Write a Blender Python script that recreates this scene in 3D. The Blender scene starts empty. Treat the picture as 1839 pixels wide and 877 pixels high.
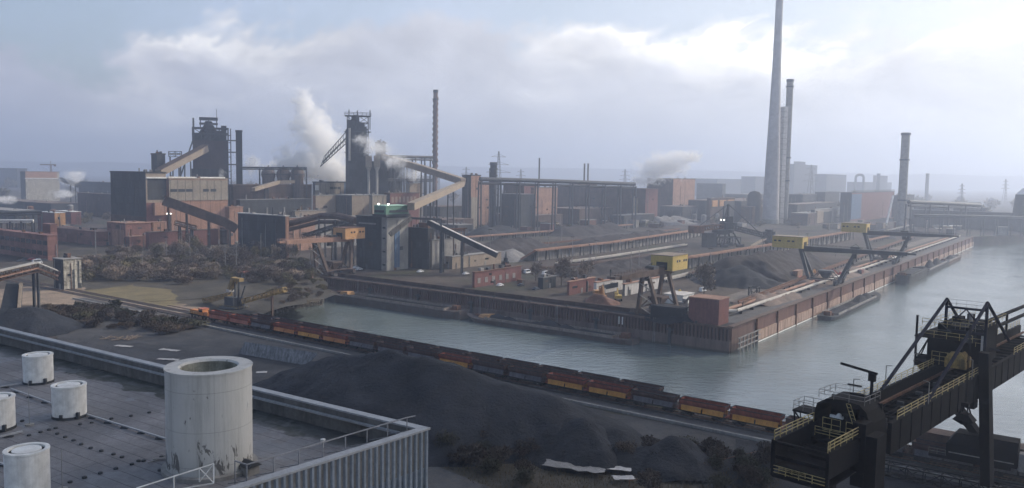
import bpy, math, random
from mathutils import Vector as V3
from mathutils import noise as mnoise
random.seed(7)
R = math.radians
S = bpy.context.scene
COL = S.collection
# ------------------------------------------------------------------ camera
W, H, F_PX = 1839., 877., 1480.
G = 10.0                      # ground level, the water lies at 0
CH = 67.0                     # camera height
ROLL = math.atan(30 / W)
PITCH = math.atan((H / 2 - 315) / F_PX)
cam = bpy.data.cameras.new('camera'); camo = bpy.data.objects.new('camera', cam); COL.objects.link(camo)
cam.sensor_width = 36; cam.lens = 36 * F_PX / W; cam.clip_start = .5; cam.clip_end = 30000
from mathutils import Matrix
camo.matrix_world = Matrix.Translation((0, 0, CH)) @ Matrix.Rotation(math.pi / 2 - PITCH, 4, 'X') @ Matrix.Rotation(ROLL, 4, 'Z')
S.camera = camo
# ------------------------------------------------------------------ light
SUN_EL, SUN_AZ = R(33), R(64)          # azimuth measured from +Y towards +X
w = bpy.data.worlds.new('World'); S.world = w; w.use_nodes = True
nt = w.node_tree; nt.nodes.clear()
def N(t, ty, **k):
    n = t.nodes.new(ty)
    for a, b in k.items():
        setattr(n, a, b)
    return n
def L(t, a, b): t.links.new(a, b)
def math_n(t, op, a, b=None, c=None):
    n = N(t, 'ShaderNodeMath', operation=op)
    for i, x in enumerate((a, b, c)):
        if x is None: continue
        if hasattr(x, 'links'): L(t, x, n.inputs[i])
        else: n.inputs[i].default_value = x
    return n.outputs[0]
def mix_c(t, f, a, b, blend='MIX'):
    n = N(t, 'ShaderNodeMix', data_type='RGBA', blend_type=blend)
    for i, x in ((0, f), (6, a), (7, b)):
        if hasattr(x, 'links'): L(t, x, n.inputs[i])
        else: n.inputs[i].default_value = x if i == 0 else (tuple(x) + (1,) if len(x) == 3 else x)
    return n.outputs[2]
def ramp(t, fac, pts, interp='LINEAR'):
    n = N(t, 'ShaderNodeValToRGB'); n.color_ramp.interpolation = interp
    e = n.color_ramp.elements
    while len(e) < len(pts): e.new(.5)
    for k, (p, c) in enumerate(pts):
        e[k].position = p; e[k].color = (c, c, c, 1) if isinstance(c, (int, float)) else tuple(c) + (1,)
    L(t, fac, n.inputs[0]); return n.outputs[0]
sky = N(nt, 'ShaderNodeTexSky', sky_type='NISHITA'); sky.sun_disc = False
sky.sun_elevation = SUN_EL; sky.sun_rotation = SUN_AZ; sky.air_density = 1.2; sky.dust_density = 3.0; sky.altitude = 60
tc = N(nt, 'ShaderNodeTexCoord'); sx = N(nt, 'ShaderNodeSeparateXYZ'); L(nt, tc.outputs['Generated'], sx.inputs[0])
zz = math_n(nt, 'MAXIMUM', sx.outputs[2], 0.0)
az = math_n(nt, 'ARCTAN2', sx.outputs[0], sx.outputs[1])
cx = N(nt, 'ShaderNodeCombineXYZ'); L(nt, az, cx.inputs[0]); L(nt, math_n(nt, 'MULTIPLY', zz, 1.9), cx.inputs[1])
def noise(t, vec, scale, detail=6, rough=.55, dist=0.0):
    n = N(t, 'ShaderNodeTexNoise'); n.inputs['Scale'].default_value = scale; n.inputs['Detail'].default_value = detail
    n.inputs['Roughness'].default_value = rough; n.inputs['Distortion'].default_value = dist
    L(t, vec, n.inputs['Vector']); return n.outputs[0]
def shift(t, vec, off, sc=(1, 1, 1)):
    m = N(t, 'ShaderNodeMapping'); m.inputs['Location'].default_value = off; m.inputs['Scale'].default_value = sc
    L(t, vec, m.inputs[0]); return m.outputs[0]
n1 = noise(nt, shift(nt, cx.outputs[0], (3.4, .3, 0)), 2.6, 10, .60, .5)
n2 = noise(nt, shift(nt, cx.outputs[0], (9.1, 4.3, 0)), 7.0, 8, .6, .2)
# one level bank of cumulus with sunlit tops a little way up the sky
lump = math_n(nt, 'ADD', n1, math_n(nt, 'MULTIPLY', n2, .35))
top = math_n(nt, 'ADD', .128, math_n(nt, 'MULTIPLY', math_n(nt, 'SUBTRACT', lump, .67), .42))
inside = math_n(nt, 'SUBTRACT', top, zz)                       # >0 below the cloud tops
bank = ramp(nt, math_n(nt, 'MULTIPLY_ADD', inside, 14., .5), [(.28, 0.), (.62, 1.)])
lit = ramp(nt, math_n(nt, 'MULTIPLY', inside, 8.), [(0., .55), (.08, 1.), (.22, .55), (.5, 0.)])
lit = math_n(nt, 'MULTIPLY', lit, ramp(nt, noise(nt, shift(nt, cx.outputs[0], (1.7, 8.3, 0)), 3.2, 5), [(.40, .0), (.62, 1.)]))
east = ramp(nt, math_n(nt, 'MULTIPLY_ADD', az, .55, .45), [(0., 0.), (1., 1.)])
body = mix_c(nt, east, (.41, .43, .53), (1.0, .99, .97))
tops = mix_c(nt, east, (.80, .80, .82), (1.9, 1.82, 1.68))
ccol = mix_c(nt, 1., mix_c(nt, lit, body, tops), ramp(nt, noise(nt, shift(nt, cx.outputs[0], (2.2, 6.1, 0)), 9., 8, .62, .6), [(.3, .82), (.7, 1.16)]), 'MULTIPLY')
veil = ramp(nt, n1, [(.40, .25), (.66, .80)])                   # thin high cloud over the blue
veil = math_n(nt, 'MULTIPLY', veil, ramp(nt, zz, [(.22, 1.), (.6, .3)]))
veilc = mix_c(nt, east, (.36, .48, .74), (1.02, 1.04, 1.06))
bg1 = N(nt, 'ShaderNodeBackground'); L(nt, sky.outputs[0], bg1.inputs[0]); bg1.inputs[1].default_value = .13
bg2 = N(nt, 'ShaderNodeBackground'); L(nt, veilc, bg2.inputs[0]); bg2.inputs[1].default_value = 1.0
bg3 = N(nt, 'ShaderNodeBackground'); L(nt, ccol, bg3.inputs[0]); bg3.inputs[1].default_value = 1.0
m1 = N(nt, 'ShaderNodeMixShader'); L(nt, veil, m1.inputs[0]); L(nt, bg1.outputs[0], m1.inputs[1]); L(nt, bg2.outputs[0], m1.inputs[2])
m2 = N(nt, 'ShaderNodeMixShader'); L(nt, bank, m2.inputs[0]); L(nt, m1.outputs[0], m2.inputs[1]); L(nt, bg3.outputs[0], m2.inputs[2])
wo = N(nt, 'ShaderNodeOutputWorld'); L(nt, m2.outputs[0], wo.inputs[0])
sun = bpy.data.lights.new('sun', 'SUN'); sun.energy = 3.6; sun.angle = R(1.5); sun.color = (1., .90, .76)
suno = bpy.data.objects.new('sun', sun); COL.objects.link(suno)
sd = V3((math.sin(SUN_AZ) * math.cos(SUN_EL), math.cos(SUN_AZ) * math.cos(SUN_EL), math.sin(SUN_EL)))
suno.rotation_euler = sd.to_track_quat('Z', 'Y').to_euler()
vs = S.view_settings; vs.view_transform = 'Standard'; vs.look = 'None'; vs.gamma = 1; vs.use_curve_mapping = False
vs.exposure = 0.24
cy = S.cycles; cy.use_denoising = True; cy.max_bounces = 9; cy.diffuse_bounces = 2; cy.glossy_bounces = 2; cy.transmission_bounces = 2
cy.volume_bounces = 7; cy.volume_step_rate = 1.2; cy.volume_max_steps = 256; cy.use_adaptive_sampling = True; cy.adaptive_threshold = .03
cy.caustics_reflective = False; cy.caustics_refractive = False; cy.sample_clamp_indirect = 4
# ------------------------------------------------------------------ picture <-> place
CP, SP, CR, SR = math.cos(PITCH), math.sin(PITCH), math.cos(ROLL), math.sin(ROLL)
def ray(px, py):
    x, y = px - W / 2, H / 2 - py
    a, b = x * CR - y * SR, x * SR + y * CR
    a /= F_PX; b /= F_PX
    return V3((a, CP + b * SP, -SP + b * CP))
def at(px, py, z=G):                       # the point at height z seen at that pixel of the photograph
    d = ray(px, py); t = (z - CH) / d.z
    return V3((d.x * t, d.y * t, z))
def atd(px, py, dist):                     # the point at that distance ahead
    d = ray(px, py); t = dist / d.y
    return V3((d.x * t, dist, CH + d.z * t))
def proj(P):
    x, y, z = P[0], P[1], P[2] - CH
    Fd = y * CP - z * SP; Ud = y * SP + z * CP
    a, b = F_PX * x / Fd, F_PX * Ud / Fd
    return W / 2 + a * CR + b * SR, H / 2 - (-a * SR + b * CR)
def ztop(P, ypx):                          # height above ground point P that reaches row ypx
    lo, hi = -50., 900.
    for _ in range(40):
        m = (lo + hi) / 2
        if proj((P[0], P[1], m))[1] > ypx: lo = m
        else: hi = m
    return lo
def reach(P, d, xpx):                      # how far along d from P until column xpx
    lo, hi = 0., 3000.
    s = 1 if proj(P + d * 5)[0] > proj(P)[0] else -1
    for _ in range(44):
        m = (lo + hi) / 2
        q = P + d * m
        if (q[1] * CP > 1) and (proj(q)[0] - xpx) * s < 0: lo = m
        else: hi = m
    return lo
AU, AV = R(-54), R(36)
U = V3((math.sin(AU), math.cos(AU), 0)); Vd = V3((math.sin(AV), math.cos(AV), 0))
ROT = R(54)
# ------------------------------------------------------------------ mesh kit
class Fr:
    def __init__(s, o=(0, 0, 0), rot=0.):
        s.o = V3(o); s.rot = rot; s.c = math.cos(rot); s.s = math.sin(rot)
    def w(s, x, y, z): return V3((s.o.x + x * s.c - y * s.s, s.o.y + x * s.s + y * s.c, s.o.z + z))
    def l(s, P):
        a, b = P[0] - s.o.x, P[1] - s.o.y
        return V3((a * s.c + b * s.s, -a * s.s + b * s.c, P[2] - s.o.z))
class MB:
    def __init__(s): s.v = []; s.f = []; s.m = []; s.cm = 0
    def face(s, pts):
        n = len(s.v); s.v += [tuple(p) for p in pts]; s.f.append(tuple(range(n, n + len(pts)))); s.m.append(s.cm)
    def hexa(s, P):                        # 8 points: bottom 4, top 4
        n = len(s.v); s.v += [tuple(p) for p in P]
        for f in ((3, 2, 1, 0), (4, 5, 6, 7), (0, 1, 5, 4), (1, 2, 6, 5), (2, 3, 7, 6), (3, 0, 4, 7)):
            s.f.append(tuple(n + i for i in f)); s.m.append(s.cm)
        return s
    def box(s, x0, x1, y0, y1, z0, z1):
        return s.hexa([(x0, y0, z0), (x1, y0, z0), (x1, y1, z0), (x0, y1, z0), (x0, y0, z1), (x1, y0, z1), (x1, y1, z1), (x0, y1, z1)])
    def beam(s, p, q, w=.3, h=None):
        p, q = V3(p), V3(q); h = h or w; d = q - p
        if d.length < 1e-6: return s
        d.normalize(); a = V3((-d.y, d.x, 0))
        if a.length < 1e-3: a = V3((1, 0, 0))
        a.normalize(); b = d.cross(a); a *= w / 2; b *= h / 2
        return s.hexa([p - a - b, p + a - b, q + a - b, q - a - b, p - a + b, p + a + b, q + a + b, q - a + b])
    def tube(s, p, q, r1, r2=None, n=12, cap=True):
        p, q = V3(p), V3(q); r2 = r1 if r2 is None else r2; d = (q - p).normalized()
        a = d.cross(V3((0, 0, 1)))
        if a.length < 1e-3: a = V3((1, 0, 0))
        a.normalize(); b = d.cross(a); k = len(s.v)
        for i in range(n):
            t = 2 * math.pi * i / n; o = a * math.cos(t) + b * math.sin(t)
            s.v.append(tuple(p + o * r1)); s.v.append(tuple(q + o * r2))
        for i in range(n):
            j = (i + 1) % n; s.f.append((k + 2 * i, k + 2 * i + 1, k + 2 * j + 1, k + 2 * j)); s.m.append(s.cm)
        if cap:
            s.f.append(tuple(k + 2 * i for i in range(n))); s.m.append(s.cm)
            s.f.append(tuple(k + 2 * i + 1 for i in reversed(range(n)))); s.m.append(s.cm)
        return s
    def lathe(s, c, prof, n=24, cap=False):   # prof: (radius, z)
        k = len(s.v); c = V3(c)
        for r, z in prof:
            for i in range(n):
                t = 2 * math.pi * i / n; s.v.append((c.x + r * math.cos(t), c.y + r * math.sin(t), c.z + z))
        for j in range(len(prof) - 1):
            for i in range(n):
                i2 = (i + 1) % n; s.f.append((k + j * n + i, k + j * n + i2, k + (j + 1) * n + i2, k + (j + 1) * n + i)); s.m.append(s.cm)
        if cap:
            s.f.append(tuple(k + (len(prof) - 1) * n + i for i in range(n))); s.m.append(s.cm)
            s.f.append(tuple(k + i for i in reversed(range(n)))); s.m.append(s.cm)
        return s
    def rail(s, pts, h=1.1, r=.05, post=2.0, rails=(1., .5), n=0):
        for p, q in zip(pts[:-1], pts[1:]):
            p, q = V3(p), V3(q); Ln = (q - p).length
            for f in rails: s.beam(p + V3((0, 0, h * f)), q + V3((0, 0, h * f)), r)
            k = max(1, int(Ln / post))
            for i in range(k + 1):
                a = p.lerp(q, i / k); s.beam(a, a + V3((0, 0, h)), r)
        return s
    def lattice(s, p0, p1, w, h, bay, t=.3, up=V3((0, 0, 1)), side=None):   # open box girder between p0 and p1
        p0, p1 = V3(p0), V3(p1); d = (p1 - p0); Ln = d.length; d.normalize()
        a = side or V3((-d.y, d.x, 0))
        if a.length < 1e-3: a = V3((1, 0, 0))
        a.normalize(); b = d.cross(a)
        cs = [a * (i * w / 2) + b * (j * h / 2) for i, j in ((-1, -1), (1, -1), (1, 1), (-1, 1))]
        for c in cs: s.beam(p0 + c, p1 + c, t)
        k = max(1, round(Ln / bay))
        for i in range(k + 1):
            q = p0.lerp(p1, i / k)
            for j in range(4): s.beam(q + cs[j], q + cs[(j + 1) % 4], t * .8)
            if i < k:
                q2 = p0.lerp(p1, (i + 1) / k)
                for j in range(4):
                    A, B = (cs[j], cs[(j + 1) % 4]) if i % 2 else (cs[(j + 1) % 4], cs[j])
                    s.beam(q + A, q2 + B, t * .6)
        return s
    def build(s, name, mat, parent=None, fr=None, smooth=False):
        me = bpy.data.meshes.new(name); me.from_pydata(s.v, [], s.f)
        mats = mat if isinstance(mat, (list, tuple)) else [mat]
        for m in mats: me.materials.append(m)
        if len(mats) > 1: me.polygons.foreach_set('material_index', s.m)
        if smooth: me.polygons.foreach_set('use_smooth', [True] * len(me.polygons))
        me.update()
        o = bpy.data.objects.new(name, me); COL.objects.link(o)
        if parent: o.parent = parent
        if fr: o.location = fr.o; o.rotation_euler.z = fr.rot
        return o
def tag(o, label=None, cat=None, group=None, kind=None):
    if label: o['label'] = label
    if cat: o['category'] = cat
    if group: o['group'] = group
    if kind: o['kind'] = kind
    return o
def thing(name, label, cat, fr, group=None):
    o = bpy.data.objects.new(name, None); COL.objects.link(o); o.empty_display_size = .1
    o.location = fr.o; o.rotation_euler.z = fr.rot
    return tag(o, label, cat, group)
def copy_tree(o, parent=None, kids=None):
    c = o.copy(); COL.objects.link(c)
    if parent: c.parent = parent
    for ch in [x for x in bpy.data.objects if x.parent == o]: copy_tree(ch, c)
    return c
# ------------------------------------------------------------------ materials
def lin(h):
    if isinstance(h, str):
        c = [int(h[i:i + 2], 16) / 255 for i in (0, 2, 4)]
        return tuple(x / 12.92 if x < .04045 else ((x + .055) / 1.055) ** 2.4 for x in c)
    return tuple(h)
MC = {}
def mat(name, col, var=.3, sc=.25, rough=.85, streak=0., pan=None, metal=0., bump=0., dirt=.0, dirtc=(.03, .028, .025), col2=None, spec=.3):
    if name in MC: return MC[name]
    m = bpy.data.materials.new(name); m.use_nodes = True; t = m.node_tree; p = t.nodes['Principled BSDF']
    col = lin(col)
    tc = N(t, 'ShaderNodeTexCoord').outputs['Object']
    n_ = noise(t, tc, sc, 7, .6)
    a = tuple(x * (1 - var) for x in col); b = tuple(min(.9, x * (1 + var)) for x in col)
    if col2: b = lin(col2)
    c = mix_c(t, ramp(t, n_, [(.32, 0.), (.68, 1.)]), a, b)
    fine = noise(t, tc, sc * 9, 4, .6)
    c = mix_c(t, .35, c, mix_c(t, fine, (.6, .6, .6), (1.35, 1.35, 1.35)), 'MULTIPLY') if False else c
    mm = ramp(t, fine, [(.25, .78), (.75, 1.2)])
    c = mix_c(t, 1., c, mm, 'MULTIPLY')
    if streak:
        s_ = noise(t, shift(t, tc, (0, 0, 0), (1, 1, .07)), 1.3 if streak < 2 else .35, 5, .65)
        k = ramp(t, s_, [(.42, 0.), (.66, 1.)])
        c = mix_c(t, math_n(t, 'MULTIPLY', k, min(1., streak % 2)), c, dirtc)
    if dirt:
        d_ = noise(t, shift(t, tc, (5, 3, 1)), sc * 2.2, 6, .7)
        c = mix_c(t, math_n(t, 'MULTIPLY', ramp(t, d_, [(.5, 0.), (.62, 1.)]), dirt), c, dirtc)
    if pan:
        px_, pz_, dk = pan
        s = N(t, 'ShaderNodeSeparateXYZ'); L(t, tc, s.inputs[0])
        q = math_n(t, 'ADD', s.outputs[0], s.outputs[1])
        fx = math_n(t, 'FRACT', math_n(t, 'DIVIDE', q, px_))
        line = math_n(t, 'LESS_THAN', fx, .12)
        if pz_:
            fz = math_n(t, 'FRACT', math_n(t, 'DIVIDE', s.outputs[2], pz_))
            line = math_n(t, 'MAXIMUM', line, math_n(t, 'LESS_THAN', fz, .08))
            cell = N(t, 'ShaderNodeTexWhiteNoise', noise_dimensions='2D')
            cb = N(t, 'ShaderNodeCombineXYZ')
            L(t, math_n(t, 'FLOOR', math_n(t, 'DIVIDE', q, px_)), cb.inputs[0]); L(t, math_n(t, 'FLOOR', math_n(t, 'DIVIDE', s.outputs[2], pz_)), cb.inputs[1])
            L(t, cb.outputs[0], cell.inputs['Vector'])
            c = mix_c(t, 1., c, ramp(t, cell.outputs[0], [(0., .72), (1., 1.2)]), 'MULTIPLY')
        c = mix_c(t, math_n(t, 'MULTIPLY', line, dk), c, tuple(x * .3 for x in col))
    L(t, c, p.inputs['Base Color']); p.inputs['Roughness'].default_value = rough; p.inputs['Metallic'].default_value = metal
    p.inputs['Specular IOR Level'].default_value = spec
    if bump:
        bn = N(t, 'ShaderNodeBump'); bn.inputs['Distance'].default_value = bump; L(t, noise(t, tc, sc * 12, 5, .7), bn.inputs['Height']); L(t, bn.outputs[0], p.inputs['Normal'])
    MC[name] = m; return m
M = dict(
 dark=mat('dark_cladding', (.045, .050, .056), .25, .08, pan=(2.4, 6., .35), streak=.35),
 dark2=mat('dark_brown_cladding', (.085, .055, .045), .25, .08, pan=(3., 6., .3), streak=.4),
 orange=mat('orange_brick_panel', (.33, .19, .135), .14, .06, pan=(9., 0, .5), streak=.3, dirtc=(.11, .06, .045)),
 red=mat('red_brick', (.21, .105, .088), .16, .1, pan=(5., 3.2, .18), streak=.3, dirtc=(.08, .045, .04)),
 maroon=mat('maroon_sheet', (.17, .075, .07), .14, .1, pan=(1.6, 0, .3), streak=.3, dirtc=(.09, .055, .05)),
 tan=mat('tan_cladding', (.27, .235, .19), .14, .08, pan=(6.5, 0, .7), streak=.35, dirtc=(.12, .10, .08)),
 tanp=mat('tan_plain', (.28, .23, .18), .15, .1, streak=.4, dirtc=(.14, .10, .08)),
 concrete=mat('weathered_concrete', (.30, .29, .27), .2, .12, streak=.4, dirt=.2, dirtc=(.10, .09, .085)),
 lconc=mat('pale_concrete', (.50, .48, .46), .12, .05, streak=.3, dirtc=(.25, .22, .2)),
 white=mat('white_paint', (.68, .68, .66), .08, .2, streak=.3, dirtc=(.28, .25, .22)),
 whitew=mat('patchy_white_wall', (.52, .49, .42), .15, .3, streak=.8, dirt=.9, dirtc=(.10, .085, .07), pan=(1.5, 1.8, .5)),
 steel=mat('dark_steel', (.05, .055, .062), .3, .3, rough=.6),
 rust=mat('rusty_steel', (.17, .085, .055), .35, .35, streak=.5, dirt=.3),
 rustl=mat('orange_rust_sheet', (.33, .195, .14), .25, .15, streak=.3, dirt=.3, dirtc=(.16, .10, .08)),
 browns=mat('brown_steel', (.115, .075, .06), .3, .2, streak=.5),
 crane=mat('crane_brown_paint', (.12, .085, .07), .3, .3, streak=.4),
 yellow=mat('yellow_paint', (.52, .38, .12), .08, .3, streak=.25, dirtc=(.28, .19, .07), rough=.6),
 ochre=mat('ochre_paint', (.55, .30, .13), .1, .3, streak=.3, dirtc=(.25, .14, .08), rough=.6),
 green=mat('green_sheet', (.13, .25, .18), .12, .3, pan=(1.6, 0, .4)),
 glass=mat('dark_window', (.02, .025, .03), .3, 1., rough=.25, spec=.5),
 roofg=mat('grey_roof', (.16, .155, .155), .25, .08, dirt=.4),
 roofb=mat('brown_dusty_roof', (.15, .11, .09), .3, .05, dirt=.4),
 coal=mat('coal', (.017, .020, .027), .45, .11, bump=.6, rough=.9, dirt=.5, dirtc=(.036, .036, .040)),
 hull=mat('hull_paint', (.105, .095, .092), .25, .2, streak=.5, dirt=.4, dirtc=(.12, .06, .04)),
 coam=mat('coaming_paint', (.26, .22, .19), .25, .3, streak=.4),
 ore=mat('ore', (.038, .033, .034), .35, .12, bump=.6, rough=.95),
 blue=mat('blue_sheet', (.075, .13, .22), .15, .2, pan=(2., 0, .4)),
 conv=mat('conveyor_grey', (.25, .24, .23), .25, .25, streak=.2),
 pipe=mat('pale_pipe', (.45, .42, .38), .15, .2, streak=.2),
 stone=mat('riprap_stone', (.20, .18, .15), .5, .8, bump=.4),
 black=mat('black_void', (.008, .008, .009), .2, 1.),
 asphalt=mat('asphalt', (.07, .07, .072), .3, .2, dirt=.4, dirtc=(.13, .11, .09)),
 dusty=mat('dusty_yard', (.13, .112, .095), .35, .06, dirt=.6, dirtc=(.09, .075, .065), bump=.05),
 carw=mat('white_car_paint', (.7, .7, .72), .05, 1., rough=.3, spec=.5),
 card=mat('dark_car_paint', (.04, .05, .07), .1, 1., rough=.3, spec=.5),
 carr=mat('red_car_paint', (.4, .05, .04), .1, 1., rough=.3, spec=.5),
)
def emit(name, col, st):
    m = bpy.data.materials.new(name); m.use_nodes = True; p = m.node_tree.nodes['Principled BSDF']
    p.inputs['Base Color'].default_value = (.8, .8, .8, 1); p.inputs['Emission Color'].default_value = tuple(col) + (1,); p.inputs['Emission Strength'].default_value = st
    return m
M['lamp'] = emit('lit_floodlight', (1, .93, .85), 5.)
ORD = ['first', 'second', 'third', 'fourth', 'fifth', 'sixth', 'seventh', 'eighth', 'ninth', 'tenth', 'eleventh', 'twelfth', 'thirteenth', 'fourteenth', 'fifteenth', 'sixteenth', 'seventeenth', 'eighteenth']
# ------------------------------------------------------------------ building kit
class Bld: pass
def bld(name, label, cat, xl, xc, xr, yt, yb, wall='dark', roof='roofg', group=None, zb=G, over=.4, wallr=None, par=True, dist=None, depth=None):
    """box building whose near vertical edge stands at column xc; its front face runs to xl, its right face to xr"""
    b = Bld()
    C = at(xc, yb, zb) if dist is None else atd(xc, yb, dist)
    C.z = zb
    b.F = Fr(C, ROT); b.w = reach(C, U, xl) if xl < xc - .5 else (depth or 12.)
    b.d = reach(C, Vd, xr) if xr > xc + .5 else (depth or 12.)
    if depth and xl < xc - .5 and xr > xc + .5: b.d = min(b.d, depth)
    b.h = ztop(C, yt) - zb
    b.root = thing(name, label, cat, b.F, group)
    m = MB().box(0, b.d, 0, b.w, -.5, b.h)
    if wallr:                       # right face in its own colour, often paler because that side is sunlit
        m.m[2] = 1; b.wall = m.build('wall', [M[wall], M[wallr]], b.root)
    else: b.wall = m.build('wall', M[wall], b.root)
    t = max(.35, b.h * .02)
    r = MB().box(-over, b.d + over, -over, b.w + over, b.h + .01, b.h + t)
    b.roof = r.build('roof', M[roof], b.root)
    if C.y < 1300 and name not in ('site_office', 'storage_bin', 'stair_tower', 'maroon_store', 'far_works'):      # fittings
        rd = random.Random(int(xc * 7 + yt * 3)); ht = b.h + t
        for _ in range(rd.randint(2, 4)):
            x, y = b.d * rd.uniform(.05, .8), b.w * rd.uniform(.05, .8); a, c, e_ = rd.uniform(.8, 2.6), rd.uniform(.8, 2.6), rd.uniform(.6, 2.)
            MB().box(x, x + a, y, y + c, ht + .002, ht + e_).build('roof_unit', M[rd.choice(['conv', 'steel', 'rust', 'roofg'])], b.root)
        if rd.random() < .6: x, y = b.d * rd.uniform(.1, .8), b.w * rd.uniform(.1, .8); MB().tube((x, y, ht), (x, y, ht + rd.uniform(2, 5)), rd.uniform(.25, .6), n=8).build('roof_flue', M[rd.choice(['steel', 'rust', 'conv'])], b.root)
        for sd_, ln in (('f', b.w), ('r', b.d)):
            if ln < 5: continue
            for _ in range(rd.randint(1, 3)):
                s_ = ln * rd.uniform(.04, .94); w_ = rd.uniform(.18, .4); z1_ = b.h * rd.uniform(.5, .97)
                m = MB().box(-w_ - .06, -.06, s_, s_ + w_, 0, z1_) if sd_ == 'f' else MB().box(s_, s_ + w_, -w_ - .06, -.06, 0, z1_)
                m.build('downpipe', M[rd.choice(['steel', 'conv', 'rust'])], b.root)
            if b.h > 5 and name not in ('office_block',):
                for _ in range(rd.randint(1, 2)):
                    s_, z_ = ln * rd.uniform(.05, .75), b.h * rd.uniform(.1, .8); a, c = min(ln * .2, rd.uniform(1.5, 5)), min(b.h * .15, rd.uniform(1., 2.4))
                    m = MB().box(-.1, -.01, s_, s_ + a, z_, z_ + c) if sd_ == 'f' else MB().box(s_, s_ + a, -.1, -.01, z_, z_ + c)
                    m.build('louvre', M[rd.choice(['glass', 'steel', 'dark2'])], b.root)
            s_ = ln * rd.uniform(.1, .8); m = MB().box(-.13, -.02, s_, s_ + 1.6, 0, 2.6) if sd_ == 'f' else MB().box(s_, s_ + 1.6, -.13, -.02, 0, 2.6); m.build('door', M[rd.choice(['conv', 'steel', 'rust'])], b.root)
    return b
def panel(b, name, mt, side, s0, s1, z0, z1, th=.25, parent=None):
    """proud panel; s as fractions along the face, z as fractions of height; side 'f' (front, x=0) or 'r' (right, y=0)"""
    m = MB()
    if side == 'f': m.box(-th, -.003, b.w * s0, b.w * s1, b.h * z0, b.h * z1)
    else: m.box(b.d * s0, b.d * s1, -th, -.003, b.h * z0, b.h * z1)
    return m.build(name, M[mt], parent or b.root)
def windows(b, side, n, s0, s1, z0, z1, fill=.7, mt='glass', name='window'):
    for i in range(n):
        a = s0 + (s1 - s0) * i / n; e = a + (s1 - s0) / n * fill
        panel(b, name, mt, side, a, e, z0, z1, .12)
# ------------------------------------------------------------------ the setting
C0 = at(1310, 635, 0); C0 = V3((C0.x, C0.y, 0))                    # quay corner at the waterline
Lq = 236.
QL = C0 + U * Lq                                                  # where the front quay ends
TA = at(379, 577); TB = at(1409, 782); TD = (TB - TA).normalized()  # near rail line
TN = V3((-TD.y, TD.x, 0))                                         # from the rails towards the basin
def bank(s): return TA + TD * s + TN * 9.5
BL = at(452, 573, 0)                                              # left end of the basin, near bank
QF = at(1745, 443, 0)
Vq = (V3((QF.x, QF.y, 0)) - C0).normalized()
LqR = (V3((QF.x, QF.y, 0)) - C0).length
nearL = bank((BL - TA).dot(TD) - 6)
poly = [C0, QL, V3((nearL.x, nearL.y, 0)), ]
shore = V3((at(1839, 437, 0).x, at(1839, 437, 0).y, 0))
sd2 = (shore - QF).normalized()
far = [bank(1500), V3((2500, -900, 0)), V3((-6000, -900, 0)), V3((-6000, 8200, 0)), V3((6500, 8200, 0)), V3((6500, 3600, 0)), QF + sd2 * 700, QF, ]
outline = [V3((p.x, p.y, 0)) for p in ([C0, QL, nearL] + far)]
def groundz(m, pts, z, zb=-2.):
    from mathutils.geometry import tessellate_polygon
    n = len(m.v)
    m.v += [(p.x, p.y, z) for p in pts]
    for t in tessellate_polygon([[V3((p.x, p.y, 0)) for p in pts]]):
        a, b_, c = [V3(m.v[n + i]) for i in t]
        if (b_ - a).cross(c - a).z < 0: t = t[::-1]
        m.f.append(tuple(n + i for i in t)); m.m.append(0)
    if zb is not None:
        k = len(pts)
        for i in range(k):
            a, b_ = pts[i], pts[(i + 1) % k]
            m.face([(a.x, a.y, zb), (b_.x, b_.y, zb), (b_.x, b_.y, z), (a.x, a.y, z)]); m.m[-1] = 0
def ground_mat():
    m = bpy.data.materials.new('industrial_ground'); m.use_nodes = True; t = m.node_tree; p = t.nodes['Principled BSDF']
    tc = N(t, 'ShaderNodeTexCoord').outputs['Object']
    a = noise(t, tc, .009, 8, .6); b = noise(t, shift(t, tc, (40, 9, 0)), .035, 7, .62); c = noise(t, tc, .3, 6, .65)
    c1 = mix_c(t, ramp(t, a, [(.40, 0.), (.56, 1.)]), (.032, .031, .033), (.066, .052, .045))
    c2 = mix_c(t, ramp(t, b, [(.46, 0.), (.60, 1.)]), c1, (.088, .072, .06))
    c3 = mix_c(t, ramp(t, noise(t, shift(t, tc, (7, 70, 0)), .02, 7, .6), [(.52, 0.), (.6, .8)]), c2, (.055, .060, .038))
    c4 = mix_c(t, 1., c3, ramp(t, c, [(.3, .65), (.7, 1.3)]), 'MULTIPLY')
    L(t, c4, p.inputs['Base Color']); p.inputs['Roughness'].default_value = .95; p.inputs['Specular IOR Level'].default_value = .15
    bn = N(t, 'ShaderNodeBump'); bn.inputs['Distance'].default_value = .4; L(t, c, bn.inputs['Height']); L(t, bn.outputs[0], p.inputs['Normal'])
    return m
GM = ground_mat()
m = MB(); groundz(m, outline, G)
tag(m.build('ground', GM), kind='structure')
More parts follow.
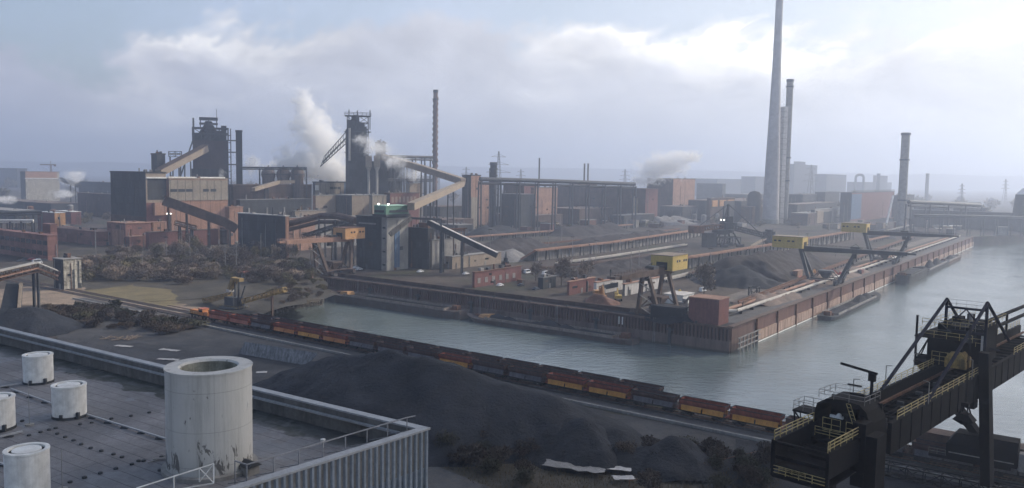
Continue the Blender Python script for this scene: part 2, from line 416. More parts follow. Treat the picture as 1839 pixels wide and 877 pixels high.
def water_mat():
    m = bpy.data.materials.new('river_water'); m.use_nodes = True; t = m.node_tree; p = t.nodes['Principled BSDF']
    tc = N(t, 'ShaderNodeTexCoord').outputs['Object']
    a = noise(t, tc, .012, 4, .5)
    L(t, mix_c(t, a, (.11, .145, .15), (.145, .175, .17)), p.inputs['Base Color'])
    L(t, ramp(t, noise(t, shift(t, tc, (9, 4, 0)), .03, 5, .6), [(.35, .07), (.65, .22)]), p.inputs['Roughness']); p.inputs['IOR'].default_value = 1.7; p.inputs['Specular IOR Level'].default_value = .5
    w1 = noise(t, shift(t, tc, (0, 0, 0), (1, 1.6, 1)), .22, 6, .62, .4)
    w2 = noise(t, shift(t, tc, (3, 1, 0), (1.4, .8, 1)), .9, 4, .6)
    patch = ramp(t, noise(t, tc, .02, 4, .5), [(.35, .35), (.65, 1.)])
    h = math_n(t, 'MULTIPLY', math_n(t, 'ADD', w1, math_n(t, 'MULTIPLY', w2, .3)), patch)
    bn = N(t, 'ShaderNodeBump'); bn.inputs['Distance'].default_value = .45; bn.inputs['Strength'].default_value = .75; L(t, h, bn.inputs['Height']); L(t, bn.outputs[0], p.inputs['Normal'])
    return m
m = MB(); m.face([(-700, -1500, 0), (9000, -1500, 0), (9000, 3600, 0), (-700, 3600, 0)])
tag(m.build('water', water_mat()), kind='structure')

# quay: FQ frame at the corner, local x along Vd (inland), local y along the quay to the left
FQ = Fr((C0.x, C0.y, 0), ROT)
def pile_mat(name, top, low, split, period):
    m = bpy.data.materials.new(name); m.use_nodes = True; t = m.node_tree; p = t.nodes['Principled BSDF']
    tc = N(t, 'ShaderNodeTexCoord').outputs['Object']; s = N(t, 'ShaderNodeSeparateXYZ'); L(t, tc, s.inputs[0])
    nn = noise(t, shift(t, tc, (0, 0, 0), (1, 1, .15)), .5, 6, .65)
    ed = math_n(t, 'ADD', s.outputs[2], math_n(t, 'MULTIPLY', noise(t, tc, .3, 5), .8))
    c = mix_c(t, ramp(t, math_n(t, 'MULTIPLY_ADD', math_n(t, 'SUBTRACT', ed, split + .4), 2., .5), [(.3, 0.), (.7, 1.)]), low, top)
    c = mix_c(t, ramp(t, nn, [(.4, 0.), (.7, .7)]), c, tuple(x * .45 for x in top))
    c = mix_c(t, ramp(t, math_n(t, 'MULTIPLY', s.outputs[2], .5), [(.25, .8), (.6, 0.)]), c, (.04, .045, .035))
    L(t, c, p.inputs['Base Color']); p.inputs['Roughness'].default_value = .9; p.inputs['Specular IOR Level'].default_value = .2
    return m
PM = pile_mat('sheet_pile_front', (.145, .095, .085), (.17, .125, .11), 5.2, 1.2)
PMR = pile_mat('quay_concrete_side', (.15, .085, .072), (.42, .30, .24), 5.0, 2.)
q = thing('quay_wall', 'long brown sheet piled quay wall along the narrow basin', 'quay wall', FQ)
m = MB()
k = 0; y = 0.
while y < Lq - 1:                                                 # folded sheet piling, upper band
    m.box(-.75, 0, y, y + .75, 4.6, G - .6); y += 1.5
m.build('sheet_piling', PM, q)
m = MB().box(-1.1, 0, -.3, Lq, -2, 4.6); m.build('concrete_base', PM, q)
m = MB().box(-1.2, .6, -.4, Lq, G - .6, G + .25); m.build('coping', M['browns'], q)
m = MB()
for y in range(24, int(Lq), 34): m.box(-1.5, -1.1, y, y + 1.2, .2, 7.5); m.box(-1.9, -1.1, y - 1, y + 2.2, 6.2, 6.9)
m.build('fender_piles', M['steel'], q)
m = MB()
for y in (46, 47.6): m.box(-.95, -.75, y, y + .5, 5.8, 9.0)
m.build('white_ladder_mark', M['white'], q)
# low walls and rail strips on top of the front quay
m = MB().box(5.0, 5.8, 22, Lq - 10, 0, 1.9); m.build('retaining_wall', M['dark2'], None, Fr((C0.x, C0.y, G + .004), ROT)); 
wl = bpy.data.objects['retaining_wall']; tag(wl, 'low dark retaining wall running along the top of the basin quay', 'wall')
m = MB().box(1.2, 4.9, 3, Lq - 2, 0, .05); tag(m.build('rail_track_bed', M['coal'], None, Fr((C0.x, C0.y, G + .01), ROT)), kind='structure')
m = MB().box(5.9, 13.5, 22, Lq + 60, 0, .06); tag(m.build('quay_road', M['dusty'], None, Fr((C0.x, C0.y, G + .01), ROT)), kind='structure')
# right hand quay: frame with x along the quay away from us, y inland
FR = Fr((C0.x, C0.y, 0), math.atan2(Vq.y, Vq.x))
for i in range(11):
    o = MB().lathe((0, 0, 0), [(.35, 0), (.35, .55), (.55, .6), (.55, .8), (.05, .85)], 10).build('mooring_bollard', M['steel'], None, Fr(FQ.w(-.2, 14 + i * 20, G + .25), 0)); tag(o, 'black mooring bollard on the edge of the basin quay', 'bollard', 'mooring bollards on the basin quay')
for i, y in enumerate((31, 78, 121, 165, 203)):
    o = thing('quay_ladder', '%s steel ladder from the corner down the basin quay wall' % ORD[i], 'ladder', Fr(FQ.w(-1.5, y, 0), ROT), 'ladders on the basin quay'); m = MB().beam((0, 0, .5), (0, 0, G + .6), .15).beam((0, .8, .5), (0, .8, G + .6), .15)
    for k in range(18): m.beam((0, 0, 1 + k * .5), (0, .8, 1 + k * .5), .1)
    m.build('rungs', M['conv'], o)
q = thing('quay_wall', 'tall pinkish brown quay wall facing the wide river', 'quay wall', FR)
x0r = 26
m = MB().box(x0r, LqR + 5, -1.2, 0, -2, 4.9); m.build('concrete_base', PMR, q)
m = MB().box(x0r, LqR + 5, -.8, 0, 4.9, G + .2); m.build('upper_band', PMR, q)
m = MB().box(0, x0r, -.6, 0, -2, G); m.build('corner_wall', PM, q)
m = MB().box(-.5, LqR + 5, -1.3, 1.0, G + .2, G + .6); m.build('coping', M['browns'], q)
m = MB()
for x in range(x0r, int(LqR), 26): m.box(x, x + 1.1, -1.6, -.8, 0, G + .1)
m.build('pillar', M['rust'], q)
m = MB().box(x0r, LqR, -1.5, -1.2, .1, .55); m.build('white_waterline', M['white'], q)
m = MB()
for i in range(6): m.beam((2 + 4 * i, -3.2, -1), (2 + 4 * i, -3.2, 6.5), .5)
for z in (2.2, 4.2, 6.2): m.beam((0, -3.2, z), (x0r - 1, -3.2, z), .4)
m.build('timber_fender', M['conv'], q)
m = MB().box(10, LqR - 5, 1.2, 12, 0, .05); tag(m.build('rail_track_bed', M['asphalt'], None, Fr(FR.w(0, 0, G + .01), FR.rot)), kind='structure')
m = MB().box(30, LqR - 5, 24, 34, 0, .05); tag(m.build('quay_road', M['dusty'], None, Fr(FR.w(0, 0, G + .012), FR.rot)), kind='structure')
# crane rails / pale pipelines that run along the right quay
for nm, yy, lab in (('pipeline', 9.0, 'pale rusty pipeline on low supports nearest the river quay edge'), ('pipeline', 13.5, 'pale rusty pipeline behind the first one on the river quay')):
    o = thing(nm, lab, 'pipeline', FR, 'pipelines along the river quay')
    m = MB().tube((30, yy, G + 1.9), (LqR * .55, yy, G + 1.9), .75, n=8); m.tube((LqR * .55, yy, G + 1.9), (LqR - 20, yy, G + 1.9), .75, n=8)
    m.tube((30, yy, G + 1.9), (22, yy + 6, G + 1.9), .75, n=8); m.tube((22, yy + 6, G + 1.9), (19, yy + 22, G + 1.9), .75, n=8)
    m.build('pipe', M['rustl'] if yy > 10 else M['pipe'], o)
    x = 34
    while x < LqR - 20: MB().box(x, x + .6, yy - .8, yy + .8, G, G + 1.2).build('support', M['steel'], o); x += 14
# near bank edge and its lower wall
m = MB()
NF = Fr((nearL.x, nearL.y, 0), math.atan2(TD.y, TD.x))
m.box(0, 900, -.2, .5, G - 1.2, G + .25); m.box(2, 900, .0, .35, -2, G - 1.2)
o = m.build('quay_wall', M['browns'], None, NF); tag(o, 'near quay wall below the waggon tracks', 'quay wall')
m = MB(); m.rail([(x, .1, G + .25) for x in range(40, 420, 20)], 1.3, .12, 3.3); m.build('quay_railing', M['conv'], None, NF)
tag(bpy.data.objects['quay_railing'], 'thin steel railing along the near edge of the basin', 'railing')
# tracks
for k, (off, lab) in enumerate(((0, ''), (5.2, ''))):
    m = MB().box(-260, 330, off - 1.6, off + 1.6, 0, .25)
    tag(m.build('rail_track_bed', M['asphalt'], None, Fr((TA.x, TA.y, G + .004), NF.rot)), kind='structure')
    m = MB().box(-260, 330, off - .78, off - .66, .25, .42); m.box(-260, 330, off + .66, off + .78, .25, .42)
    tag(m.build('rails', M['rust'], None, Fr((TA.x, TA.y, G + .004), NF.rot)), kind='structure')
m = MB().box(-90, 330, -7.5, -3.2, 0, .3); tag(m.build('path', M['asphalt'], None, Fr((TA.x, TA.y, G + .004), NF.rot)), kind='structure')
m = MB().box(-90, 330, -8.2, -7.6, 0, .7); tag(m.build('kerb_strip', M['concrete'], None, Fr((TA.x, TA.y, G + .004), NF.rot)), kind='structure')
# heaps -----------------------------------------------------------------
def heap(name, label, pts, slope, mt, res=1.2, rough=.6, cat='heap', group=None, z0=G, clip=None):
    """pts: (x, y, height above z0) ridge points joined in order"""
    xs = [p[0] for p in pts]; ys = [p[1] for p in pts]; rr = max(p[2] for p in pts) / slope
    X0, X1, Y0, Y1 = min(xs) - rr, max(xs) + rr, min(ys) - rr, max(ys) + rr
    cx_, cy_ = (X0 + X1) / 2, (Y0 + Y1) / 2
    nx, ny = int((X1 - X0) / res) + 1, int((Y1 - Y0) / res) + 1
    segs = list(zip(pts[:-1], pts[1:])) if len(pts) > 1 else [(pts[0], pts[0])]
    v = []; 
    for j in range(ny):
        for i in range(nx):
            x, y = X0 + i * res, Y0 + j * res; best = -9
            for a, b_ in segs:
                dx, dy = b_[0] - a[0], b_[1] - a[1]; q_ = dx * dx + dy * dy
                t = 0 if q_ < 1e-6 else max(0, min(1, ((x - a[0]) * dx + (y - a[1]) * dy) / q_))
                d = math.hypot(x - a[0] - t * dx, y - a[1] - t * dy); h = a[2] + (b_[2] - a[2]) * t
                e = h - slope * (math.sqrt(d * d + 2.2) - 1.2); best = max(best, e)
            nz = mnoise.fractal((x * .06, y * .06, 3.1), 1., 2., 4) * rough * 1.6 + mnoise.fractal((x * .3, y * .3, 1.1), 1., 2., 4) * rough * .5
            gul = abs(mnoise.noise(V3((x * .11 + y * .05, y * .11 - x * .05, 7.)))) * 2.4 * rough - .5 * rough
            best += (nz - gul * .8) * min(1., max(0., best + 1.) / 3)
            v.append((x - cx_, y - cy_, max(best, -.6)))
    f = []
    for j in range(ny - 1):
        for i in range(nx - 1):
            a = j * nx + i; q4 = (a, a + 1, a + nx + 1, a + nx)
            if max(v[k][2] for k in q4) > -.55: f.append(q4)
    mb = MB(); mb.v = v; mb.f = f; mb.m = [0] * len(f)
    o = mb.build(name, M[mt], None, Fr((cx_, cy_, z0), 0), smooth=True)
    used = set(i for q4 in f for i in q4)
    return tag(o, label, cat, group)
def rp(px, py, h, z0=G):
    p = at(px, py, z0 + h); return (p.x, p.y, h)
heap('coal_heap', 'huge dark blue-grey coal heap between the roof and the waggons', [rp(560, 655, 8), rp(610, 637, 11), rp(700, 631, 13.5), rp(800, 655, 13), rp(900, 683, 10.5), rp(990, 716, 8)], .42, 'coal', 1.1)
for i, (x, y, h, lab) in enumerate(((1050, 757, 6.5, 'small coal cone at the low end of the huge coal heap'), (1112, 768, 5, 'small coal cone second from the huge heap'), (1215, 785, 5.5, 'small coal cone nearest the black unloader'), (1010, 765, 5, 'small coal hump in front of the huge heap'), (1160, 795, 4, 'lowest coal hump before the black unloader'))):
    a = rp(x, y, h); heap('coal_heap', lab, [a, (a[0] + 5, a[1] + 2, h * .6)], .5, 'coal', .8, .8, group='small coal cones by the track')
a = rp(52, 549, 8.5); heap('coal_heap', 'dark coal cone at the left edge behind the parapet', [a, (a[0] - 4, a[1] - 2, 8)], .5, 'coal', 1.)
# concrete retaining slab lying on the coal yard slope
c = [at(440, 614, G + 4.), at(570, 634, G + 4.), at(553, 656, G + .3), at(428, 634, G + .3)]
m = MB(); th = V3((0, 0, -.4)); o_ = c[3]
m.hexa([p + th - o_ for p in (c[3], c[2], c[1], c[0])] + [p - o_ for p in (c[3], c[2], c[1], c[0])])
o = m.build('concrete_slab', mat('slab_concrete', (.27, .27, .28), .15, .3, streak=.6, dirt=.4), None, Fr(o_, 0)); tag(o, 'long pale concrete slope slab at the foot of the track bank', 'slab')
# dark strip: coal yard floor and slope under the track
def sheet(name, pts, z, mt, th=None):
    p0 = [at(x, y, z) for x, y in pts]; p = []; rj = random.Random(len(name) + int(pts[0][0]))
    for i_ in range(len(p0)):
        a_, b_ = p0[i_], p0[(i_ + 1) % len(p0)]; k_ = min(40, max(1, int((b_ - a_).length / 5)))
        for j_ in range(k_):
            q_ = a_.lerp(b_, j_ / k_); p.append(q_ + (V3((rj.uniform(-1, 1), rj.uniform(-1, 1), 0)) * (0 if name == 'road' else 2.2)))
    mb = MB(); groundz(mb, [V3((q_.x - p[0].x, q_.y - p[0].y, 0)) for q_ in p], 0., None)
    o = mb.build(name, M[mt] if isinstance(mt, str) else mt, None, Fr((p[0].x, p[0].y, z), 0)); return tag(o, kind='structure')
sheet('coal_yard', [(95, 590), (250, 560), (330, 572), (620, 640), (1400, 800), (1500, 900), (500, 900), (100, 700)], G + .05, mat('coal_yard_floor', (.05, .05, .052), .4, .08, bump=.3, dirt=.35, dirtc=(.10, .09, .08)))
grassm = mat('winter_grass', (.10, .085, .045), .35, .05, col2=(.16, .125, .07), dirt=.5, dirtc=(.05, .05, .03), bump=.2)
scrubm = mat('scrub_ground', (.048, .043, .034), .35, .06, col2=(.09, .076, .056), dirt=.5, dirtc=(.035, .035, .025), bump=.3)
sheet('scrub_ground', [(-60, 500), (150, 440), (430, 440), (560, 480), (600, 530), (460, 566), (330, 560), (100, 520)], G + .04, scrubm)
sheet('grass', [(150, 522), (240, 512), (310, 522), (325, 548), (290, 552), (150, 530)], G + .09, mat('dry_grass', (.15, .12, .06), .3, .1, dirt=.4, dirtc=(.09, .08, .05)))
sheet('dirt_path', [(-20, 520), (110, 512), (380, 556), (378, 566), (200, 548), (30, 548), (-20, 560)], G + .08, mat('sandy_track', (.25, .19, .14), .25, .1, dirt=.5, dirtc=(.10, .085, .07)))
sheet('grass', [(770, 790), (1000, 815), (1180, 850), (1300, 900), (760, 900)], G + .09, scrubm)
sheet('road', [(700, 828), (780, 836), (905, 885), (700, 960), (640, 930)], G + .13, 'asphalt')
# left basin bank with stone slope
bp = [BL + V3((0, 0, 0)), at(520, 556, 0), at(580, 548, 0), QL + V3((0, 0, 0)) + Vd * 2]
m = MB(); top = [nearL + TD * -14, at(520, 528), at(556, 505), QL + U * 8 + Vd * 8]
for i in range(3):
    n = 8
    for j in range(n):
        for k in range(4):
            def P(a, b_):
                p = bp[i].lerp(bp[i + 1], a).lerp(top[i].lerp(top[i + 1], a), b_); z = G * b_ * 1.02 + .4 * mnoise.noise(p * .3) * (0 < b_ < 1)
                return (p.x, p.y, z + (-.3 if b_ == 0 else 0))
            a0, a1, b0, b1 = j / n, (j + 1) / n, k / 4, (k + 1) / 4
            m.face([P(a0, b0), P(a1, b0), P(a1, b1), P(a0, b1)])
tag(m.build('bank', scrubm), kind='structure')
m = MB()
for i in range(700):
    t = random.random() * 3; k = min(2, int(t)); p = bp[k].lerp(bp[k + 1], t - k).lerp(top[k].lerp(top[k + 1], t - k), random.random() * .28)
    z = random.random() * 2.2 - .2; r = random.uniform(.3, .8)
    m.box(p.x - r, p.x + r * random.uniform(.5, 1), p.y - r * random.uniform(.5, 1), p.y + r, z - r * .5, z + r * .5)
tag(m.build('riprap_stones', M['stone']), kind='stuff')
tag(bpy.data.objects['riprap_stones'], 'grey riprap stones along the left end of the basin')
# haze ------------------------------------------------------------------
m = MB().box(-6500, 7000, -1000, 8600, -3, 345)
hm = bpy.data.materials.new('haze_air'); hm.use_nodes = True; t = hm.node_tree; t.nodes.clear()
pv = N(t, 'ShaderNodeVolumePrincipled'); pv.inputs['Color'].default_value = (.70, .785, .955, 1); pv.inputs['Density'].default_value = .00036; pv.inputs['Anisotropy'].default_value = .55
ou = N(t, 'ShaderNodeOutputMaterial'); L(t, pv.outputs[0], ou.inputs['Volume'])
try: hm.cycles.homogeneous_volume = True
except Exception: pass
hz = m.build('haze', hm); tag(hz, 'pale blue industrial haze over the whole plant', kind='stuff')

# a cumulus cloud high to the right (outside the haze) that shades the near roof, the heap and the unloader
cc_ = V3((35, 140, 40)) + sd * 1750
rnd = random.Random(3); bm_ = MB(); nn_, mm_ = 40, 20
for j in range(mm_ + 1):
    for i in range(nn_):
        a, b_ = 2 * math.pi * i / nn_, math.pi * j / mm_; d_ = V3((math.sin(b_) * math.cos(a), math.sin(b_) * math.sin(a), math.cos(b_)))
        k_ = 1 + .28 * mnoise.fractal(d_ * 2.2, 1., 2., 4); bm_.v.append((d_.x * 215 * k_, d_.y * 190 * k_, max(-.35, d_.z) * 120 * k_))
for j in range(mm_):
    for i in range(nn_):
        i2 = (i + 1) % nn_; bm_.f.append((j * nn_ + i, (j + 1) * nn_ + i, (j + 1) * nn_ + i2, j * nn_ + i2)); bm_.m.append(0)
cm_ = bpy.data.materials.new('cloud_vapour'); cm_.use_nodes = True; t = cm_.node_tree; t.nodes.clear(); pv = N(t, 'ShaderNodeVolumePrincipled'); pv.inputs['Color'].default_value = (1, 1, 1, 1); pv.inputs['Density'].default_value = .012
ou = N(t, 'ShaderNodeOutputMaterial'); L(t, pv.outputs[0], ou.inputs['Volume']); cl_ = bm_.build('cloud', cm_, None, Fr(cc_, 0), smooth=True); tag(cl_, 'white cumulus cloud high above the river', kind='stuff')
# ------------------------------------------------------------------ near roof
ZP = 51.0
RC = at(768, 770, ZP); RL = at(0, 588, ZP); RR = at(430, 877, ZP)
ea = (RL - RC).normalized(); eb = (RR - RC).normalized()
# frame: origin corner at ground, x along ea (far parapet, to the left)
FB = Fr((RC.x, RC.y, G), math.atan2(ea.y, ea.x)); HP = ZP - G
ebl = V3((eb.x * math.cos(FB.rot) + eb.y * math.sin(FB.rot), -eb.x * math.sin(FB.rot) + eb.y * math.cos(FB.rot), 0))   # near edge direction in frame
hall = thing('flat_roofed_hall', 'grey hall with a flat bitumen roof and ribbed metal side, nearest of all', 'building', FB)
LA, LB = 82., 46.
HR = HP - 1.45
A_ = V3((1, 0, 0))
def fl(a, b_, z): p = A_ * a + ebl * b_; return V3((p.x, p.y, z))
roofm = bpy.data.materials.new('bitumen_roof'); roofm.use_nodes = True; t = roofm.node_tree; p = t.nodes['Principled BSDF']
tc = N(t, 'ShaderNodeTexCoord').outputs['Object']; s = N(t, 'ShaderNodeSeparateXYZ'); L(t, tc, s.inputs[0])
big = noise(t, tc, .12, 7, .65); fine = noise(t, tc, 3., 5, .7)
c = mix_c(t, ramp(t, big, [(.35, 0.), (.65, 1.)]), (.145, .145, .155), (.215, .21, .215))
c = mix_c(t, 1., c, ramp(t, fine, [(.3, .84), (.7, 1.14)]), 'MULTIPLY')
wob = math_n(t, 'MULTIPLY', noise(t, tc, .5, 3), .12)
seam = math_n(t, 'LESS_THAN', math_n(t, 'FRACT', math_n(t, 'ADD', math_n(t, 'DIVIDE', s.outputs[1], 1.02), wob)), .06)
c = mix_c(t, math_n(t, 'MULTIPLY', seam, .75), c, (.06, .06, .065))
seam2 = math_n(t, 'LESS_THAN', math_n(t, 'FRACT', math_n(t, 'ADD', math_n(t, 'DIVIDE', s.outputs[0], 7.3), wob)), .008)
c = mix_c(t, math_n(t, 'MULTIPLY', seam2, .6), c, (.06, .06, .065))
shade_wet = ramp(t, math_n(t, 'ADD', s.outputs[1], math_n(t, 'MULTIPLY', noise(t, tc, .35, 6, .6), 5.)), [(0., 1.), (1., 1.)])
edge = math_n(t, 'SUBTRACT', math_n(t, 'ABSOLUTE', s.outputs[1]), math_n(t, 'MULTIPLY', noise(t, tc, .3, 6, .6), 5.4))
shade_wet_k = ramp(t, math_n(t, 'MULTIPLY_ADD', edge, -1.2, .4), [(.3, 0.), (.6, 1.)])     # parapet shadow and damp, painted as one dark strip along its foot
shade_wet_k = math_n(t, 'MULTIPLY', shade_wet_k, ramp(t, noise(t, tc, 1.1, 5), [(.35, .6), (.6, 1.)]))
c = mix_c(t, math_n(t, 'MULTIPLY', shade_wet_k, .85), c, (.035, .04, .032))
pond = noise(t, shift(t, tc, (3, 11, 0)), .16, 5, .6); pk = ramp(t, pond, [(.54, 0.), (.57, 1.)])
c = mix_c(t, math_n(t, 'MULTIPLY', pk, .28), c, (.07, .075, .085))
vo = N(t, 'ShaderNodeTexVoronoi', feature='F1', distance='CHEBYCHEV'); vo.inputs['Scale'].default_value = .32; L(t, tc, vo.inputs['Vector']); sv = N(t, 'ShaderNodeSeparateColor'); L(t, vo.outputs['Color'], sv.inputs[0])
c = mix_c(t, 1., c, ramp(t, sv.outputs[0], [(0., .88), (1., 1.1)]), 'MULTIPLY')
L(t, c, p.inputs['Base Color']); L(t, ramp(t, pk, [(0., .85), (1., .45)]), p.inputs['Roughness']); p.inputs['Specular IOR Level'].default_value = .3
bn = N(t, 'ShaderNodeBump'); bn.inputs['Distance'].default_value = .03; L(t, fine, bn.inputs['Height']); L(t, bn.outputs[0], p.inputs['Normal'])
def quadprism(mb, P, z0, z1):
    mb.hexa([(q.x, q.y, z0) for q in P] + [(q.x, q.y, z1) for q in P])
m = MB(); sgn = 1 if ebl.y > 0 else -1
PQ = [fl(.3, .3, 0), fl(LA, .3, 0), fl(LA, LB, 0), fl(.3, LB, 0)]
if sgn < 0: PQ = PQ[::-1]
quadprism(m, PQ, HR - .3, HR); m.build('roof', roofm, hall)
clad = mat('ribbed_cladding', (.20, .23, .27), .08, .3, streak=.3, dirtc=(.13, .14, .16), rough=.6)
par = mat('parapet_sheet', (.16, .155, .15), .2, .4, streak=.6, dirtc=(.08, .08, .075))
cop = mat('coping_metal', (.31, .32, .335), .12, .6, rough=.5, streak=.3, dirtc=(.22, .22, .22))
m = MB(); o_ = ebl * -.35
P2 = [fl(0, 0, 0), fl(LA, 0, 0), fl(LA, .45, 0), fl(.45, .45, 0)]
quadprism(m, P2 if sgn > 0 else P2[::-1], HR - 1, HP - .06)
m.build('parapet', par, hall)
m = MB(); P2 = [fl(-.12, -.12, 0), fl(LA, -.12, 0), fl(LA, .5, 0), fl(.5, .5, 0)]; quadprism(m, P2 if sgn > 0 else P2[::-1], HP - .055, HP + .06)
m.build('coping', cop, hall)
m = MB(); P2 = [fl(.45, .72, 0), fl(LA, .72, 0), fl(LA, .48, 0), fl(.45, .48, 0)]; quadprism(m, P2 if sgn < 0 else P2[::-1], HP - .55, HP - .42); m.build('flashing_strip', cop, hall)
m = MB(); P2 = [fl(0, .02, 0), fl(.42, .4, 0), fl(.42, LB, 0), fl(0, LB, 0)]; quadprism(m, P2 if sgn > 0 else P2[::-1], HR - 1, HP - .07)
m.build('parapet', par, hall)
m = MB(); P2 = [fl(-.13, -.1, 0), fl(.47, .5, 0), fl(.47, LB, 0), fl(-.13, LB, 0)]; quadprism(m, P2 if sgn > 0 else P2[::-1], HP - .07, HP + .055)
m.build('coping', cop, hall)
m = MB(); P2 = [fl(.05, .1, 0), fl(LA, .1, 0), fl(LA, LB, 0), fl(.05, LB, 0)]; quadprism(m, P2 if sgn > 0 else P2[::-1], 0, HR - .31)
m.build('wall', clad, hall)
m = MB(); n_ = V3((-1, 0, 0)); b0 = 0.
while b0 < LB:                                       # trapezoid ribs on the side
    a, b_ = fl(0, b0, 0), fl(0, b0 + .26, 0); a2, b2 = fl(-.11, b0 + .06, 0), fl(-.11, b0 + .2, 0)
    pts = [a, b_, b2, a2]
    if sgn > 0: pts = pts[::-1]
    m.hexa([(q.x, q.y, 0) for q in pts] + [(q.x, q.y, HP - .09) for q in pts]); b0 += .46
m.build('ribbed_side', clad, hall)
m = MB(); a0 = 1.5
while a0 < LA:
    q = fl(a0, -.1, 0); m.box(q.x, q.x + .2, q.y, q.y + .1, 0, HP - .1); a0 += .46
m.build('ribbed_side', clad, hall)
def roofpt(px, py, dz=0.): return at(px, py, G + HR + dz)
# handrail at the roof edge (posts lean inwards on struts)
rm = mat('railing_grey', (.22, .22, .23), .2, 1., rough=.6)
def rr_(px, py): p = roofpt(px, py); return p
hr = thing('handrail', 'thin grey handrail with slanted braces along the roof edge', 'railing', Fr(roofpt(470, 852), 0))
m = MB(); 
def HL(P): return P - hr.location
K = 8
base = [FB.w(*fl(.75, 1.0 + 1.62 * i, HR)) for i in range(K)]
inn = (FB.w(*fl(1.9, 0, 0)) - FB.w(0, 0, 0))
zr = V3((0, 0, 2.25))
for i, b_ in enumerate(base):
    m.beam(HL(b_), HL(b_ + zr), .06)
    if i: m.beam(HL(base[i - 1] + zr), HL(b_ + zr), .06); 
    m.beam(HL(b_ + zr * .62), HL(b_ + inn * .8 + V3((0, 0, .9))), .05) if i % 1 == 0 else None
m.beam(HL(base[0] + zr), HL(base[0] + zr * .98 - (FB.w(*fl(0, .7, 0)) - FB.w(0, 0, 0))), .06)
e_ = base[-1] + inn * .5
m.beam(HL(base[-1] + zr), HL(e_ + zr), .06); m.beam(HL(e_), HL(e_ + zr), .06); m.beam(HL(base[-1] + V3((0, 0, .4))), HL(e_ + V3((0, 0, .4))), .05)
m.build('rails', rm, hr)
hr2 = thing('handrail', 'white handrail with crossed braces around the foot of the big pipe', 'railing', Fr(roofpt(330, 880), 0))
m = MB(); m_ = [at(x, y, z) - hr2.location for x, y, z in ((245, 877, 50.4), (384, 833, 50.7), (384, 868, 49.9), (245, 893, 49.8))]
m.beam(m_[0], m_[1], .055); m.beam(m_[2], m_[3], .055); m.beam(m_[1], m_[2], .055)
q1 = at(358, 841, 50.65) - hr2.location; q2 = at(358, 866, 49.9) - hr2.location; q3 = at(386, 862, 49.8) - hr2.location
m.beam(q1, q2, .055); m.beam(q1, m_[2], .04); m.beam(q2, m_[1], .04); q4 = at(312, 856, 50.55) - hr2.location; m.beam(q4, q4 - V3((0, 0, .9)), .055)
m.build('rails', M['white'], hr2)
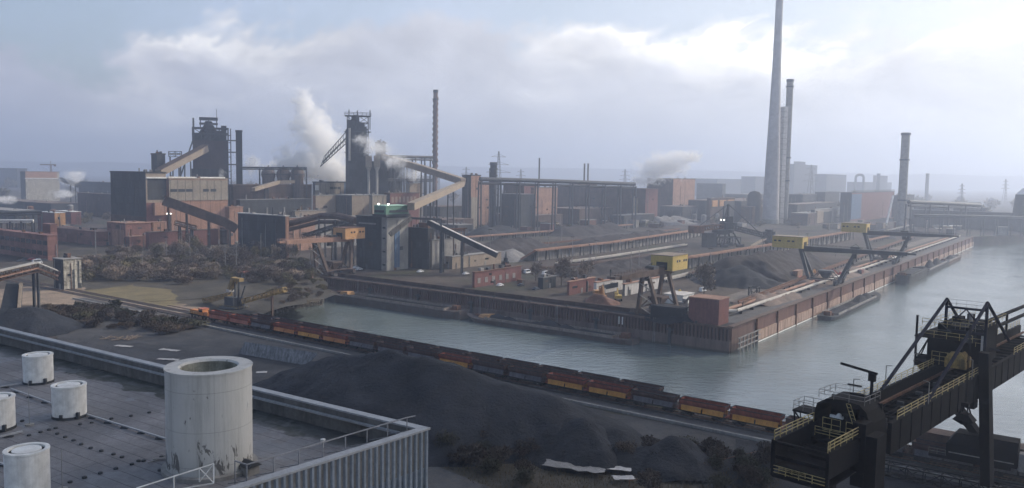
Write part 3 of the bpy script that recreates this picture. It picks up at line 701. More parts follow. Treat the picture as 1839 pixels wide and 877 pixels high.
# ventilators
def cyl(name, label, xl, xr, ytop_c, ybot, big=False, group=None):
    base = roofpt((xl + xr) / 2, ybot); dd = base.y * 1.0
    r = (xr - xl) / 2 * math.hypot(base.x, base.y) / F_PX * math.cos(math.atan(base.x / base.y)) * 1.0
    base = base + V3((base.x, base.y, 0)).normalized() * r          # ybot was the near rim
    r = (xr - xl) / 2 / F_PX * base.y
    h = ztop(base, ytop_c) - base.z
    o = thing(name, label, 'ventilator', Fr(base, 0), group)
    if big:
        bw = bpy.data.materials.new('peeling_white_paint'); bw.use_nodes = True; t = bw.node_tree; p = t.nodes['Principled BSDF']
        tc = N(t, 'ShaderNodeTexCoord').outputs['Object']; s = N(t, 'ShaderNodeSeparateXYZ'); L(t, tc, s.inputs[0])
        c = mix_c(t, noise(t, tc, .6, 7, .65), (.40, .39, .37), (.52, .51, .48))
        st = noise(t, shift(t, tc, (0, 0, 0), (1, 1, .08)), 1.6, 6, .7); c = mix_c(t, math_n(t, 'MULTIPLY', ramp(t, st, [(.48, 0.), (.7, 1.)]), .45), c, (.2, .19, .17))
        pe = noise(t, shift(t, tc, (2, 7, 0), (1, 1, .38)), 1.9, 6, .62, .6)
        zf = ramp(t, math_n(t, 'DIVIDE', s.outputs[2], h), [(.04, .05), (.1, .14), (.24, .08), (.38, 0.)])
        c = mix_c(t, ramp(t, math_n(t, 'ADD', pe, zf), [(.63, 0.), (.66, 1.)]), c, (.13, .125, .12))
        for zz_ in (.12 * h, .45 * h, .82 * h):
            c = mix_c(t, math_n(t, 'MULTIPLY', math_n(t, 'LESS_THAN', math_n(t, 'ABSOLUTE', math_n(t, 'SUBTRACT', s.outputs[2], zz_)), .014), .5), c, (.15, .14, .13))
        ang = math_n(t, 'FRACT', math_n(t, 'MULTIPLY', math_n(t, 'ARCTAN2', s.outputs[1], s.outputs[0]), .9))
        c = mix_c(t, math_n(t, 'MULTIPLY', math_n(t, 'LESS_THAN', ang, .008), .5), c, (.15, .14, .13))
        L(t, c, p.inputs['Base Color']); p.inputs['Roughness'].default_value = .7
        MB().lathe((0, 0, 0), [(r, .0), (r, h - .12), (r * 1.02, h - .1), (r * 1.02, h), (r * .70, h), (r * .68, h - .05), (r * .66, h - .12)], 64).build('pipe', bw, o, smooth=False)
        MB().lathe((0, 0, 0), [(r * .66, h - .12), (r * .66, h - 1.4), (.01, h - 1.4)], 48).build('inside', mat('pipe_inside', (.27, .27, .23), .3, 1., streak=.5), o)
        MB().lathe((0, 0, 0), [(r * 1.12, 0), (r * 1.12, .22), (r * .98, .25)], 48).build('collar', M['concrete'], o)
    else:
        MB().lathe((0, 0, 0), [(r, .18), (r, h - .12 * r), (r * 1.03, h - .1 * r), (r * 1.03, h), (r * .82, h), (r * .8, h - .12)], 40).build('pipe', M['white'], o)
        MB().lathe((0, 0, 0), [(r * .9, h - .12), (.01, h - .12)], 32).build('inside', M['black'], o)
        m = MB().lathe((0, 0, 0), [(r * .66, h - .1), (r * .66, h - .03), (.01, h + .02)], 32)
        m.build('lid', M['white'], o)
        MB().lathe((0, 0, 0), [(r * 1.04, 0), (r * 1.04, .16), (r * .9, .2)], 32).build('foot_ring', M['steel'], o)
        MB().box(-.1, .1, -r - .12, -r + .02, .2, .4).build('bracket', M['steel'], o); MB().box(r * .8, r * .8 + .2, -r * .6 - .2, -r * .6, .1, .5).build('bracket', M['steel'], o)
    return o
cyl('ventilation_pipe', 'huge white open pipe with peeling paint standing on the roof', 303, 453, 656, 863, True)
g_ = 'white ventilator drums on the flat roof'
cyl('ventilator', 'white capped ventilator drum closest to the roof parapet', 45, 94, 636, 692, group=g_)
cyl('ventilator', 'white capped drum midway between the parapet and the huge pipe, cable tray beside it', 97, 154, 690, 755, group=g_)
cyl('ventilator', 'white capped ventilator drum cut by the left picture edge', -36, 25, 712, 778, group=g_)
cyl('ventilator', 'white capped drum with black ring at the bottom edge of the photo', 14, 88, 806, 905, group=g_)
# cable trays
def tray(name, pts, label):
    P = [roofpt(x, y) for x, y in pts]; o = thing(name, label, 'cable tray', Fr(P[0], 0), 'cable trays on the roof')
    m = MB()
    for a, b_ in zip(P[:-1], P[1:]): m.beam(a - P[0] + V3((0, 0, .16)), b_ - P[0] + V3((0, 0, .16)), .14, .09)
    m.build('tray', cop, o)
    for a, b_ in zip(P[:-1], P[1:]):
        k = int((b_ - a).length / 2.4)
        for i in range(k + 1):
            c = a.lerp(b_, (i + .4) / (k + 1)) - P[0]; MB().box(c.x - .25, c.x + .25, c.y - .12, c.y + .12, 0, .1).build('support', M['steel'], o)
tray('cable_tray', [(155, 748), (306, 795)], 'long cable tray between the midway drum and the huge pipe')
tray('cable_tray', [(20, 702), (98, 730)], 'cable tray running up to the midway white drum')
tray('cable_tray', [(0, 789), (40, 779)], 'short cable tray by the drum at the left picture edge')
tray('cable_tray', [(-10, 700), (38, 692)], 'short cable tray at the drum next to the parapet')
tray('cable_tray', [(-10, 833), (16, 842)], 'cable stub left of the bottom drum')
# roof drains / small vents in two rows
for i, (x, y) in enumerate([(52, 783), (73, 777), (88, 773), (100, 770), (103, 780), (117, 786), (132, 792), (146, 799), (163, 806), (182, 811), (204, 817), (219, 822), (237, 835), (249, 829), (258, 829), (208, 843), (180, 851), (152, 859), (126, 867), (40, 757), (165, 760), (144, 763), (200, 753), (235, 748), (268, 742), (290, 822), (287, 846)]):
    P = roofpt(x, y); o = MB().lathe((0, 0, 0), [(.13, 0), (.13, .09), (.09, .12), (.01, .13)], 10).build('roof_vent', M['steel'], None, Fr(P, 0))
    tag(o, 'small dark round vent cap, one of many dotted over the roof', 'vent', 'small dark vent caps on the roof')
for x, y, h in ((112, 880, 72), (53, 764, 78)):
    P = roofpt(x, y); o = thing('lightning_rod', 'thin lightning rod ' + ('near the bottom edge of the roof' if y > 800 else 'between the drums at the left edge'), 'lightning rod', Fr(P, 0))
    MB().beam((0, 0, .05), (0, 0, ztop(P, y - h) - P.z), .03).build('rod', rm, o); MB().lathe((0, 0, 0), [(.28, 0), (.28, .1), (.05, .14)], 14).build('foot', M['concrete'], o)
P = roofpt(275, 828); m = MB().beam((0, 0, .1), (.9, .2, .1), .12, .06); m.beam((-.1, -.5, .08), (.35, .1, .08), .05); m.beam((0, .25, .07), (.8, .45, .07), .1, .05)
tag(m.build('plank_pile', M['conv'], None, Fr(P, 0)), 'few loose planks lying on the roof near the huge pipe', 'planks')
P = roofpt(580, 804); o = MB().lathe((0, 0, 0), [(.05, 0), (.05, .4), (.16, .42), (.16, .55), (.01, .6)], 12).build('roof_outlet', M['white'], None, Fr(P, 0)); tag(o, 'tiny white capped outlet pipe between the rail and the parapet', 'vent')
P = roofpt(446, 850); o = thing('roof_hatch', 'small dark pitched roof box right beside the huge pipe', 'roof box', Fr(P, FB.rot)); MB().box(-.5, .5, -.4, .4, 0, .5).build('box', M['concrete'], o)
m = MB(); m.hexa([(-.6, -.5, .5), (.6, -.5, .5), (.6, .5, .5), (-.6, .5, .5), (-.6, -.05, .8), (.6, -.05, .8), (.6, .05, .8), (-.6, .05, .8)]); m.build('lid', M['steel'], o)

# ------------------------------------------------------------------ black ship unloader in front on the right
e44 = V3((math.sin(R(44)), math.cos(R(44)), 0)); O44 = at(1490, 815, 37)
FK = Fr((O44.x, O44.y, G), math.atan2(e44.y, e44.x))    # x along the girder, y to the LEFT, z above ground
TZ = 27.0
kr = thing('ship_unloader', 'black gantry ship unloader with yellow railings and a hanging grab', 'crane', FK)
bk = mat('soot_black_steel', (.0065, .0065, .008), .5, .4, rough=.85, dirt=.2, dirtc=(.022, .016, .012), spec=.12)
yr = mat('yellow_railing', (.40, .32, .15), .25, 1., rough=.7, dirt=.7, dirtc=(.12, .09, .05))
# girders
m = MB().box(-.1, 17, -.05, .35, TZ - 3, TZ); m.box(17, 112, -.65, -.1, TZ - 4, TZ); m.build('girder', bk, kr)
m = MB().box(-.1, 112, 6.3, 6.8, TZ - 3.4, TZ); m.build('girder', bk, kr)
m = MB()
for i in range(20, 112, 4): MB().box(i, i + .25, -.75, -.65, TZ - 3.95, TZ - .05).build('stiffener', bk, kr)
m = MB()
x = 0.
while x < 110:
    m.box(x, x + .3, 0, 6.4, TZ - 2.1, TZ - 1.7)
    if int(x / 3.2) % 2: m.beam((x, .2, TZ - 1.9), (x + 3.2, 6.2, TZ - 1.9), .15)
    x += 3.2
m.build('cross_beam', bk, kr)
m = MB().box(0, 15, .35, 6.3, TZ - 3.0, TZ - 2.8); m.box(17, 112, -.09, 6.29, TZ - 2.9, TZ - 2.7); m.build('trough_floor', bk, kr)
m = MB().box(-.2, .1, -.05, 6.7, TZ - .3, TZ); m.box(-.2, .1, -.05, 6.7, TZ - 4.2, TZ - 3.9); m.box(-.2, .1, 6.4, 6.7, TZ - 4.2, TZ); m.box(-.25, .05, -.1, .25, TZ - 4.2, TZ - .3); m.box(-.2, 12, .2, 6.5, TZ - 4.3, TZ - 4.15); m.build('end_frame', bk, kr)
# yellow rails
def krail(name, p, q, h=1.15, post=1.5, r=.085): 
    m = MB(); m.rail([p, q], h, r, post, (1., .66, .33)); return m.build(name, yr, kr)
krail('railing', (0, 0.2, TZ), (10.2, .2, TZ)); krail('railing', (0, 6.5, TZ), (10.5, 6.5, TZ)); krail('railing', (-.1, .2, TZ - 4.1), (-.1, 6.5, TZ - 4.1))
krail('railing', (1.5, 3.3, TZ - 4.1), (1.5, 6.5, TZ - 4.1)); krail('railing', (10.3, .6, TZ - 1.6), (10.3, 6.2, TZ - 1.6)); krail('railing', (19, -.55, TZ), (57, -.55, TZ), 1.2, 2.4); krail('railing', (22, 6.6, TZ), (112, 6.6, TZ), 1.1, 2.4); krail('railing', (76, -.55, TZ), (112, -.55, TZ), 1.2, 2.4)
krail('railing', (.6, .2, TZ), (.6, .25, TZ))
# trolley with curved hood over the near end
m = MB()
prof = [(0, -1.6), (0, .9), (.55, 2.3), (1.4, 3.05), (3.2, 3.3), (5.4, 3.1), (6.6, 2.3), (6.9, .9), (6.9, -1.6)]
for (y0, z0_), (y1, z1_) in zip(prof[:-1], prof[1:]):
    m.hexa([(11, y0 - .2, TZ + z0_), (16, y0 - .2, TZ + z0_), (16, y1 - .2, TZ + z1_), (11, y1 - .2, TZ + z1_), (11, y0 - .2 + .1, TZ + z0_ - .5), (16, y0 - .1, TZ + z0_ - .5), (16, y1 - .1, TZ + z1_ - .5), (11, y1 - .1, TZ + z1_ - .5)])
m.box(15.4, 15.7, .1, 6.4, TZ - 2, TZ + 2.6); m.box(12, 15, 1, 5.6, TZ - 1.5, TZ + .6); m.box(12.5, 13.4, 2, 3, TZ + .6, TZ + 2)
hood = m.build('trolley_hood', bk, kr)
m = MB(); m.rail([(11, .6, TZ + 3.1), (16, .6, TZ + 3.0), (16, 6.2, TZ + 3.0), (11, 6.2, TZ + 3.1), (11, .6, TZ + 3.1)], 1.0, .05, 1.4); m.build('hood_railing', M['conv'], hood)
m = MB(); m.rail([(11, 6.9, TZ + .9), (11, 9.4, TZ + .9), (14, 9.4, TZ + .9), (14, 6.9, TZ + .9)], 1.1, .055, 1.2); m.build('hood_railing', M['conv'], hood)
m = MB().box(10.9, 14.1, 6.8, 9.5, TZ + .6, TZ + .85); m.beam((11.1, 7, TZ - 2), (11.1, 9.3, TZ + .6), .15); m.beam((11, 8.6, TZ - 4.5), (11, 9.3, TZ + .6), .16); m.beam((11, 7.8, TZ - 4.5), (11, 8.5, TZ + .6), .1); m.build('side_platform', bk, hood)
m = MB()                                                # stair on the hood and rail cages
for k in (0, .5): m.beam((10.8, 2.2 + k, TZ + 3.), (10.8, .9 + k, TZ - .4), .07)
for i in range(8): m.beam((10.8, 2.2 - 1.3 * i / 8, TZ + 3 - 3.4 * i / 8), (10.8, 2.7 - 1.3 * i / 8, TZ + 3 - 3.4 * i / 8), .05)
for y0 in (.3, 3.2): m.rail([(10.6, y0, TZ - .7), (10.6, y0 + 2.2, TZ - .7)], 1.5, .07, .75, (1., .5, 0.))
m.build('stair', yr, hood)
m = MB().tube((10.9, 3.6, TZ + 1.25), (11.2, 3.6, TZ + 1.25), .28, n=14); m.box(11.2, 11.6, 3.2, 4.8, TZ + .8, TZ + 1.1); m.build('lamp_glass', M['white'], hood)
m = MB().beam((15.5, 1.5, TZ + 2.5), (15.5, 1.5, TZ + 6.4), .3); m.beam((15.5, .9, TZ + 6.2), (13.2, 4.6, TZ + 7.3), .22, .3); m.box(15.2, 15.8, 1.1, 1.9, TZ + 5.2, TZ + 6.3); m.build('jib', bk, hood)
m = MB().box(13, 13.3, 1.5, 3.2, TZ + 3.7, TZ + 3.85); m.box(15, 15.3, 2.6, 4.3, TZ + 4.3, TZ + 4.45); m.build('lamp_bar', bk, hood)
# pillars / portal legs
def kz(px, py, y):                                        # point of the vertical plane y=const seen at that pixel
    lo, hi = -20., 160.
    for _ in range(40):
        md = (lo + hi) / 2
        if proj(FK.w(md, y, 30.))[0] < px: lo = md
        else: hi = md
    P = FK.w(lo, y, 0); return V3((lo, y, ztop(P, py) - G))
s1_ = kz(1576, 757, -1.3).x
m = MB().box(s1_ - 1.6, s1_ + 1.4, -2.0, -.7, 0 - 5, TZ + .3); m.build('leg', bk, kr)
m = MB().box(s1_ - 1.6, s1_ + .6, -.65, .9, TZ - 6, TZ + 1.6); m.build('pillar_head', bk, kr)
m = MB().box(16.5, 19.5, 6.9, 8.2, -5, TZ + .5); m.build('leg', bk, kr)
def taper(m, x0, x1, y0, y1, zt, X0, X1, zb): m.hexa([(X0, y0, zb), (X1, y0, zb), (X1, y1, zb), (X0, y1, zb), (x0, y0, zt), (x1, y0, zt), (x1, y1, zt), (x0, y1, zt)])
lt, lbm = kz(1775, 634, -2.), kz(1795, 840, -2.)
m = MB(); taper(m, lt.x - .9, lt.x + .9, -2.2, -.75, lt.z, lbm.x - 1.2, lbm.x + 1.4, lbm.z - 3); m.build('leg', bk, kr)
m = MB().box(lt.x - 1.0, lt.x + 1.0, -.7, 8, TZ - 5.2, TZ - 4.05); m.build('portal_head', bk, kr)
l2 = kz(1800, 700, 8.)
m = MB(); taper(m, lt.x - 1.2, lt.x + 1.2, 6.9, 8.6, TZ + 1, l2.x - 1.2, l2.x + 1.2, 0); m.build('leg', bk, kr)
# machine house above the girder
m = MB().box(60, 69, .6, 7.4, TZ + .4, TZ + 6.4); m.box(56.5, 60, 2.5, 7.8, TZ, TZ + 4.6); hs = m.build('machine_house', bk, kr)
m = MB()
for z in (4.6, 6.5): m.rail([(56, 8.6, TZ + z), (56, 1, TZ + z)], 1.1, .07, 1.8)
m.rail([(56.4, 9.6, TZ + 4.6), (66, 9.6, TZ + 4.6)], 1.1, .06, 2); m.rail([(60, 0.4, TZ + 6.4), (73, .4, TZ + 6.4), (73, 7.6, TZ + 6.4), (60, 7.6, TZ + 6.4), (60, .4, TZ + 6.4)], 1.1, .06, 2)
m.rail([(55.8, 6.8, TZ + .3), (55.8, 3.3, TZ + .3)], 2.1, .07, 1.1, (1., .66, .33)); m.rail([(59.5, 2.4, TZ + 3.4), (59.5, .4, TZ + 3.4)], 1.3, .07, .8); m.build('house_railing', yr, hs)
m = MB().box(55.9, 60, 1, 9.7, TZ + 4.4, TZ + 4.6); m.box(57, 68, 7.6, 9.7, TZ + 4.4, TZ + 4.6); m.beam((56, 9.4, TZ - .5), (56, 9.4, TZ + 8), .3); m.beam((56, 9.4, TZ + 1.5), (56, 1.5, TZ + 1.5), .25); m.beam((58, 9.5, TZ), (58, 8.0, TZ + 4.4), .18); m.beam((56, 9.4, TZ + .4), (56, 7.5, TZ + 4.4), .16); m.box(56.2, 57.4, 7.8, 9.2, TZ - .2, TZ + 1.2); m.build('gantry', bk, hs)
m = MB().box(55.3, 58.5, 1.6, 4.7, TZ + .2, TZ + 1.7); m.hexa([(55.3, 1.6, TZ + 1.71), (58.5, 1.6, TZ + 1.71), (58.5, 4.7, TZ + 1.71), (55.3, 4.7, TZ + 1.71), (55.9, 2.5, TZ + 2.7), (58, 2.5, TZ + 2.7), (58, 4.0, TZ + 2.7), (55.9, 4.0, TZ + 2.7)])
m.build('yellow_cab', mat('grimy_yellow', (.34, .22, .07), .3, .8, streak=.8, dirt=.6, dirtc=(.09, .07, .04)), hs)
m = MB().box(59.3, 59.6, .1, .6, TZ + 2.4, TZ + 5.6); m.build('tube_lamp', M['white'], hs); MB().tube((62, 3, TZ + 6.4), (62, 3, TZ + 8.4), .35, n=10).build('exhaust', M['conv'], hs)
# A frames: find apex heights from where they stand
aL, aR = kz(1696, 537, 6.3), kz(1768, 544, -.3)
zA = max(aL.z, aR.z); xA = (aL.x + aR.x) / 2
m = MB(); fr_ = mat('blue_black_strut', (.014, .016, .028), .2, .5, rough=.9, spec=.15)
bl_ = kz(1585, 697, 6.5); br_ = kz(1665, 716, -.6)
rb, rr2 = kz(1737, 600, 6.3), kz(1812, 612, -.3)
m.tube((bl_.x, 6.5, TZ), aL, .26, n=10); m.tube((br_.x, -.55, TZ), aR, .26, n=10); m.tube(aL, rb, .25, n=10); m.tube(aR, rr2, .25, n=10); m.build('a_frame_strut', fr_, kr)
m = MB(); m.beam(aL, (aL.x, aL.y, TZ + 6.4), .4); m.beam(aR, (aR.x, aR.y, TZ), .4)
for f, t_ in ((1.3, .3), (5.2, .35)): m.beam(aL - V3((0, 0, f)), aR - V3((0, 0, f)), t_, t_ * 1.2)
m.beam(aL - V3((0, 0, 5)), (aL + aR) / 2 - V3((0, 0, 1.4)), .15); m.beam(aR - V3((0, 0, 5)), (aL + aR) / 2 - V3((0, 0, 1.4)), .15); m.beam(aL - V3((0, 0, 9.5)), (aL + aR) / 2 - V3((0, 0, 5.2)), .15); m.beam((aL + aR) / 2 - V3((0, 0, 7)), aR - V3((0, 0, 9)) + V3((9, 0, 0)), .3); m.build('mast', fr_, kr)
m = MB(); m.rail([aL - V3((0, 0, 1.2)), aR - V3((0, 0, 1.2))], 1.2, .05, 1.6); m.rail([aL - V3((0, 0, 5)), aR - V3((0, 0, 5))], 1.2, .05, 1.6); m.build('mast_railing', M['conv'], kr)
m = MB()
for z in (3.2, 5.0): m.beam((76, 4.5, TZ + z), (112, 4.5, TZ + z), .5)
for x in (78, 84, 92): m.beam((x, 4.5, TZ), (x, 4.5, TZ + 5), .35)
m.build('upper_boom', bk, kr)
for i in range(14):
    x = 20 + i * 2.6; MB().box(x, x + .5, .6 + (i % 3) * 1.4, 1.5 + (i % 3) * 1.4, TZ - 1.69, TZ - 1.2).build('idler', M['steel'], kr)
m = MB()
for y in (.9, 5.6): m.box(17.2, 112, y, y + .3, TZ - 1.68, TZ - 1.3)
m.build('trolley_rail', M['rust'], kr)
m = MB()
for y in (1.9, 2.6, 4.1): m.beam((17, y, TZ - .9), (56, y, TZ - .7), .07)
m.build('rope', bk, kr)
for x, y in ((24, 7), (36, 7), (48, 7), (30, -.8), (50, -.8)):
    m = MB().beam((x, y, TZ), (x, y, TZ + 3.0), .1).beam((x, y, TZ + 3.), (x + .1, y + (.8 if y < 0 else -.8), TZ + 3.1), .1); m.build('lamp_pole', M['conv'], kr)
m = MB()
for k in range(4):
    z = TZ + .8 + k * 1.5; m.box(59.6, 59.95, 5.2, 7.3, z, z + .12); m.beam((59.5, 5.2 if k % 2 else 7.2, z), (59.5, 7.2 if k % 2 else 5.2, z + 1.5), .35, .1)
m.build('house_stair', M['steel'], hs)
for k, (x, y, a, c, e_) in enumerate(((61, 1.2, 2.2, 1.6, 1.4), (65.5, 1.4, 1.6, 2.2, 1.), (64, 5, 2.4, 1.4, 1.7), (67.4, 4, 1, 1, 2.2))): MB().box(x, x + a, y, y + c, TZ + 6.41, TZ + 6.4 + e_ * .5).build('roof_unit', bk, hs)
for y in (1.4, 3.2, 5.): MB().box(59.8, 59.99, y, y + 1.1, TZ + 4.8, TZ + 5.7).build('window', M['glass'], hs)
# grab on ropes
gp = kz(1738, 755, -2.2); gz = gp.z
GS = .62
gr = thing('clamshell_grab', 'black clamshell grab hanging under the unloader girder over the water', 'grab', Fr(FK.w(gp.x, -2.2, gz), FK.rot))
for s_ in (-1, 1):                                        # two bucket halves, hinged in the middle
    m = MB(); yb = sorted((0, s_ * .25)); yo_ = sorted((0.02 * s_, s_ * 1.75)); yt_ = sorted((0.02 * s_, s_ * .75))
    def hx(y0, z0_, y1, z1_, w0, w1): m.hexa([(-w0, y0[0], z0_), (w0, y0[0], z0_), (w0, y0[1], z0_), (-w0, y0[1], z0_), (-w1, y1[0], z1_), (w1, y1[0], z1_), (w1, y1[1], z1_), (-w1, y1[1], z1_)])
    hx(yb, -.6, yo_, .1, 1.1, 1.2); hx(yo_, .101, yt_, 1.3, 1.2, .9); m.build('jaw', bk, gr)
for a in (-1, 1):
    for b_ in (-1, 1): MB().beam((a * .8, b_ * .7, 1.2), (a * .35, b_ * .4, 2.7), .2).build('arm', bk, gr)
MB().box(-.5, .5, -.6, .6, 2.6, 3.3).build('grab_head', bk, gr)
for a in (-.3, .3): MB().beam((a, 0, 2.6), (a, 0, TZ - gz + G - .5), .1).build('rope', bk, gr)
for o in [c for c in bpy.data.objects if c.parent == gr and c.name.split('.')[0] in ('jaw', 'arm', 'grab_head')]: o.scale = (.8, .8, .8)
# bunker platform and heavy low beams under the unloader
hp = thing('receiving_hopper', 'black receiving hopper on the low rusty rail beam under the unloader', 'hopper', Fr(at(1762, 840, G + 2) - V3((0, 0, 2.)), NF.rot))
m = MB().box(-9, 5, -2, 3, 3, 3.6); m.box(-6, 6, -2, 3, 3.6, 6.2); m.hexa([(-6, -2, 6.2), (6, -2, 6.2), (6, 3, 6.2), (-6, 3, 6.2), (-4.4, -1.4, 8.4), (6, -1.4, 8.4), (6, 2.4, 8.4), (-4.4, 2.4, 8.4)]); m.build('hopper_body', bk, hp)
m = MB().rail([(-9, -2, 3.6), (-6, -2, 3.6)], 1.1, .06, 1.4); m.build('rails', M['conv'], hp); MB().box(6.2, 7.6, -2, 0, 3.2, 6.6).build('cabinet', M['conv'], hp)
MB().box(-5.5, 5.5, -2.1, -2.005, 4.4, 4.6).build('ledge', M['concrete'], hp)
lb = thing('rail_beam', 'long low rust-brown beam on short trestles under the unloader', 'beam', Fr(at(1570, 800, G), NF.rot))
m = MB().box(0, 75, -1, 3.4, 3.0, 5.2); m.build('beam', M['browns'], lb)
for i in range(9):
    m = MB(); taper(m, 1 + i * 8.5, 3.6 + i * 8.5, -.8, 3.2, 3., 1.6 + i * 8.5, 3 + i * 8.5, -.2); m.build('trestle', M['browns'], lb)
sh_ = thing('trestle_frame', 'dark tangle of conveyor frames in the shadow at the unloader foot', 'conveyor', Fr(at(1600, 850, G), NF.rot))
m = MB(); m.lattice((-6, -2, 1.5), (58, -2, 1.5), 2.4, 2.2, 3, .22)
for i in range(8): m.beam((i * 8, -2, .4), (i * 8 + 2, -4, -1), .3)
m.build('frame', bk, sh_); MB().tube((0, -2, 2.2), (50, -2, 2.2), .3, n=8).build('pipe', M['conv'], sh_)
sheet('coal_yard', [(1340, 790), (1900, 880), (2300, 1300), (1200, 1300), (1250, 870)], G + .12, 'coal')
# ------------------------------------------------------------------ train
wl_ = (TB - TA).length / 17
rimm = M['coal']
wm = dict(frame=mat('waggon_black', (.03, .028, .028), .3, .8), body=mat('waggon_brown', (.115, .065, .055), .25, .5, streak=.5, dirt=.2),
          redb=mat('waggon_red', (.30, .085, .055), .2, .5, streak=.4), yel=mat('waggon_yellow_door', (.62, .30, .07), .12, .5, streak=.35, dirtc=(.3, .14, .06)),
          sal=mat('waggon_salmon_door', (.42, .15, .10), .12, .5, streak=.4, dirtc=(.2, .09, .07)), gry=mat('waggon_grey_door', (.16, .15, .165), .15, .5, streak=.4),
          org=mat('waggon_orange_door', (.55, .22, .08), .12, .5, streak=.35, dirtc=(.26, .12, .06)))
def waggon(bodym, doorm, label, group):
    Lw = wl_ - .25
    o = bpy.data.objects.new('hopper_waggon', None); COL.objects.link(o); o.empty_display_size = .1; tag(o, label, 'railway waggon', group)
    a, b_ = .75, Lw - .75
    MB().box(.3, Lw - .3, -1.2, 1.2, 1.0, 1.25).build('underframe', wm['frame'], o)
    m = MB()    # flared hopper sides as thin shells with open top
    for s_ in (1, -1):
        P = [(a, s_ * 1.25, 2.55), (b_, s_ * 1.25, 2.55), (b_ + .3, s_ * 1.5, 3.2), (a - .3, s_ * 1.5, 3.2)]
        Q = [(x, y - s_ * .1, z) for x, y, z in P]
        m.hexa([P[0], P[1], Q[1], Q[0], P[3], P[2], Q[2], Q[3]] if s_ < 0 else [Q[0], Q[1], P[1], P[0], Q[3], Q[2], P[2], P[3]])
        P = [(a - .3, s_ * 1.5, 3.2), (b_ + .3, s_ * 1.5, 3.2), (b_ + .3, s_ * 1.5, 3.85), (a - .3, s_ * 1.5, 3.85)]
        Q = [(x, y - s_ * .1, z) for x, y, z in P]
        m.hexa([P[0], P[1], Q[1], Q[0], P[3], P[2], Q[2], Q[3]] if s_ < 0 else [Q[0], Q[1], P[1], P[0], Q[3], Q[2], P[2], P[3]])
    for x0, x1, t_ in ((a - .3, a + .55, 1), (b_ + .3, b_ - .55, -1)):
        m.hexa([(x1, -1.2, 2.3), (x1 + t_ * .1, -1.2, 2.3), (x1 + t_ * .1, 1.2, 2.3), (x1, 1.2, 2.3), (x0, -1.45, 3.85), (x0 + t_ * .1, -1.45, 3.85), (x0 + t_ * .1, 1.45, 3.85), (x0, 1.45, 3.85)])
    for k in range(7):
        x = a + (b_ - a) * k / 6
        for s_ in (1, -1): m.box(x - .06, x + .06, s_ * 1.5 - (.0 if s_ > 0 else .08), s_ * 1.5 + (.08 if s_ > 0 else .0), 3.2, 3.82)
    m.build('hopper_body', bodym, o)
    m = MB().box(a - .36, b_ + .36, 1.42, 1.62, 3.851, 3.98); m.box(a - .36, b_ + .36, -1.62, -1.42, 3.851, 3.98); m.box(a - .36, a - .16, -1.42, 1.42, 3.851, 3.98); m.box(b_ + .16, b_ + .36, -1.42, 1.42, 3.851, 3.98); m.build('rim', rimm, o)
    md = Lw / 2
    for x0, x1 in ((a + .25, md - .2), (md + .2, b_ - .25)):
        m = MB()
        for s_ in (1, -1):
            P = [(x0, s_ * 1.52, 1.3), (x1, s_ * 1.52, 1.3), (x1, s_ * 1.28, 2.5), (x0, s_ * 1.28, 2.5)]; Q = [(x, y - s_ * .12, z) for x, y, z in P]
            m.hexa([P[0], P[1], Q[1], Q[0], P[3], P[2], Q[2], Q[3]] if s_ < 0 else [Q[0], Q[1], P[1], P[0], Q[3], Q[2], P[2], P[3]])
        m.build('side_door', doorm, o)
    m = MB().box(.0, .75, -1.3, 1.3, 1.26, 1.36); m.box(Lw - .75, Lw, -1.3, 1.3, 1.26, 1.36)
    for x in (.1, Lw - .1): m.rail([(x, -1.25, 1.36), (x, 1.25, 1.36)], 1.1, .06, 1.2)
    m.beam((.2, -1.2, 1.4), (1.2, -1.2, 3.4), .1); m.beam((Lw - .2, -1.2, 1.4), (Lw - 1.2, -1.2, 3.4), .1); m.box(.25, .7, -.9, .9, 1.4, 2.3); m.build('end_platform', bodym, o)
    m = MB(); n_ = 0
    fill = [(a + .2, 2.9), (a + 2.4, 3.35), (md, 3.1), (b_ - 2.4, 3.4), (b_ - .2, 2.9)]
    for (x0, z0_), (x1, z1_) in zip(fill[:-1], fill[1:]):
        for y0, y1, d0, d1 in ((-1.38, 0, -.25, .2), (0, 1.38, .2, -.25)):
            m.face([(x0, y0, z0_ + d0), (x1, y0, z1_ + d0), (x1, y1, z1_ + d1), (x0, y1, z0_ + d1)])
    m.build('load', M['ore'], o)
    for x in (1.5, 3.3, Lw - 3.3, Lw - 1.5):
        m = MB()
        for s_ in (-.75, .75): m.tube((x, s_ - .07, .47), (x, s_ + .07, .47), .46, n=12)
        m.beam((x, -.7, .47), (x, .7, .47), .15); m.build('wheelset', wm['frame'], o)
    for x in (2.4, Lw - 2.4):
        m = MB().box(x - .2, x + .2, -.95, .95, .45, .7)
        for s_ in (-1.05, 1.05): m.box(x - 1.5, x + 1.5, s_ - .1, s_ + .1, .35, .75)
        m.build('bogie', wm['frame'], o)
    return o
cols = 'sal sal gry org yel org gry gry gry yel gry gry yel yel gry yel yel gry gry gry gry'.split()
cname = dict(sal='salmon-red', gry='grey', org='orange', yel='yellow')
names2 = dict(sal='redb', gry='body', org='redb', yel='redb')
g1 = 'hopper waggons of the near train'
protos = {}
def place_w(o, s, off):
    p = TA + TD * s + TN * off; o.location = (p.x, p.y, G + .42 + .004); o.rotation_euler.z = NF.rot
for i in range(21):
    k = cols[i]
    lab = '%s-doored brown hopper waggon, %s behind the orange locomotive on the near track' % (cname[k], ORD[i] if i < 18 else str(i + 1) + 'th')
    if k not in protos: o = protos[k] = waggon(wm[names2[k]], wm[k], lab, g1)
    else: o = copy_tree(protos[k]); o['label'] = lab
    place_w(o, i * wl_ + .12, 0)
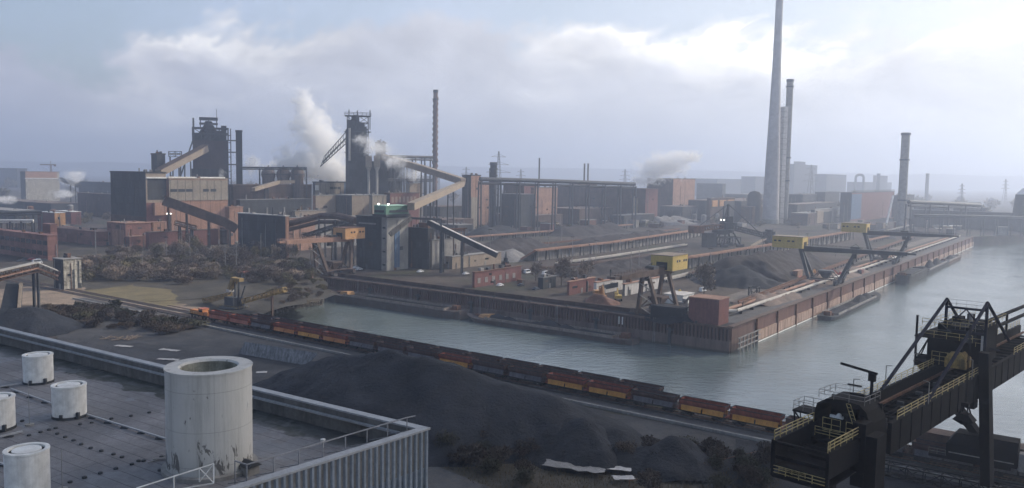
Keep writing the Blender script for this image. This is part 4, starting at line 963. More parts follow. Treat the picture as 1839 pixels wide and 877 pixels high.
for i in range(13):
    o = copy_tree(protos['gry']); o['label'] = 'dark brown hopper waggon on the waterside track, %s from the basin end' % ORD[i]; o['group'] = 'dark hopper waggons on the waterside track'
    place_w(o, 19 + i * wl_ * 1.0, 5.2)
# locomotive
lo = thing('locomotive', 'orange diesel locomotive at the head of the hopper train', 'locomotive', Fr(TA + TD * -12.8 + V3((0, 0, .424)), NF.rot))
MB().box(.2, 12.2, -1.4, 1.4, 1.0, 1.45).build('underframe', wm['frame'], lo)
MB().box(.6, 6.6, -.95, .95, 1.45, 3.0).box(9.6, 12., -.95, .95, 1.45, 2.9).build('bonnet', wm['org'], lo)
cb = MB().box(6.7, 9.5, -1.4, 1.4, 1.45, 3.9).build('cab', wm['org'], lo)
m = MB().box(6.95, 9.25, -1.45, -1.405, 2.7, 3.5); m.box(6.64, 6.695, -1.1, 1.1, 2.95, 3.6); m.build('cab_window', M['glass'], cb)
MB().box(6.5, 9.7, -1.5, 1.5, 3.92, 4.05).build('cab_roof', wm['sal'], cb)
m = MB(); m.rail([(.4, -1.35, 1.45), (6.6, -1.35, 1.45)], 1.0, .07, 1.3); m.rail([(.4, -1.35, 1.45), (.4, 1.35, 1.45)], 1.0, .07, 1.3); m.build('handrail', M['yellow'], lo)
for x in (1.6, 3.6, 8.6, 10.6):
    m = MB()
    for s_ in (-.75, .75): m.tube((x, s_ - .1, .5), (x, s_ + .1, .5), .5, n=12)
    m.build('wheelset', wm['frame'], lo)
# ------------------------------------------------------------------ barges
def barge(label, P, Q, wd, hull, dk, piles, deckhouse=True, side=1, name='barge', group=None, empty=False, hh=3.0):
    """bow at P, stern at Q, on the water"""
    d = (Q - P); Ln = d.length; fr = Fr((P.x, P.y, 0), math.atan2(d.y, d.x))
    o = thing(name, label, 'barge', fr, group)
    h0, h1 = -.5, hh
    sec = [(0, .12, hh + 1.0), (Ln * .02, .45, hh + .7), (Ln * .05, .8, hh + .35), (Ln * .09, 1., hh + .1), (Ln * .9, 1., hh), (Ln * .97, .92, hh + .2), (Ln, .7, hh + .5)]
    m = MB()
    for (x0, w0, z0_), (x1, w1, z1_) in zip(sec[:-1], sec[1:]):
        a, b_ = w0 * wd / 2, w1 * wd / 2; k0, k1 = (x0 + .06 * Ln * (1 - x0 / (Ln * .09)) if x0 < Ln * .09 else x0), (x1 + .06 * Ln * (1 - x1 / (Ln * .09)) if x1 < Ln * .09 else x1)
        m.hexa([(k0, -a * .85, h0), (k1, -b_ * .85, h0), (k1, b_ * .85, h0), (k0, a * .85, h0), (x0, -a, z0_), (x1, -b_, z1_), (x1, b_, z1_), (x0, a, z0_)])
    m.build('hull', M[hull], o)
    m = MB(); X0, X1 = Ln * .15, Ln * .9; yy = wd / 2 - .9
    for s_ in (-1, 1): m.box(X0, X1, s_ * yy - .12, s_ * yy + .12, hh, hh + 1.1)
    m.box(X0 - .2, X0, -yy, yy, hh, hh + 1.1); m.box(X1, X1 + .2, -yy, yy, hh, hh + 1.1); m.build('coaming', M[dk], o)
    MB().box(X0, X1, -yy + .13, yy - .13, hh + .02, hh + .08).build('hold_floor', M['black'] if empty else M['coal'], o)
    m = MB(); m.box(Ln * .93, Ln * .93 + 3, -1.5, 1.5, hh + .1, hh + 2.2); m.beam((Ln * .955, 0, hh), (Ln * .955, 0, hh + 5), .16); m.beam((Ln * .93, -2, hh), (Ln * .93, -2, hh + 1.3), .5); m.beam((Ln * .93, 2, hh), (Ln * .93, 2, hh + 1.3), .5); m.rail([(Ln * .91, -wd / 2 + .4, hh), (Ln * .985, -wd / 2 * .85, hh + .3)], 1., .07, 1.6); m.build('stern_gear', M['rust'], o)
    if deckhouse:
        x = Ln * .085; m = MB(); m.hexa([(x, -1.6, hh + .1), (x + 7, -2.6, hh + .1), (x + 7, 2.6, hh + .1), (x, 1.6, hh + .1), (x + .8, -1.3, hh + 1.5), (x + 6.6, -2.3, hh + 2.0), (x + 6.6, 2.3, hh + 2.0), (x + .8, 1.3, hh + 1.5)])
        m.build('fore_cover', M['ochre'], o); m = MB().box(x - 1.6, x - .2, -1, 1, hh + .4, hh + 1.2); m.tube((x - 2, -1.4, hh + 1), (x - 2, 1.4, hh + 1), .4, n=8); m.build('windlass', M['rust'], o)
    for j, (f, r, z) in enumerate(piles):
        m = MB(); n = 14; cx_ = Ln * f
        ring = lambda rr, zz_: [(cx_ + math.cos(2 * math.pi * i / n) * rr * 1.9 * random.uniform(.9, 1.1), math.sin(2 * math.pi * i / n) * min(rr, yy - .2), zz_) for i in range(n)]
        a, b_ = ring(r, hh + .1), ring(r * .4, hh + .1 + z * .7)
        for i in range(n): m.face([a[i], a[(i + 1) % n], b_[(i + 1) % n], b_[i]]); m.face([b_[i], b_[(i + 1) % n], (cx_, 0, hh + .1 + z)])
        m.build('cargo_heap', M['coal'], o, smooth=True)
    return o
def wpt(px, py): p = at(px, py, 0); return V3((p.x, p.y, 0))
sh = V3((-Vd.x, -Vd.y, 0))
# lateral position: keep clear of the wall
def alongq(xp, off):                                   # point at distance off in front of the quay that projects to column xp
    P = C0 - Vd * off; t = reach(P, U, xp); return P + U * t
barge('long brown empty barge moored at the inner end of the quay', alongq(596, 8.5), alongq(834, 8.5), 10.5, 'hull', 'coam', [], True, empty=True, hh=3.6)
barge('long low grey-brown barge with heaps of coal moored behind the first', alongq(840, 8.), alongq(1142, 8.), 10., 'hull', 'coam', [(.2, 3.6, 2.6), (.27, 3, 2.), (.52, 4.4, 3.2), (.45, 3, 1.6), (.62, 3.2, 2.1), (.72, 3, 1.2)], True, hh=1.9)
def alongr(xp, off):
    lo, hi = 0., 900.
    for _ in range(40):
        md = (lo + hi) / 2
        if proj(FR.w(md, -off, 1.))[0] < xp: lo = md
        else: hi = md
    p = FR.w(lo, -off, 0); return p
gb = 'barges moored along the river quay'
barge('dark barge heaped with coal at the river quay, nearest the corner', alongr(1573, 7.5), alongr(1480, 7.5), 9.5, 'dark', 'conv', [(.35, 4.6, 3.4), (.55, 3.6, 1.5), (.22, 3.6, 3.)], False, group=gb, hh=1.6)
barge('short black pontoon at the river quay, second from the corner', alongr(1655, 8), alongr(1619, 8), 10., 'dark', 'dark', [], False, group=gb, hh=5.5)
barge('dark high barge at the river quay, third from the corner', alongr(1697, 8), alongr(1655, 8), 9., 'dark', 'conv', [(.4, 4.5, 5.), (.7, 4, 6.)], False, group=gb, hh=3.)
barge('farthest dark barge at the river quay', alongr(1718, 8), alongr(1693, 8), 9., 'browns', 'conv', [(.5, 4, 3.)], False, group=gb, hh=2.5)
# ------------------------------------------------------------------ cranes on the quays
def quay_crane(label, fr, z_b, beam, house, legs, mt, hm, sgn=1, group='portal cranes on the quays', windows_=True, trolley=.6, grab=True):
    """fr: x along the girder from the land end to the water end; beam=(x0,x1), house=(x0,x1), legs = x positions"""
    o = thing('portal_crane', label, 'crane', fr, group)
    x0, x1 = beam; lm_ = 'crane' if mt == 'rustl' else mt
    m = MB().hexa([(x0, -1.7, z_b - .7), (x1 - 4, -1.7, z_b + .5), (x1 - 4, 1.7, z_b + .5), (x0, 1.7, z_b - .7), (x0, -1.7, z_b + 2.4), (x1 - 4, -1.7, z_b + 2.3), (x1 - 4, 1.7, z_b + 2.3), (x0, 1.7, z_b + 2.4)])
    m.box(x1 - 4, x1, -1.2, 1.2, z_b + 1., z_b + 2.); m.build('girder', M[mt], o)
    m = MB().rail([(house[1] + 1, -1.5, z_b + 2.3), (x1, -1.2, z_b + 2.1)], 1.1, .08, 2.2); m.rail([(house[1] + 1, 1.5, z_b + 2.3), (x1, 1.2, z_b + 2.1)], 1.1, .08, 2.2); m.build('railing', M[mt], o)
    h0, h1 = house; zh = z_b + 1.
    m = MB().box(h0, h1, -5.0, 5.0, zh, zh + 6.2); hs = m.build('machine_house', M[hm], o)
    MB().box(h0 - .2, h1 + .2, -5.2, 5.2, zh + 6.21, zh + 6.5).build('house_roof', M['tanp'] if hm == 'yellow' else M['rust'], hs)
    if windows_:
        for s_ in (-1, 1):
            for k in range(6):
                if k in (2, 5): continue
                x = h0 + 1 + (h1 - h0 - 2) * k / 6; a, b_ = (-5.1, -5.01) if s_ < 0 else (5.01, 5.1)
                MB().box(x, x + (h1 - h0) * .085, a, b_, zh + 3.4, zh + 4.3).build('window', M['glass'], hs)
        for z in (1., 3.2):
            for k in range(3): MB().box(h0 - .1, h0 - .01, -3.6 + k * 2.6, -2.4 + k * 2.6, zh + z, zh + z + .8).build('window', M['glass'], hs)
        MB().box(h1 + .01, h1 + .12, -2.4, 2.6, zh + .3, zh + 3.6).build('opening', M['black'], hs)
    for (xa, xb, yo) in legs:                            # each leg: (foot x, head x, half gauge)
        for s_ in (-1, 1):
            m = MB(); m.hexa([(xa - .8, s_ * yo - .7, 0), (xa + .8, s_ * yo - .7, 0), (xa + .8, s_ * yo + .7, 0), (xa - .8, s_ * yo + .7, 0), (xb - 1., s_ * 1.3 - .6, z_b + .1), (xb + 1., s_ * 1.3 - .6, z_b + .1), (xb + 1., s_ * 1.3 + .6, z_b + .1), (xb - 1., s_ * 1.3 + .6, z_b + .1)])
            m.build('leg', M[lm_], o)
        m = MB().box(xa - .9, xa + .9, -yo - 3, yo + 3, .9, 2.6); m.build('sill_beam', M[lm_], o)
        for s_ in (-1, 1):
            m = MB()
            for k in (-1.6, 1.6):
                m.box(xa - .5, xa + .5, s_ * (yo + 1) + k - 1.1, s_ * (yo + 1) + k + 1.1, .3, 1.); m.tube((xa - .3, s_ * (yo + 1) + k - .5, .4), (xa + .3, s_ * (yo + 1) + k - .5, .4), .4, n=10); m.tube((xa - .3, s_ * (yo + 1) + k + .5, .4), (xa + .3, s_ * (yo + 1) + k + .5, .4), .4, n=10)
            m.build('bogie', M['steel'], o)
    # stair zig-zag and platforms
    xa, xb, yo = legs[0]
    m = MB(); z = 1.; k = 0
    while z < z_b - 1.5:
        z2 = min(z + 2.6, z_b); y0, y1 = (-2.4, 2.4) if k % 2 else (2.4, -2.4); xx = xa + (xb - xa) * z / z_b + 1.6
        m.beam((xx, y0, z), (xx + .4, y1, z2), .8, .16); m.rail([(xx + .4, y0, z), (xx + .4, y1, z2)], 1., .06, 1.6); z = z2; k += 1
    m.build('stair', M['conv'], o)
    x = x0 + (x1 - x0) * trolley
    m = MB().box(x - 2.4, x + 2.4, -1.9, 1.9, z_b + 2.5, z_b + 3.6); m.beam((x - 2, -1.6, z_b + 3.5), (x, 0, z_b + 5), .2); m.beam((x + 2, -1.6, z_b + 3.5), (x, 0, z_b + 5), .2); m.build('trolley', M['steel'], o)
    m = MB().box(x - 1.2, x + 1.2, -2.8, -1.2, z_b - 2.6, z_b - .2); m.build('operator_cab', M['steel'], o)
    m = MB(); xm = (legs[0][0] + legs[-1][0]) / 2
    m.hexa([(xm - 1.2, -1.2, 3.), (xm + 1.2, -1.2, 3.), (xm + 1.2, 1.2, 3.), (xm - 1.2, 1.2, 3.), (xm - 3.4, -3., 6.5), (xm + 3.4, -3., 6.5), (xm + 3.4, 3., 6.5), (xm - 3.4, 3., 6.5)])
    m.box(xm - 3.6, xm + 3.6, -3.2, 3.2, 6.5, 7.4); hop = m.build('hopper', M[lm_], o)
    m = MB()
    for a in (legs[0][0], legs[-1][0]):
        for b_ in (-yo, yo): m.beam((a, b_, 2.), (xm + (a - xm) * .4, b_ * .4, 7.), .4)
    m.beam((legs[0][0], -yo, 3), (legs[-1][0], -yo, 3), .6); m.beam((legs[0][0], yo, 3), (legs[-1][0], yo, 3), .6); m.build('brace', M[lm_], o)
    return o
rotW = math.atan2(-Vd.y, -Vd.x)                       # local x points to the water of the basin
def crane_front(label, xp_house, yp_house_bottom, z_b, beam, house, legs, mt, hm, **k):
    # place so that the middle leg pair stands 3 m behind the edge at the column
    P = C0 + Vd * 3.2; t = reach(P, U, xp_house); q_ = P + U * t
    return quay_crane(label, Fr((q_.x, q_.y, G), rotW), z_b, beam, house, legs, mt, hm, **k)
crane_front('yellow-housed portal crane on the basin quay beside the maroon store', 1163, 0, 17, (-20, 31), (-26, -11), [(0, 3.5, 5), (-18, -15, 5)], 'crane', 'yellow', trolley=.35)
crane_front('ochre-housed brown portal crane at the inner end of the basin', 580, 0, 18.5, (-22, 30), (-27, -12), [(0, 5, 5), (-16, -20, 5)], 'rustl', 'ochre', trolley=.3)
rotR = math.atan2(-(-Vq.x), -(Vq.y)) if False else FR.rot - math.pi / 2
def crane_right(label, xp_leg, z_b, beam, house, legs, **k):
    lo, hi = 0., 900.
    for _ in range(40):
        md = (lo + hi) / 2
        if proj(FR.w(md, 3., G))[0] < xp_leg: lo = md
        else: hi = md
    p = FR.w(lo, 3., G)
    return quay_crane(label, Fr(p, rotR), z_b, beam, house, legs, 'steel', 'yellow', **k)
crane_right('yellow-housed dark portal crane on the river quay, nearer of the two', 1506, 17.8, (-22, 38), (-36, -19), [(0, 8, 5), (-14, -21, 5)], trolley=.5)
crane_right('yellow-housed dark portal crane on the river quay, farther of the two', 1608, 19.8, (-22, 38), (-36, -19), [(0, 8, 5), (-14, -21, 5)], trolley=.45)
# ------------------------------------------------------------------ plant buildings
# --- left background
b = bld('storage_building', 'tall pale patchy storage building at the far left under a tower crane', 'building', 38, 47, 108, 309, 362, 'dark', 'rust', wallr='whitew')
panel(b, 'upper_band', 'rustl', 'r', 0, .92, .80, 1.0, .5); panel(b, 'ledge', 'white', 'r', -.02, 1.02, .77, .80, 1.2)
P = at(93, 358); o = thing('tower_crane', 'small distant tower crane over the pale storage building', 'crane', Fr(P, ROT + 1.4))
zt = ztop(P, 296) - G
m = MB().lattice((0, 0, 0), (0, 0, zt), 2, 2, 4, .4); m.build('mast', M['rust'], o); m = MB().lattice((-28, 0, zt), (65, 0, zt), 1.8, 1.8, 4, .35); m.beam((0, 0, zt), (0, 0, zt + 7), .5); m.box(-27, -22, -1.2, 1.2, zt - 3, zt); m.build('jib', M['rust'], o)
o = thing('conveyor_bridge', 'thin conveyor bridge sloping down right of the pale storage building', 'conveyor', Fr(at(108, 365), 0)); p = atd(108, 322, 1180) - o.location; q = atd(143, 334, 1100) - o.location
MB().lattice(p, q, 5, 4, 6, .6).build('truss', M['steel'], o); m = MB(); 
for f in (.55, .8):
    c = p.lerp(q, f); m.beam(c, (c.x, c.y, 0), 1.2)
m.build('support', M['steel'], o)
bld('warehouse', 'long low dark warehouse between the pale storage building and the tall dark bunker', 'building', 142, 203, 214, 329, 372, 'dark', 'dark', depth=30)
bld('shed', 'brown shed in front of the long dark warehouse', 'shed', 140, 205, 215, 350, 392, 'dark2', 'roofb', depth=20)
bld('long_shed', 'flat brown-roofed shed at the far left edge', 'shed', -60, 92, 140, 366, 386, 'dark', 'roofb')
bld('long_shed', 'flat grey-roofed shed behind the pipe rack at the left', 'shed', -90, 30, 75, 380, 402, 'dark', 'conv')
b = bld('workshop', 'maroon workshop with one bright orange end wall', 'building', 68, 99, 118, 383, 416, 'maroon', 'white', wallr='ochre')
bld('shed', 'low maroon shed with a white roof edge right of the orange-ended workshop', 'shed', 100, 128, 146, 381, 404, 'maroon', 'white')
b = bld('office_block', 'long brick red office block with two strips of dark windows', 'office building', -110, 86, 104, 424, 469, 'red', 'red')
for z in (.2, .62): windows(b, 'f', 22, .0, .97, z, z + .17, .8)
b = bld('brick_hall', 'low brick red hall joining the office block and the tall red hall', 'building', 94, 176, 210, 417, 442, 'red', 'rustl', depth=25)
b = bld('stair_tower', 'brick red stair tower at the end of the office block', 'building', 78, 92, 104, 404, 462, 'red', 'red')
bld('workshop', 'small orange shed on the roofs behind the office block', 'shed', 77, 88, 100, 409, 428, 'orange', 'rustl')
b = bld('red_hall', 'tall plain red hall in front of the dark bunker', 'building', 193, 226, 272, 402, 444, 'red', 'rustl')
panel(b, 'roller_gate', 'orange', 'f', .08, .75, 0, .72); 
b = bld('shed', 'low red lean-to shed at the foot of the tall red hall', 'shed', 224, 233, 276, 426, 447, 'red', 'rustl')
# pipe rack
def rack(label, pts, legs, mt='steel', r=1.2, base=G, cat='pipe bridge', name='pipe_bridge', truss=False, wdt=3., lw=.9, top='conv'):
    """pts: (px,py,dist) along the bridge"""
    P = [atd(*p) for p in pts]; o0 = V3((P[0].x, P[0].y, base)); o = thing(name, label, cat, Fr(o0, 0))
    for a, b_ in zip(P[:-1], P[1:]):
        a, b_ = a - o0, b_ - o0
        if truss: m = MB().lattice(a, b_, wdt, wdt, wdt * 1.3, .45); m.build('truss', M[mt], o); MB().beam(a + V3((0, 0, .1)), b_ + V3((0, 0, .1)), wdt * .8, wdt * .25).build('belt', M[top], o)
        elif truss is None: MB().beam(a, b_, wdt, wdt * .9).build('gallery', M[mt], o); MB().beam(a + V3((0, 0, wdt * .52)), b_ + V3((0, 0, wdt * .52)), wdt * 1.08, wdt * .12).build('gallery_roof', M[top], o)
        else: MB().tube(a, b_, r, n=10).tube(a + V3((0, 0, -r * 1.8)), b_ + V3((0, 0, -r * 1.8)), r * .6, n=8).build('pipe', M[mt], o)
    tot = [(b_ - a).length for a, b_ in zip(P[:-1], P[1:])]; LL = sum(tot)
    for f in legs:
        d = f * LL; k = 0
        while k < len(tot) - 1 and d > tot[k]: d -= tot[k]; k += 1
        c = P[k].lerp(P[k + 1], d / tot[k]) - o0; dr = (P[k + 1] - P[k]); s_ = V3((-dr.y, dr.x, 0)).normalized() * wdt * .5
        m = MB(); z = c.z - (r if truss is False else wdt * .5)
        if z > 1:
            m.beam(V3((c.x, c.y, 0)) + s_ * 1.3, V3((c.x, c.y, z)) + s_, lw); m.beam(V3((c.x, c.y, 0)) - s_ * 1.3, V3((c.x, c.y, z)) - s_, lw); m.beam(V3((c.x, c.y, z * .5)) - s_ * 1.15, V3((c.x, c.y, z * .5)) + s_ * 1.15, lw * .6); m.build('trestle', M['steel'], o)
    return o
rack('pipe bridge on dark frames at the left picture edge', [(-20, 383, 640), (75, 380, 660)], [i / 6 for i in range(7)], r=1.2, wdt=5)
rack('low pale pipe crossing behind the office block', [(-20, 396, 600), (60, 396, 600)], [i / 4 for i in range(5)], mt='white', r=.8)
# --- dark bunker and panelled halls
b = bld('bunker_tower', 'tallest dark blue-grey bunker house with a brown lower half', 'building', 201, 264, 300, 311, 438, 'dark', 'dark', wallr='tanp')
panel(b, 'lower_cladding', 'dark2', 'f', 0, 1, 0, .38, .4); panel(b, 'recess_shade', 'dark', 'r', .08, 1, .62, .93, .1); panel(b, 'ledge', 'white', 'r', 0, 1, .925, .945, 1.2); panel(b, 'lower_side', 'maroon', 'r', 0, 1., 0, .58, .4); panel(b, 'orange_box', 'orange', 'r', .3, .9, .40, .58, 3.5)  # shade of the set-back bay below the ledge, put into a dark panel
b2 = bld('panelled_hall', 'tan panelled hall with a slit of windows above orange lower walls', 'building', 298, 305, 410, 322, 436, 'orange', 'tanp')
panel(b2, 'upper_cladding', 'tan', 'r', 0, 1, .66, .985, .5); windows(b2, 'r', 3, .02, .40, .80, .845, .85); windows(b2, 'r', 2, .56, .82, .80, .845, .75)
for w_ in [o for o in bpy.data.objects if o.parent == b2.root and o.name.startswith('window')]: w_.location = (0, -.5, 0)
MB().box(b2.d * .02, b2.d * .98, 2, 3, b2.h * 1.02, b2.h * 1.04).build('roof_pipe', M['white'], b2.root)
b = bld('lower_hall', 'plain orange annex stepping down from the tan panelled hall', 'building', 405, 412, 437, 373, 440, 'orange', 'rustl')
o = rack('brown covered conveyor gallery sloping down past the orange hall', [(294, 361, 590), (408, 402, 610), (425, 412, 612)], [.3, .6, .9], 'dark2', truss=None, wdt=7., top='browns', name='conveyor_gallery', cat='conveyor')
bld('lean_to_hall', 'low maroon lean-to in the dark below the sloping gallery', 'building', 262, 268, 392, 418, 448, 'maroon', 'roofb')
bld('shed', 'small orange-brown shed right of the tall red hall', 'shed', 268, 275, 300, 400, 440, 'orange', 'rustl')
bld('shed', 'flat grey roofed shed at the foot of the sloping gallery', 'shed', 395, 400, 428, 414, 440, 'dark2', 'conv')
def mast(px, py, ytop_, label, n=2):
    P = at(px, py); h = ztop(P, ytop_) - G; o = thing('floodlight_mast', label, 'floodlight', Fr(P, 0)); MB().lattice((0, 0, 0), (0, 0, h), 1.4, 1.4, 3, .3).build('mast', M['steel'], o)
    for i in range(n): MB().box(-1.8 + i * 2.8 - .35, -1.8 + i * 2.8 + .35, -.9, -.5, h - .3, h + .4).build('lamp', M['lamp'], o)
mast(306, 445, 384, 'pair of lit floodlights on a mast before the brown gallery'); 
o = rack('small conveyor with a rusty drive house between the bushes and the gallery', [(315, 400, 600), (352, 410, 600)], [.2, .8], 'rust', truss=True, wdt=3)
bld('shed', 'rusty box shed at the end of the small conveyor', 'shed', 346, 350, 360, 402, 424, 'rustl', 'rust')
# --- furnace one
def zat(P, y): return ztop(P, y) - G
FD = 800.
def col(px, d, base=G): p = atd(px, 330, d); return V3((p.x, p.y, base))
P = col(347, FD); fw = (col(410, FD) - P).length
o = thing('blast_furnace', 'left blast furnace, dark block crowned by open steel frames', 'blast furnace', Fr(P, math.radians(20)))
fw *= .96
z1, z2, z3, z4 = zat(P, 252), zat(P, 229), zat(P, 211), zat(P, 318)
MB().box(0, fw, 0, fw * .7, 0, z1).build('casing', mat('furnace_casing', (.075, .055, .058), .25, .05, streak=.5), o)
MB().box(-2, fw * 1.0, -2, fw * .75, 0, z4 + 8).build('cast_house', M['dark'], o)
m = MB()
for x in (0, fw * .25, fw * .5, fw * .75, fw):
    for y in (0, fw * .35, fw * .7): m.beam((x, y, z1), (x, y, z2), .9)
for z in (z1 + (z2 - z1) * .55, z2):
    for y in (0, fw * .7): m.beam((0, y, z), (fw, y, z), 1.1)
    for x in (0, fw): m.beam((x, 0, z), (x, fw * .7, z), 1.1)
for i in range(4):
    x = fw * i / 4; m.beam((x, 0, z1), (x + fw / 4, 0, z1 + (z2 - z1) * .55), .6); m.beam((x + fw / 4, 0, z1 + (z2 - z1) * .55), (x, 0, z2), .6)
m.build('top_frame', M['steel'], o)
xa, xb = fw * .22, fw * .68; m = MB()
for x in (xa, (xa + xb) / 2, xb):
    for y in (2, fw * .5): m.beam((x, y, z2), (x, y, z3), .8)
for z in (z2 + (z3 - z2) * .45, z3 - 1, z3):
    m.beam((xa - 1, 2, z), (xb + 1, 2, z), 1.4); m.beam((xa - 1, fw * .5, z), (xb + 1, fw * .5, z), 1.2); m.beam((xa, 2, z), (xa, fw * .5, z), 1.); m.beam((xb, 2, z), (xb, fw * .5, z), 1.)
m.box(xa, xb, 1.5, fw * .5, z3 - .5, z3 + .4); m.build('crown_frame', M['steel'], o)
MB().lathe((fw * .45, fw * .35, 0), [(fw * .24, z1), (fw * .19, z1 + (z2 - z1) * .5), (fw * .13, z2 - 1), (fw * .13, z2 + 5), (fw * .09, z2 + 7), (.1, z2 + 7.2)], 14).build('throat', M['dark'], o)
m = MB()
for s_ in (1, -1): m.tube((fw * .45 + s_ * fw * .07, fw * .3, z2 + 3), (fw * .45 + s_ * fw * .33, fw * .3, z1 + 2), 1.8, n=8)
m.build('downcomer', M['dark'], o)
for (xx, yy, a, c, za, zb_) in ((fw * .05, 2, 7, 6, z1, z1 + 7), (fw * .6, 1, 8, 7, z1, z1 + 10), (fw * .3, 0, 14, 5, z1, z1 + 5), (fw * .38, 1, 6, 6, z1 + 5, z2 + 2), (fw * .8, 3, 5, 5, z1, z1 + 15)): MB().box(xx, xx + a, yy, yy + c, za + .01, zb_).build('top_block', M['dark'], o)
MB().beam((1, 0, z1), (1, 0, zat(P, 212)), 1.6).beam((xb, 3, z3), (xb, 3, z3 + 9), .4).build('vent_pipe', M['steel'], o)
m = MB()
for i in range(14):
    z = i * z2 / 14; m.box(fw + .2, fw + 2.4, -1, 5, z, z + .6)
m.beam((fw + 2.2, 0, 0), (fw + 2.2, 0, z2), .9); m.build('stair_tower', M['steel'], o)
m = MB()
for k in (0, 3.5):
    m.beam((-25, k, 10), (1, k, z1 + 2), 1.2)
for i in range(8): m.beam((-25 + 26 * i / 8, 0, 10 + (z1 - 8) * i / 8), (-25 + 26 * i / 8, 3.5, 10 + (z1 - 8) * i / 8), .6)
m.build('skip_track', M['steel'], o)
o = rack('tan covered skip bridge climbing to the left blast furnace', [(285, 311, 730), (369, 267, 790)], [.35, .6], 'tanp', truss=None, wdt=6.5, top='dark2', name='skip_bridge', cat='conveyor')
P = col(430, FD); o = thing('stack', 'square dark stack right of the left blast furnace', 'chimney', Fr(P, math.radians(20))); h = zat(P, 237); r = 5.2 / 1480 * FD / 2 * 1.0
MB().box(-2.9, 2.9, -2.9, 2.9, 0, h).build('shaft', M['dark'], o); MB().box(-3.3, 3.3, -3.3, 3.3, h, h + 1.5).build('cap', M['dark'], o); m = MB()
for y in (253, 274, 296): z = zat(P, y); m.beam((-3, 0, z), (-13, 2, z), 1.2)
m.build('tie_beam', M['steel'], o)
bld('furnace_annex', 'dark square block left of the left blast furnace', 'building', 274, 284, 299, 278, 410, 'dark', 'dark')
o = rack('small lattice conveyor head beside the dark annex block', [(303, 277, 780), (326, 277, 785)], [.1, .9], 'steel', truss=True, wdt=5)
b = bld('cast_house_roof', 'wide grey roofed cast house in front of the left furnace', 'building', 306, 312, 478, 322, 412, 'dark', 'roofg', depth=60)
b = bld('cast_house_roof', 'lower wide grey roofed shed in front of the three domed tanks', 'building', 412, 420, 560, 333, 418, 'dark2', 'roofb')
b = bld('long_shed', 'dark shed with a few thin pale columns behind the middle dark block', 'shed', 425, 432, 560, 360, 430, 'dark', 'roofg')
for k in range(4): panel(b, 'pale_column', 'conv', 'r', .1 + k * .24, .12 + k * .24, 0, .8, .8)
# --- three domed tanks
for i, (x, lab) in enumerate(((482, 'left one of the three dome-topped brown tanks'), (509, 'middle one of the three dome-topped brown tanks'), (534, 'right one of the three dome-topped brown tanks'))):
    P = col(x, 820); o = thing('domed_tank', lab, 'tank', Fr(P, 0), 'dome-topped tanks under a pipe gantry'); r = 6.9; zt = zat(P, 301)
    MB().lathe((0, 0, 0), [(r * .86, 0), (r * .86, zt - 1.55 * r)] + [(max(.05, r * math.sin(math.pi * (1 - k / 14))), zt - r - r * math.cos(math.pi * (k / 14)) * 1.0) for k in range(5, 15)], 24).build('shell', mat('brown_tank', (.16, .13, .12), .2, .1, streak=.4), o, smooth=True)
    m = MB(); m.lathe((0, 0, 0), [(r * 1.01, zt - r - .3), (r * 1.05, zt - r + .3)], 24); m.build('band', M['steel'], o); MB().tube((0, 0, zt - 1), (0, 0, zt + 2), .7, n=8).build('top_valve', M['steel'], o)
rack('gantry pipe passing over the three domed tanks', [(430, 301, 815), (551, 302, 812)], [.3, .62, .8, .995], mt='steel', r=.9, wdt=2, lw=.6)
o = rack('tan inclined conveyor in front of the domed tanks', [(455, 341, 700), (500, 328, 760), (528, 327, 770)], [.4], 'tanp', truss=None, wdt=3, top='tanp', name='conveyor_gallery', cat='conveyor')
# --- furnace two
P = col(621, FD); o = thing('blast_furnace', 'right blast furnace half wrapped in steam, dark lattice tower', 'blast furnace', Fr(P, math.radians(12)))
fw = 24.; z1, z2, z3 = zat(P, 232), zat(P, 208), zat(P, 330)
MB().box(0, fw * .75, 0, fw, 0, z1).build('casing', M['dark'], o); MB().box(0, 40, -6, fw, 0, z3 + 22).build('cast_house', M['dark'], o)
m = MB(); m.lattice((6, 6, z1), (6, 6, z2), 9, 9, 6, .8); m.lattice((17, 6, z3 + 22), (17, 6, z2), 9, 9, 6, .8); m.box(-1, 24, 0, 13, z2, z2 + .8); m.rail([(-1, 0, z2 + .8), (24, 0, z2 + .8)], 2.5, .4, 4)
for x, y in ((3, 0), (11, 6), (23, 0)): m.beam((x, y, z1), (x, y, z2 + 6), .9)
m.build('top_frame', M['steel'], o)
MB().lathe((9, 10, 0), [(6, z1), (5, z1 + 6), (3.6, z2 - 2), (3.4, z2 + 1), (.1, z2 + 2)], 12).build('throat', M['dark'], o)
for (xx, yy, a, c, za, zb_) in ((1, 1, 9, 6, z1, z1 + 9), (12, 0, 8, 8, z3 + 22, z1 - 12), (13, 1, 7, 6, z1 - 12, z1 + 3), (6, 2, 12, 5, z1 + 3, z1 + 6)): MB().box(xx, xx + a, yy, yy + c, za + .01, zb_).build('top_block', M['dark'], o)
for z in (z3 + 30, z3 + 40, z3 + 50): MB().box(-1.5, 24, -1.6, 12, z, z + .5).build('platform', M['steel'], o)
m = MB(); m.tube((3.5, -2.2, 0), (3.5, -2.2, z1 + 1), 1.1, n=8); m.build('pale_riser', M['pipe'], o)
m = MB()
for k in (0, 3.5): m.beam((-24, k, z3 + 16), (0, k, z1 - 14), .9); m.beam((-20, k, z3 + 26), (0, k, z1 - 3), .7)
m.beam((-22, 1.7, z3 + 20), (0, 1.7, z1 - 9), 1.4)
for i in range(9): m.beam((-24 + 24 * i / 9, 0, z3 + 16 + (z1 - 30 - z3) * i / 9), (-20 + 20 * i / 9, 0, z3 + 26 + (z1 - 29 - z3) * i / 9), .6); m.build('skip_track', M['steel'], o)
